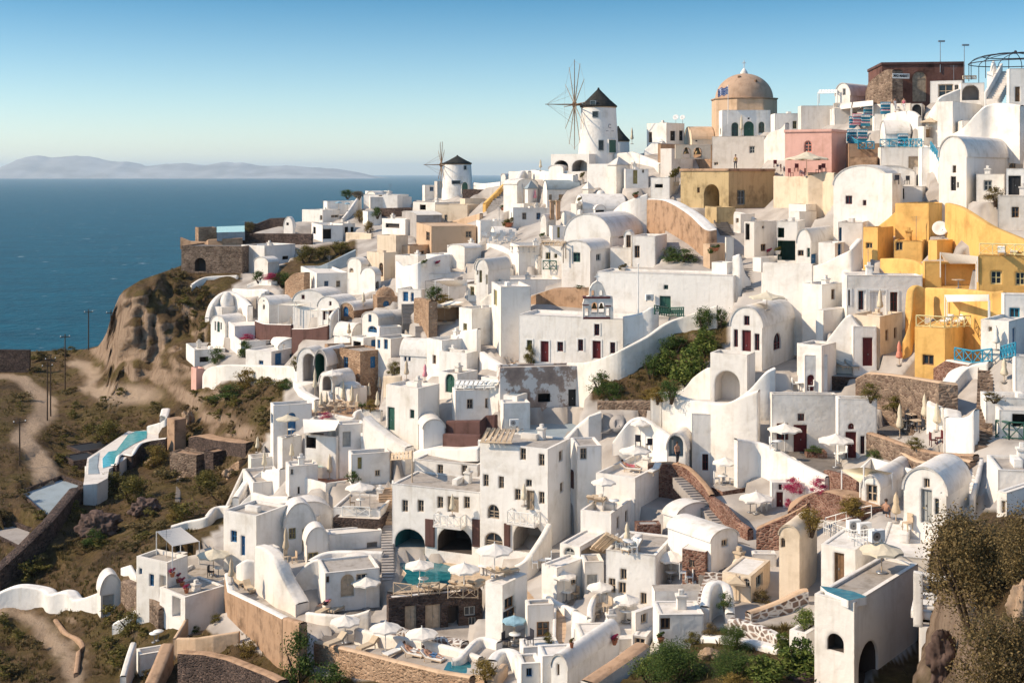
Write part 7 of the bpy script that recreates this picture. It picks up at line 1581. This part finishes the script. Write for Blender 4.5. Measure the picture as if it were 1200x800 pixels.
# dry grass and thyme tufts between the bushes: nobody could count them
def tufts():
    rg = random.Random(5); m = MB(); n = 0
    AREAS = [[(0,425),(110,412),(135,470),(250,500),(330,450),(330,500),(300,560),(200,650),(160,720),(180,800),(0,800)], [(205,300),(245,330),(245,420),(195,330)], [(690,470),(850,380),(855,400),(780,470)], [(700,795),(760,745),(930,730),(955,800)], [(205,712),(285,712),(330,800),(215,800)]]
    for poly, cnt_ in zip(AREAS, (5200, 500, 300, 500, 260)):
        x0, x1 = min(p[0] for p in poly), max(p[0] for p in poly); y0, y1 = min(p[1] for p in poly), max(p[1] for p in poly); k = 0
        while k < cnt_:
            x, y = rg.uniform(x0, x1), rg.uniform(y0, y1)
            if not inpoly(x, y, poly): continue
            k += 1
            if noise.noise((x / 30, y / 18, 9.0)) < -.18: continue
            loc, nor = cast(x, y)
            if loc is None or loc.z < 20 or nor.z < .45 or HITOB[0] != 'hillside' or onroad(loc): continue
            s = rg.uniform(.2, .55)
            for i in range(11):
                a = rg.random() * 6.28; d_ = Vector((math.cos(a), math.sin(a), 0)); t = Vector((-d_.y, d_.x, 0)) * s * .07; o = loc + d_ * s * rg.uniform(0, .35) - Vector((0, 0, .05)); e = o + d_ * s * rg.uniform(.1, .5) + Vector((0, 0, s * rg.uniform(.4, .9)))
                m.quad(o - t, o + t, e + t * .5, e - t * .5)
    o = m.build('dry_grass', 'leafdry'); o['kind'] = 'stuff'
# ================================================================== awnings, rails, furniture, people
refresh()
def sail(label, pts, mat='canvas', posts=True, sag=.12, name='awning', cat='awning', r=.05):
    """cloth between corner points (u, v_top, v_base): each corner stands over the ground seen at (u, v_base)"""
    q = [];  fl = []
    for u, vt, vb in pts:
        g = floor(u, vb, 5); fl.append(g); q.append(Vector((g.x, g.y, top_at(g, vt))))
    root = empty(name, fl[0], label, cat); o = fl[0]; m = MB(); n = 6; vs = []
    for i in range(n + 1):
        for j in range(n + 1):
            s, t = i / n, j / n; p = q[0].lerp(q[1], s).lerp(q[3].lerp(q[2], s), t) - o; p.z -= sag * 16 * s * (1 - s) * t * (1 - t); vs.append(p)
    fs = [(i * (n + 1) + j, (i + 1) * (n + 1) + j, (i + 1) * (n + 1) + j + 1, i * (n + 1) + j + 1) for i in range(n) for j in range(n)]
    m.add(vs, fs, 0, True); m.add([v - Vector((0, 0, .03)) for v in vs], [f[::-1] for f in fs], 0, True); m.build('cloth', mat, root)
    if posts:
        for a, b in zip(q, fl): p = MB(); p.tube(b - o - Vector((0, 0, .3)), a - o, r, n=6); p.build('post', 'whitepaint', root)
    return root
def slats(label, pts, n=7, mat='palewood', th=.14, posts=True, name='pergola', w=.35):
    q = []; fl = []
    for u, vt, vb in pts:
        g = floor(u, vb, 5); fl.append(g); q.append(Vector((g.x, g.y, top_at(g, vt))))
    root = empty(name, fl[0], label, 'pergola', 'pergolas over the terraces'); o = fl[0]; m = MB(); dn = Vector((0, 0, th))
    for i in range(n):
        s0, s1 = (i + .5 - w) / n, (i + .5 + w) / n; a, b, c, d = q[0].lerp(q[1], s0), q[0].lerp(q[1], s1), q[3].lerp(q[2], s1), q[3].lerp(q[2], s0); m.hexa([x - o - dn for x in (a, b, c, d)], [x - o for x in (a, b, c, d)])
    m.build('slats', mat, root)
    for a, b in ((0, 1), (3, 2)): p = MB(); p.tube(q[a] - o - dn * 1.4, q[b] - o - dn * 1.4, .07, n=5); p.build('beam', mat, root)
    if posts:
        for a, b in zip(q, fl): p = MB(); p.tube(b - o - Vector((0, 0, .3)), a - o, .06, n=6); p.build('post', mat, root)
def rail(label, pts, h=.95, mat='whitepaint', n=4, name='railing', r=.025, bars=False):
    g = [floor(u, v, 5) for u, v in pts]; o = g[0]; root = empty(name, o, label, 'railing')
    for a, b in zip(g, g[1:]):
        q = MB(); k = max(1, round((b - a).length / 1.0))
        if bars:
            up = Vector((0, 0, h))
            for f in (1, .5): q.tube(a - o + up * f, b - o + up * f, r, n=6)
            for i in range(k + 1): p = (a - o).lerp(b - o, i / k); q.tube(p, p + up, r, n=6)
        else: lattice(q, a - o, b - o, h, k, r)
        q.build('rail_section', mat, root)
tile(300, 280, 6.667)
sail('peach canvas canopy over the two red-shuttered windows', [(175, 512, 645), (320, 520, 648), (425, 497, 632), (300, 488, 628)], 'canvas')
sail('narrow cream canopy in front of the twin red shutters', [(395, 556, 650), (545, 562, 652), (645, 548, 640), (520, 541, 640)], 'canvas')
tile(130, 560, 3.333)
sail('square white cloth canopy with side curtains on the corner terrace', [(240, 266, 345), (345, 246, 335), (272, 190, 290), (178, 208, 300)], 'canvas', sag=.05)
tile(280, 430, 4.21)
sail('large cream shade sail over the green plunge pool house', [(320, 326, 420), (475, 312, 420), (497, 262, 380), (315, 256, 380)], 'canvas', False)
tile(860, 460, 5.714)
sail('beige shade sail between red brick wall and vaulted annex', [(845, 600, 700), (1060, 537, 620), (870, 498, 600), (722, 515, 640)], 'ivory')
tile(900, 190, 3.81)
sail('pale sail awning over the yellow veranda', [(792, 452, 550), (930, 452, 550), (936, 420, 520), (770, 402, 500)], 'canvas')
sail('cream sail on poles above the yellow sun deck', [(800, 622, 720), (990, 618, 700), (985, 590, 680), (790, 592, 680)], 'canvas')
tile(400, 300, 5)
sail('pinkish cream awning over the shaded garden courtyard', [(630, 176, 260), (735, 172, 260), (735, 138, 230), (550, 146, 230)], 'canvas')
sail('white scalloped awning of the cream cafe booth', [(520, 298, 380), (610, 290, 385), (720, 270, 370), (640, 262, 350)], 'canvas', False)
tile(950, 40, 4.444)
sail('pale stall canopy on the crest lane, left', [(105, 398, 440), (210, 385, 440), (215, 355, 410), (120, 360, 410)], 'canvas')
sail('pale stall canopy on the crest lane, right', [(215, 384, 440), (325, 372, 430), (325, 345, 400), (222, 355, 410)], 'canvas')
slats('small white pergola on the skyline left of the round-gabled house', [(38, 302, 362), (135, 298, 362), (138, 288, 350), (45, 290, 350)], 6, 'whitepaint')
tile(430, 440, 4)
slats('wooden slat awning over the dark hotel roof room', [(530, 300, 350), (680, 305, 352), (700, 250, 310), (560, 242, 310)], 6, 'palewood', posts=False)
slats('white timber pergola beside the tan hotel stairs', [(110, 385, 500), (212, 378, 500), (212, 350, 470), (112, 362, 470)], 6, 'palewood')
slats('timber lattice rail roof above the hotel brown walls', [(405, 50, 70), (600, 45, 70), (620, 20, 40), (420, 22, 40)], 9, 'whitepaint', posts=False)
tile(560, 200, 5)
slats('dark slatted pergola with white wall behind at the village centre', [(365, 425, 520), (500, 430, 525), (515, 412, 500), (375, 408, 500)], 5, 'weatheredwood')
tile(530, 620, 4.444)
slats('curved cream beam awning over the picnic house', [(720, 85, 180), (800, 110, 190), (890, 50, 140), (800, 10, 130)], 4, 'palewood', posts=False)
tile(560, 180, 8)
for l, u in (('left tan stone post of the palm gate', 695), ('right tan stone post of the palm gate', 752)):
    g = floor(u, 620, 5); o = empty('gate_post', g, l, 'post', 'tan posts of the palm gate'); q = MB(); hh = top_at(g, 450) - g.z; q.box((0, 0, hh / 2), (.5, .5, hh), .3); q.build('shaft', 'tan', o); q = MB(); q.box((0, 0, hh + .1), (.7, .7, .2), .3); q.build('cap', 'beige', o)
# rails
tile(900, 190, 3.81)
rail('yellow lattice railing round the lower sun deck', [(662, 738), (788, 742), (905, 735)], .95, 'yellowtrim', r=.04)
rail('yellow lattice railing of the upper sun deck at the right', [(945, 412), (1060, 415), (1143, 418)], .95, 'yellowtrim', r=.04)
tile(340, 600, 4)
rail('wooden lattice rail at the left of the pool deck', [(485, 385), (570, 395)], .9, 'palewood', r=.035); rail('wooden lattice rail at the middle of the pool deck', [(602, 398), (700, 403)], .9, 'palewood', r=.035); rail('wooden lattice rail at the right of the pool deck', [(740, 403), (880, 405)], .9, 'palewood', r=.035)
tile(920, 530, 2.963)
rail('white pipe railing round the roof with the air conditioners', [(135, 282), (240, 325), (310, 322)], .9, 'whitepaint', r=.03, bars=True); rail('white pipe railing on the back of the cube roof', [(140, 272), (250, 235), (300, 230)], .9, 'whitepaint', r=.03, bars=True)
tile(950, 40, 4.444)
rail('teal balustrade of the white mid-slope terrace', [(362, 588), (460, 588), (578, 588)], .9, 'teal', r=.05); rail('teal stair rail beside the vaulted house', [(625, 585), (668, 660)], .9, 'teal', r=.05); rail('blue stall fence below the souvenir lane', [(190, 560), (250, 600), (330, 600)], .9, 'teal', r=.06)
tile(940, 340, 4)
rail('bright blue balustrade beside the winding stairs', [(715, 320), (800, 325), (890, 335)], 1.0, 'teal', r=.05); rail('blue balustrade in front of the blue-door house', [(930, 318), (1000, 325)], 1.0, 'teal', r=.05); rail('dark green gate and white lattice at the right edge', [(908, 690), (970, 692), (1040, 695)], 1.2, 'green', r=.05)
tile(760, 330, 5); rail('green timber gate rail by the dark green door', [(35, 192), (120, 195), (205, 195)], .9, 'green', r=.05)
tile(280, 430, 4.21); rail('white lattice railing on the balcony above the dark stone', [(510, 735), (580, 737), (645, 735)], .9, 'whitepaint', r=.04)
tile(430, 440, 4); rail('white timber rails on top of the lattice house', [(412, 72), (500, 70), (600, 68)], .9, 'whitepaint', r=.05, bars=True)
tile(560, 200, 5); rail('iron railing with blue-green panel by the green-window house', [(382, 580), (460, 582)], 1.1, 'green', r=.05)
tile(690+0, 190, 3.81)
# furniture prototypes
def make_lounger(cush):
    r = empty('sun_lounger', (0, 0, 0), '-', 'sun lounger'); q = MB(); q.box((0, -.3, .27), (.62, 1.3, .06)); q.hexa([(-.31, .35, .24), (.31, .35, .24), (.31, .9, .62), (-.31, .9, .62)], [(-.31, .33, .3), (.31, .33, .3), (.31, .86, .68), (-.31, .86, .68)]); q.build('frame', 'palewood', r)
    q = MB(); q.box((0, -.3, .345), (.56, 1.24, .08)); q.hexa([(-.28, .34, .305), (.28, .34, .305), (.28, .84, .69), (-.28, .84, .69)], [(-.28, .30, .385), (.28, .30, .385), (.28, .78, .76), (-.28, .78, .76)]); q.build('cushion', cush, r)
    for x in (-.27, .27):
        for y in (-.85, .45): q = MB(); q.box((x, y, .12), (.05, .05, .24)); q.build('leg', 'palewood', r)
    return r
def make_chair(mat):
    r = empty('chair', (0, 0, 0), '-', 'chair'); q = MB(); q.box((0, 0, .45), (.46, .46, .05)); q.build('seat', mat, r); q = MB(); q.box((0, .22, .74), (.46, .05, .5)); q.build('backrest', mat, r)
    for x in (-.2, .2):
        for y in (-.2, .2): q = MB(); q.box((x, y, .21), (.045, .045, .43)); q.build('leg', mat, r)
    return r
def make_table(mat, rnd=True):
    r = empty('table', (0, 0, 0), '-', 'table'); q = MB()
    if rnd: q.lathe([(0, .76), (.42, .76), (.42, .72), (0, .72)], n=18)
    else: q.box((0, 0, .74), (.8, .8, .05))
    q.build('table_top', mat, r); q = MB(); q.tube((0, 0, .02), (0, 0, .72), .04, n=8); q.build('leg', 'metal', r); q = MB(); q.lathe([(0, .04), (.24, .03), (.25, 0), (0, 0)], n=12); q.build('base', 'metal', r)
    return r
PR = {}
def proto(k):
    if k not in PR: PR[k] = {'lb': lambda: make_lounger('beigecanvas'), 'lw': lambda: make_lounger('whitepaint'), 'lg': lambda: make_lounger('bluegrey'), 'cw': lambda: make_chair('whitepaint'), 'cp': lambda: make_chair('palewood'), 'cd': lambda: make_chair('clothdark'), 'cr': lambda: make_chair('red'), 'cs': lambda: make_chair('aluminium'), 'tw': lambda: make_table('whitepaint'), 'tp': lambda: make_table('palewood', False)}[k]()
    return PR[k]
def put(k, label, spots, group=None):
    for i, (u, v, rz) in enumerate(spots):
        loc, nor = cast(pu(u), pv(v)); g = floor(u, v, 5); r = place(proto(k), g, R(rz), label=label)
        if group: r['group'] = group
        USED.setdefault(label, []).append(r.name)
tile(340, 600, 4)
put('lb', 'beige wooden lounger on the pool deck, left of a pair', [(655, 372, 160)]); put('lb', 'beige wooden lounger on the pool deck, right of a pair', [(697, 374, 160)]); put('lb', 'beige lounger beside the middle pool parasol', [(782, 385, 150)]); put('lb', 'beige lounger at the right of the pool deck rail', [(865, 385, 150)])
put('lb', 'beige lounger between the left and middle terrace parasols', [(365, 632, -40)]); put('lb', 'beige lounger under the left terrace parasol', [(215, 622, -40)]); put('lw', 'white lounger at the back of the sunbathing terrace', [(490, 670, -40)]); put('lw', 'white lounger holding a lying bather in dark clothes', [(665, 700, 60)]); put('lw', 'white lounger holding a sunlit bather', [(575, 678, 60)])
put('lb', 'beige lounger in the shaded lower court, left', [(165, 452, -30)]); put('lb', 'beige lounger in the shaded lower court, right', [(225, 450, -30)])
put('tw', 'small round table under the left terrace parasol', [(270, 612, 0)]); put('tw', 'small round table beside the pool-left parasol', [(625, 352, 0)])
tile(530, 620, 4.444)
put('lb', 'beige lounger at the pool deck corner, left', [(25, 300, 150)]); put('lb', 'beige lounger at the pool deck corner, right', [(125, 300, 150)]); put('lb', 'beige lounger near the largest cream parasol, left', [(238, 240, 130)]); put('lb', 'beige lounger near the largest cream parasol, right', [(285, 238, 130)])
put('tw', 'round white table beneath the largest cream parasol', [(178, 215, 0)]); put('tw', 'round white table by the pool deck edge', [(160, 235, 0)])
put('tw', 'white table on the zigzag parapet terrace', [(465, 205, 0)]); put('cw', 'white chair on the zigzag parapet terrace, left', [(430, 200, 90)]); put('cw', 'white chair on the zigzag parapet terrace, right', [(500, 185, -90)])
put('tw', 'small table by the white gable parasol', [(595, 362, 0)]); put('cp', 'wooden chair by the white gable parasol', [(640, 365, -60)])
put('tp', 'wooden picnic table on its curved terrace', [(775, 450, 20)]); put('cp', 'wooden chair left of the picnic table', [(745, 470, 100)]); put('cp', 'wooden chair behind the picnic table', [(810, 430, -60)])
put('tw', 'round table under the parasol right of the picnic table', [(905, 480, 0)]); put('tw', 'round table in the sunken umbrella court', [(325, 600, 0)]); put('cd', 'dark chair in the sunken umbrella court, left', [(280, 610, 60)]); put('cd', 'dark chair in the sunken umbrella court, right', [(400, 600, -60)])
put('cw', 'white chair on the beam awning terrace, left', [(870, 100, 60)]); put('cw', 'white chair on the beam awning terrace, right', [(940, 120, -60)]); put('tw', 'white table on the beam awning terrace', [(905, 112, 0)])
tile(660, 480, 4.444)
put('lw', 'white lounger on the tan sun deck with folded back', [(475, 330, -30)]); put('lw', 'white lounger carrying the pink bather', [(350, 322, 70)]); put('lb', 'reclined beige lounger on the bulging bastion, left', [(155, 480, 160)]); put('lb', 'reclined beige lounger on the bulging bastion, right', [(195, 490, 160)])
put('cd', 'dark deck chair under the shell parapet, left', [(390, 185, 170)]); put('cd', 'dark deck chair under the shell parapet, right', [(448, 190, 190)]); put('tw', 'small white table on the bulging bastion', [(265, 520, 0)])
put('tw', 'white table before the tall red door', [(830, 390, 0)]); put('cw', 'white chair before the tall red door, left', [(800, 385, 90)]); put('cw', 'white chair before the tall red door, right', [(880, 385, -90)]); put('lw', 'white chair-lounger on the tan lounger terrace', [(360, 735, -40)])
tile(720, 600, 4)
put('tw', 'round white table on the terracotta terrace', [(265, 322, 0)]); put('cw', 'white chair on the terracotta terrace, left', [(320, 310, 80)]); put('cw', 'white chair on the terracotta terrace, right', [(350, 320, -80)]); put('tw', 'round table beside the square window house parasol', [(50, 515, 0)])
put('tw', 'white table on the terracotta strip terrace', [(70, 185, 0)]); put('cw', 'white chair on the terracotta strip, left', [(28, 170, 70)]); put('cw', 'white chair on the terracotta strip, right', [(92, 190, -80)])
tile(860, 460, 5.714)
put('tw', 'round table under the left cream parasol', [(290, 385, 0)]); put('cw', 'white chair under the left cream parasol', [(260, 378, 90)]); put('tw', 'round table under the right cream parasol', [(705, 470, 0)]); put('cw', 'white chair under the right cream parasol', [(735, 455, -70)]); put('tw', 'white table below the bougainvillea parasol', [(110, 800, 0)]); put('cw', 'white chair below the bougainvillea parasol', [(200, 790, -90)])
tile(940, 340, 4)
for i, (u, v) in enumerate(((490, 650), (540, 655), (520, 625), (465, 665))): put('tp', 'square wooden dining table on the dark parasol terrace', [(u, v, 20)], 'dining tables of the dark terrace')
for i, (u, v, r) in enumerate(((470, 655, 80), (510, 660, -80), (555, 665, -80), (525, 640, 60), (500, 628, 90), (545, 632, -90))): put('cd', 'dark dining chair on the parasol terrace', [(u, v, r)], 'dining chairs of the dark terrace')
put('cr', 'red chair at the end of the dining terrace, left', [(615, 730, 90)]); put('cr', 'red chair at the end of the dining terrace, right', [(642, 725, -90)])
put('lg', 'grey deck chair on the shaded terrace, left', [(185, 365, 10)]); put('lg', 'grey deck chair on the shaded terrace, right', [(232, 368, 10)])
tile(900, 190, 3.81)
put('lw', 'white lounger on the upper yellow sun deck, left', [(1042, 408, -20)]); put('lw', 'white lounger on the upper yellow sun deck, right', [(1098, 410, -20)]); put('lw', 'white lounger on the lower yellow sun deck, left', [(800, 722, -40)]); put('lw', 'white lounger on the lower yellow sun deck, right', [(858, 715, -40)])
put('tp', 'low wooden table in the yellow veranda', [(850, 560, 10)]); put('cd', 'dark chair on the arched gable roof terrace, left', [(575, 100, 170)]); put('cd', 'dark chair on the arched gable roof terrace, right', [(620, 100, 190)])
tile(840, 380, 5.714); put('tw', 'white table on the sunken house roof edge', [(555, 440, 0)]); put('cw', 'white chair on the sunken house roof, left', [(520, 432, 90)]); put('cw', 'white chair on the sunken house roof, right', [(632, 440, -90)])
tile(920, 530, 2.963); put('cp', 'pale chair on the cottage yard deck', [(425, 270, -60)])
tile(560, 200, 5)
for j, (u, v) in enumerate([(x, y) for y in (385, 400, 415, 430) for x in range(30 + y - 385, 225, 27)]): put('cs', 'silver cafe chair in the crowded rows of the roof cafe', [(u, v, 90 * (j % 4))], 'silver chairs of the roof cafe')
for j, u in enumerate((200, 235, 265, 300, 330)): put('tp', 'bare cafe table on the lower strip of the roof cafe', [(u, 478, 15 * j)], 'tables of the roof cafe')
tile(280, 430, 4.21)
for j, (u, v) in enumerate(((470, 210), (500, 225), (530, 205), (440, 225), (560, 225), (490, 190), (400, 230))): put('tp', 'small wooden table among the folded cafe parasols', [(u, v, 20 * j)], 'tables of the tan cafe terrace')
for j, (u, v) in enumerate(((455, 215), (485, 215), (515, 230), (545, 215), (420, 235), (470, 235), (505, 200), (575, 215))): put('cp', 'wooden chair among the folded cafe parasols', [(u, v, 47 * j)], 'chairs of the tan cafe terrace')
put('tw', 'white table under the blue shutter balcony parasol', [(258, 350, 0)]); put('tw', 'white table on the lattice balcony', [(600, 700, 0)]); put('cp', 'wooden chair on the lattice balcony', [(560, 705, 90)])
tile(130, 560, 3.333)
put('tw', 'white table under the corner terrace parasol', [(420, 382, 0)]); put('cd', 'dark chair under the corner terrace parasol', [(390, 385, 80)]); put('cp', 'wooden deck chair in the courtyard, left', [(690, 325, 60)]); put('cp', 'wooden deck chair in the courtyard, right', [(715, 330, -60)]); put('lb', 'beige lounger on the paved courtyard above the orange wall', [(540, 440, 30)]); put('lb', 'second beige lounger on the paved courtyard', [(500, 415, 30)]); put('tw', 'white cafe table on the small square terrace, left', [(170, 640, 0)]); put('tw', 'white cafe table on the small square terrace, right', [(185, 632, 0)])
tile(860, 120, 6.153)
for j, (u, v) in enumerate(((300, 500), (350, 500), (410, 505), (450, 500), (500, 505), (610, 495), (650, 490))): put('cr', 'red chair on the pink house terrace', [(u, v, 60 * j)], 'red chairs of the pink house terrace')
# air conditioners, dishes, stalls
def ac(label, u, v, rz=20):
    g = floor(u, v, 5); r = empty('air_conditioner', g, label, 'air conditioner', 'air conditioners on the roofs'); r.rotation_euler = (0, 0, R(rz)); q = MB(); q.box((0, 0, .42), (.85, .34, .62)); q.build('casing', 'whitepaint', r)
    q = MB(); q.tube((-.12, -.172, .42), (-.12, -.19, .42), .24, n=16); f = q.build('fan_grille', 'metal', r); q = MB(); q.tube((-.12, -.191, .42), (-.12, -.2, .42), .06, n=8); q.build('fan_hub', 'dark', f)
    for x in (-.3, .3): q = MB(); q.box((x, 0, .05), (.06, .34, .1)); q.build('foot', 'metal', r)
tile(920, 530, 2.963); ac('left air conditioner on the front right cube roof', 238, 275); ac('middle air conditioner on the front right cube roof', 275, 285); ac('right air conditioner on the front right cube roof', 318, 300)
tile(430, 440, 4); ac('air conditioner on the brown-wall roof above the hotel', 690, 240, 10)
tile(580, 320, 5); ac('air conditioner by the dark green door wall', 905, 165, 10)
def dish(label, u, v, s, col='whitepaint', up=.9):
    g = floor(u, v, 5); r = empty('satellite_dish', g, label, 'satellite dish', 'satellite dishes'); q = MB(); q.tube((0, 0, 0), (0, 0, up), .03, n=6); q.build('mast', 'metal', r)
    q = MB(); q.lathe([(0, 0), (.25 * s, .03 * s), (.42 * s, .1 * s), (.5 * s, .16 * s), (.49 * s, .17 * s), (.24 * s, .05 * s), (0, .02 * s)], n=20); o = q.build('reflector', col, r); o.location = (0, -.05, up); o.rotation_euler = (R(65), 0, R(-20))
    q = MB(); q.tube((0, 0, 0), (0, -.5 * s, .15), .015, n=4); q.tube((0, -.5 * s, .12), (0, -.5 * s, .22), .05, n=6); q.build('receiver_arm', 'metal', r).location = (0, 0, up - .2)
tile(600, 60, 5); dish('satellite dish on the roof right of the windmill, left', 960, 425, .9); dish('satellite dish on the roof right of the windmill, right', 1000, 425, .8)
tile(900, 190, 3.81); dish('white satellite dish in the yellow recess', 768, 340, 1.5)
tile(660, 480, 4.444); dish('large pale dish leaning by the stone wall, left', 228, 125, 1.9, 'grey'); dish('large pale dish leaning by the stone wall, right', 288, 125, 1.6, 'grey')
tile(950, 40, 4.444)
def stall(label, u, v, mat, w=1.2, h=1.5):
    g = floor(u, v, 5); r = empty('souvenir_rack', g, label, 'souvenir rack', 'souvenir racks on the crest lane'); q = MB(); q.box((0, 0, h / 2), (w, .1, h)); q.build('back_panel', mat, r)
    for i in range(3): q = MB(); q.box((0, -.15, .4 + i * .4), (w, .25, .05)); sh = q.build('shelf', 'whitepaint', r); q = MB(); [q.box((-w / 2 + .15 + k * .22, -.15, .5 + i * .4), (.14, .14, .16)) for k in range(int(w / .22))]; q.build('pottery', ['pinkcloth', 'teal', 'clothwhite'][i], sh)
for i, (l, u, v, mt) in enumerate((('blue souvenir rack at the top of the lane', 300, 440, 'teal'), ('tall blue rack hung with cloths, left', 285, 480, 'teal'), ('blue rack of white pottery', 225, 490, 'teal'), ('rack of pink and white prints', 243, 475, 'pinkcloth'), ('blue rack at the lower stall fence', 270, 560, 'teal'), ('small blue rack beside the lower fence', 215, 560, 'teal'), ('blue table rack by the crest people', 390, 395, 'teal'), ('blue cabinet on the teal balustrade terrace', 480, 585, 'teal'))): stall(l, u, v, mt)
# people
def person(label, u, v, hgt, pose, top='clothdark', low='clothdark', rz=0, hair='hair'):
    g = floor(u, v, 5); root = empty('person', g, label, 'person'); root.rotation_euler = (0, 0, R(rz))
    J = {'stand': [(0, 0, .93), (0, .01, 1.18), (0, .02, 1.42), (0, 0, 1.53), (0, -.01, 1.68), (.19, .02, 1.4), (.25, 0, 1.13), (.24, -.08, .88), (.24, -.1, .79), (-.19, .02, 1.4), (-.26, 0, 1.13), (-.24, -.12, .9), (-.24, -.15, .81), (.1, 0, .88), (.11, -.05, .5), (.12, .08, .08), (.13, -.1, .03), (-.1, 0, .88), (-.11, -.12, .5), (-.11, -.1, .08), (-.12, -.27, .03)],
         'sit': [(0, .1, .5), (0, .16, .74), (0, .17, .98), (0, .15, 1.09), (0, .12, 1.24), (.19, .16, .96), (.26, .1, .7), (.22, -.15, .62), (.2, -.24, .6), (-.19, .16, .96), (-.26, .1, .7), (-.22, -.15, .62), (-.2, -.24, .6), (.1, .05, .5), (.12, -.38, .5), (.12, -.42, .08), (.12, -.58, .04), (-.1, .05, .5), (-.12, -.38, .52), (-.12, -.36, .08), (-.12, -.52, .04)],
         'lie': [(0, 0, .47), (0, .25, .52), (0, .5, .66), (0, .6, .74), (0, .72, .86), (.19, .47, .66), (.27, .2, .52), (.25, -.05, .47), (.24, -.13, .47), (-.19, .47, .66), (-.27, .2, .52), (-.25, -.05, .47), (-.24, -.13, .47), (.1, -.05, .47), (.13, -.42, .6), (.12, -.8, .45), (.12, -.9, .5), (-.1, -.05, .47), (-.12, -.45, .49), (-.12, -.85, .45), (-.12, -.92, .54)]}[pose]
    RAD = [.15, .13, .15, .055, .1, .065, .047, .036, .042, .065, .047, .036, .042, .09, .06, .043, .045, .09, .06, .043, .045]
    E = [(0, 1), (1, 2), (2, 3), (3, 4), (2, 5), (5, 6), (6, 7), (7, 8), (2, 9), (9, 10), (10, 11), (11, 12), (0, 13), (13, 14), (14, 15), (15, 16), (0, 17), (17, 18), (18, 19), (19, 20)]
    def grow(name, idx, edges, extra, mat, parent, pts=None):
        mp = {a: b for b, a in enumerate(idx)}; me = bpy.data.meshes.new(name); me.from_pydata([J[i] for i in idx], [(mp[a], mp[b]) for a, b in edges], []); o = bpy.data.objects.new(name, me); COL.objects.link(o)
        md = o.modifiers.new('skin', 'SKIN'); sv = me.skin_vertices[0].data
        for i, k in enumerate(idx): sv[i].radius = (RAD[k] + extra, RAD[k] * .8 + extra)
        sv[0].use_root = True; o.modifiers.new('sub', 'SUBSURF').levels = 2; o.modifiers['sub'].render_levels = 2
        bpy.context.view_layer.update(); ev = o.evaluated_get(bpy.context.evaluated_depsgraph_get()); nm = bpy.data.meshes.new_from_object(ev); nm.materials.clear(); nm.materials.append(MAT[mat]); nm.polygons.foreach_set('use_smooth', [True] * len(nm.polygons)); o.modifiers.clear(); o.data = nm; o.parent = parent; return o
    b = grow('body', list(range(21)), E, 0, 'skin', root)
    if top: grow('shirt', [0, 1, 2, 5, 9], [(0, 1), (1, 2), (2, 5), (2, 9)], .018, top, root)
    if low: grow('trousers', [0, 13, 14, 17, 18] if pose != 'stand' else [0, 13, 14, 15, 17, 18, 19], [(0, 13), (13, 14), (0, 17), (17, 18)] + ([(14, 15), (18, 19)] if pose == 'stand' else []), .02, low, root)
    hd = Vector(J[4]); q = MB(); q.lathe([(0, .125), (.07, .105), (.108, .05), (.112, 0), (.1, -.05), (.0, -.06)], hd + Vector((0, .025, .035)), 12); q.build('hair', hair, root)
    q = MB()
    for x in (-.035, .035): q.lathe([(0, .012), (.012, 0), (0, -.012)], hd + Vector((x, -.088, .005)), 6)
    q.tube(hd + Vector((0, -.085, 0)), hd + Vector((0, -.118, -.03)), .012, .016, 6); q.tube(hd + Vector((-.025, -.085, -.055)), hd + Vector((.025, -.085, -.055)), .007, n=5); q.build('face_features', 'skin', b)
    s = hgt / 1.75; root.scale = (s, s, s)
tile(760, 60, 5); person('person in dark trousers and golden top on the ochre house roof', 510, 690, 1.75, 'stand', 'clothgold', 'clothdark', -30)
tile(950, 40, 4.444); person('person in white on the crest lane, left', 438, 408, 1.75, 'stand', 'clothwhite', 'clothwhite', 20); person('person in pink and white on the crest lane, right', 485, 405, 1.7, 'stand', 'clothpink', 'clothwhite', -20)
tile(660, 480, 4.444); person('person standing in dark swimwear at the top of the red stone path', 593, 278, 1.75, 'stand', None, 'clothdark', 30); person('person lying on a lounger in pink on the sun deck', 350, 322, 1.7, 'lie', 'clothpink', 'clothpink', 70)
tile(340, 600, 4); person('person lying on a white lounger in dark swimwear', 665, 700, 1.75, 'lie', None, 'clothblue', 60); person('person sunbathing on a lounger near the right parasol', 575, 678, 1.75, 'lie', None, 'clothwhite', 60); person('person in pink lying in the shaded lower court', 165, 452, 1.7, 'lie', 'clothpink', 'clothdark', -30)
tile(980, 500, 5.455); person('person sitting with bare back on the cottage roof deck', 322, 590, 1.75, 'sit', None, 'clothdark', 150)

tufts()
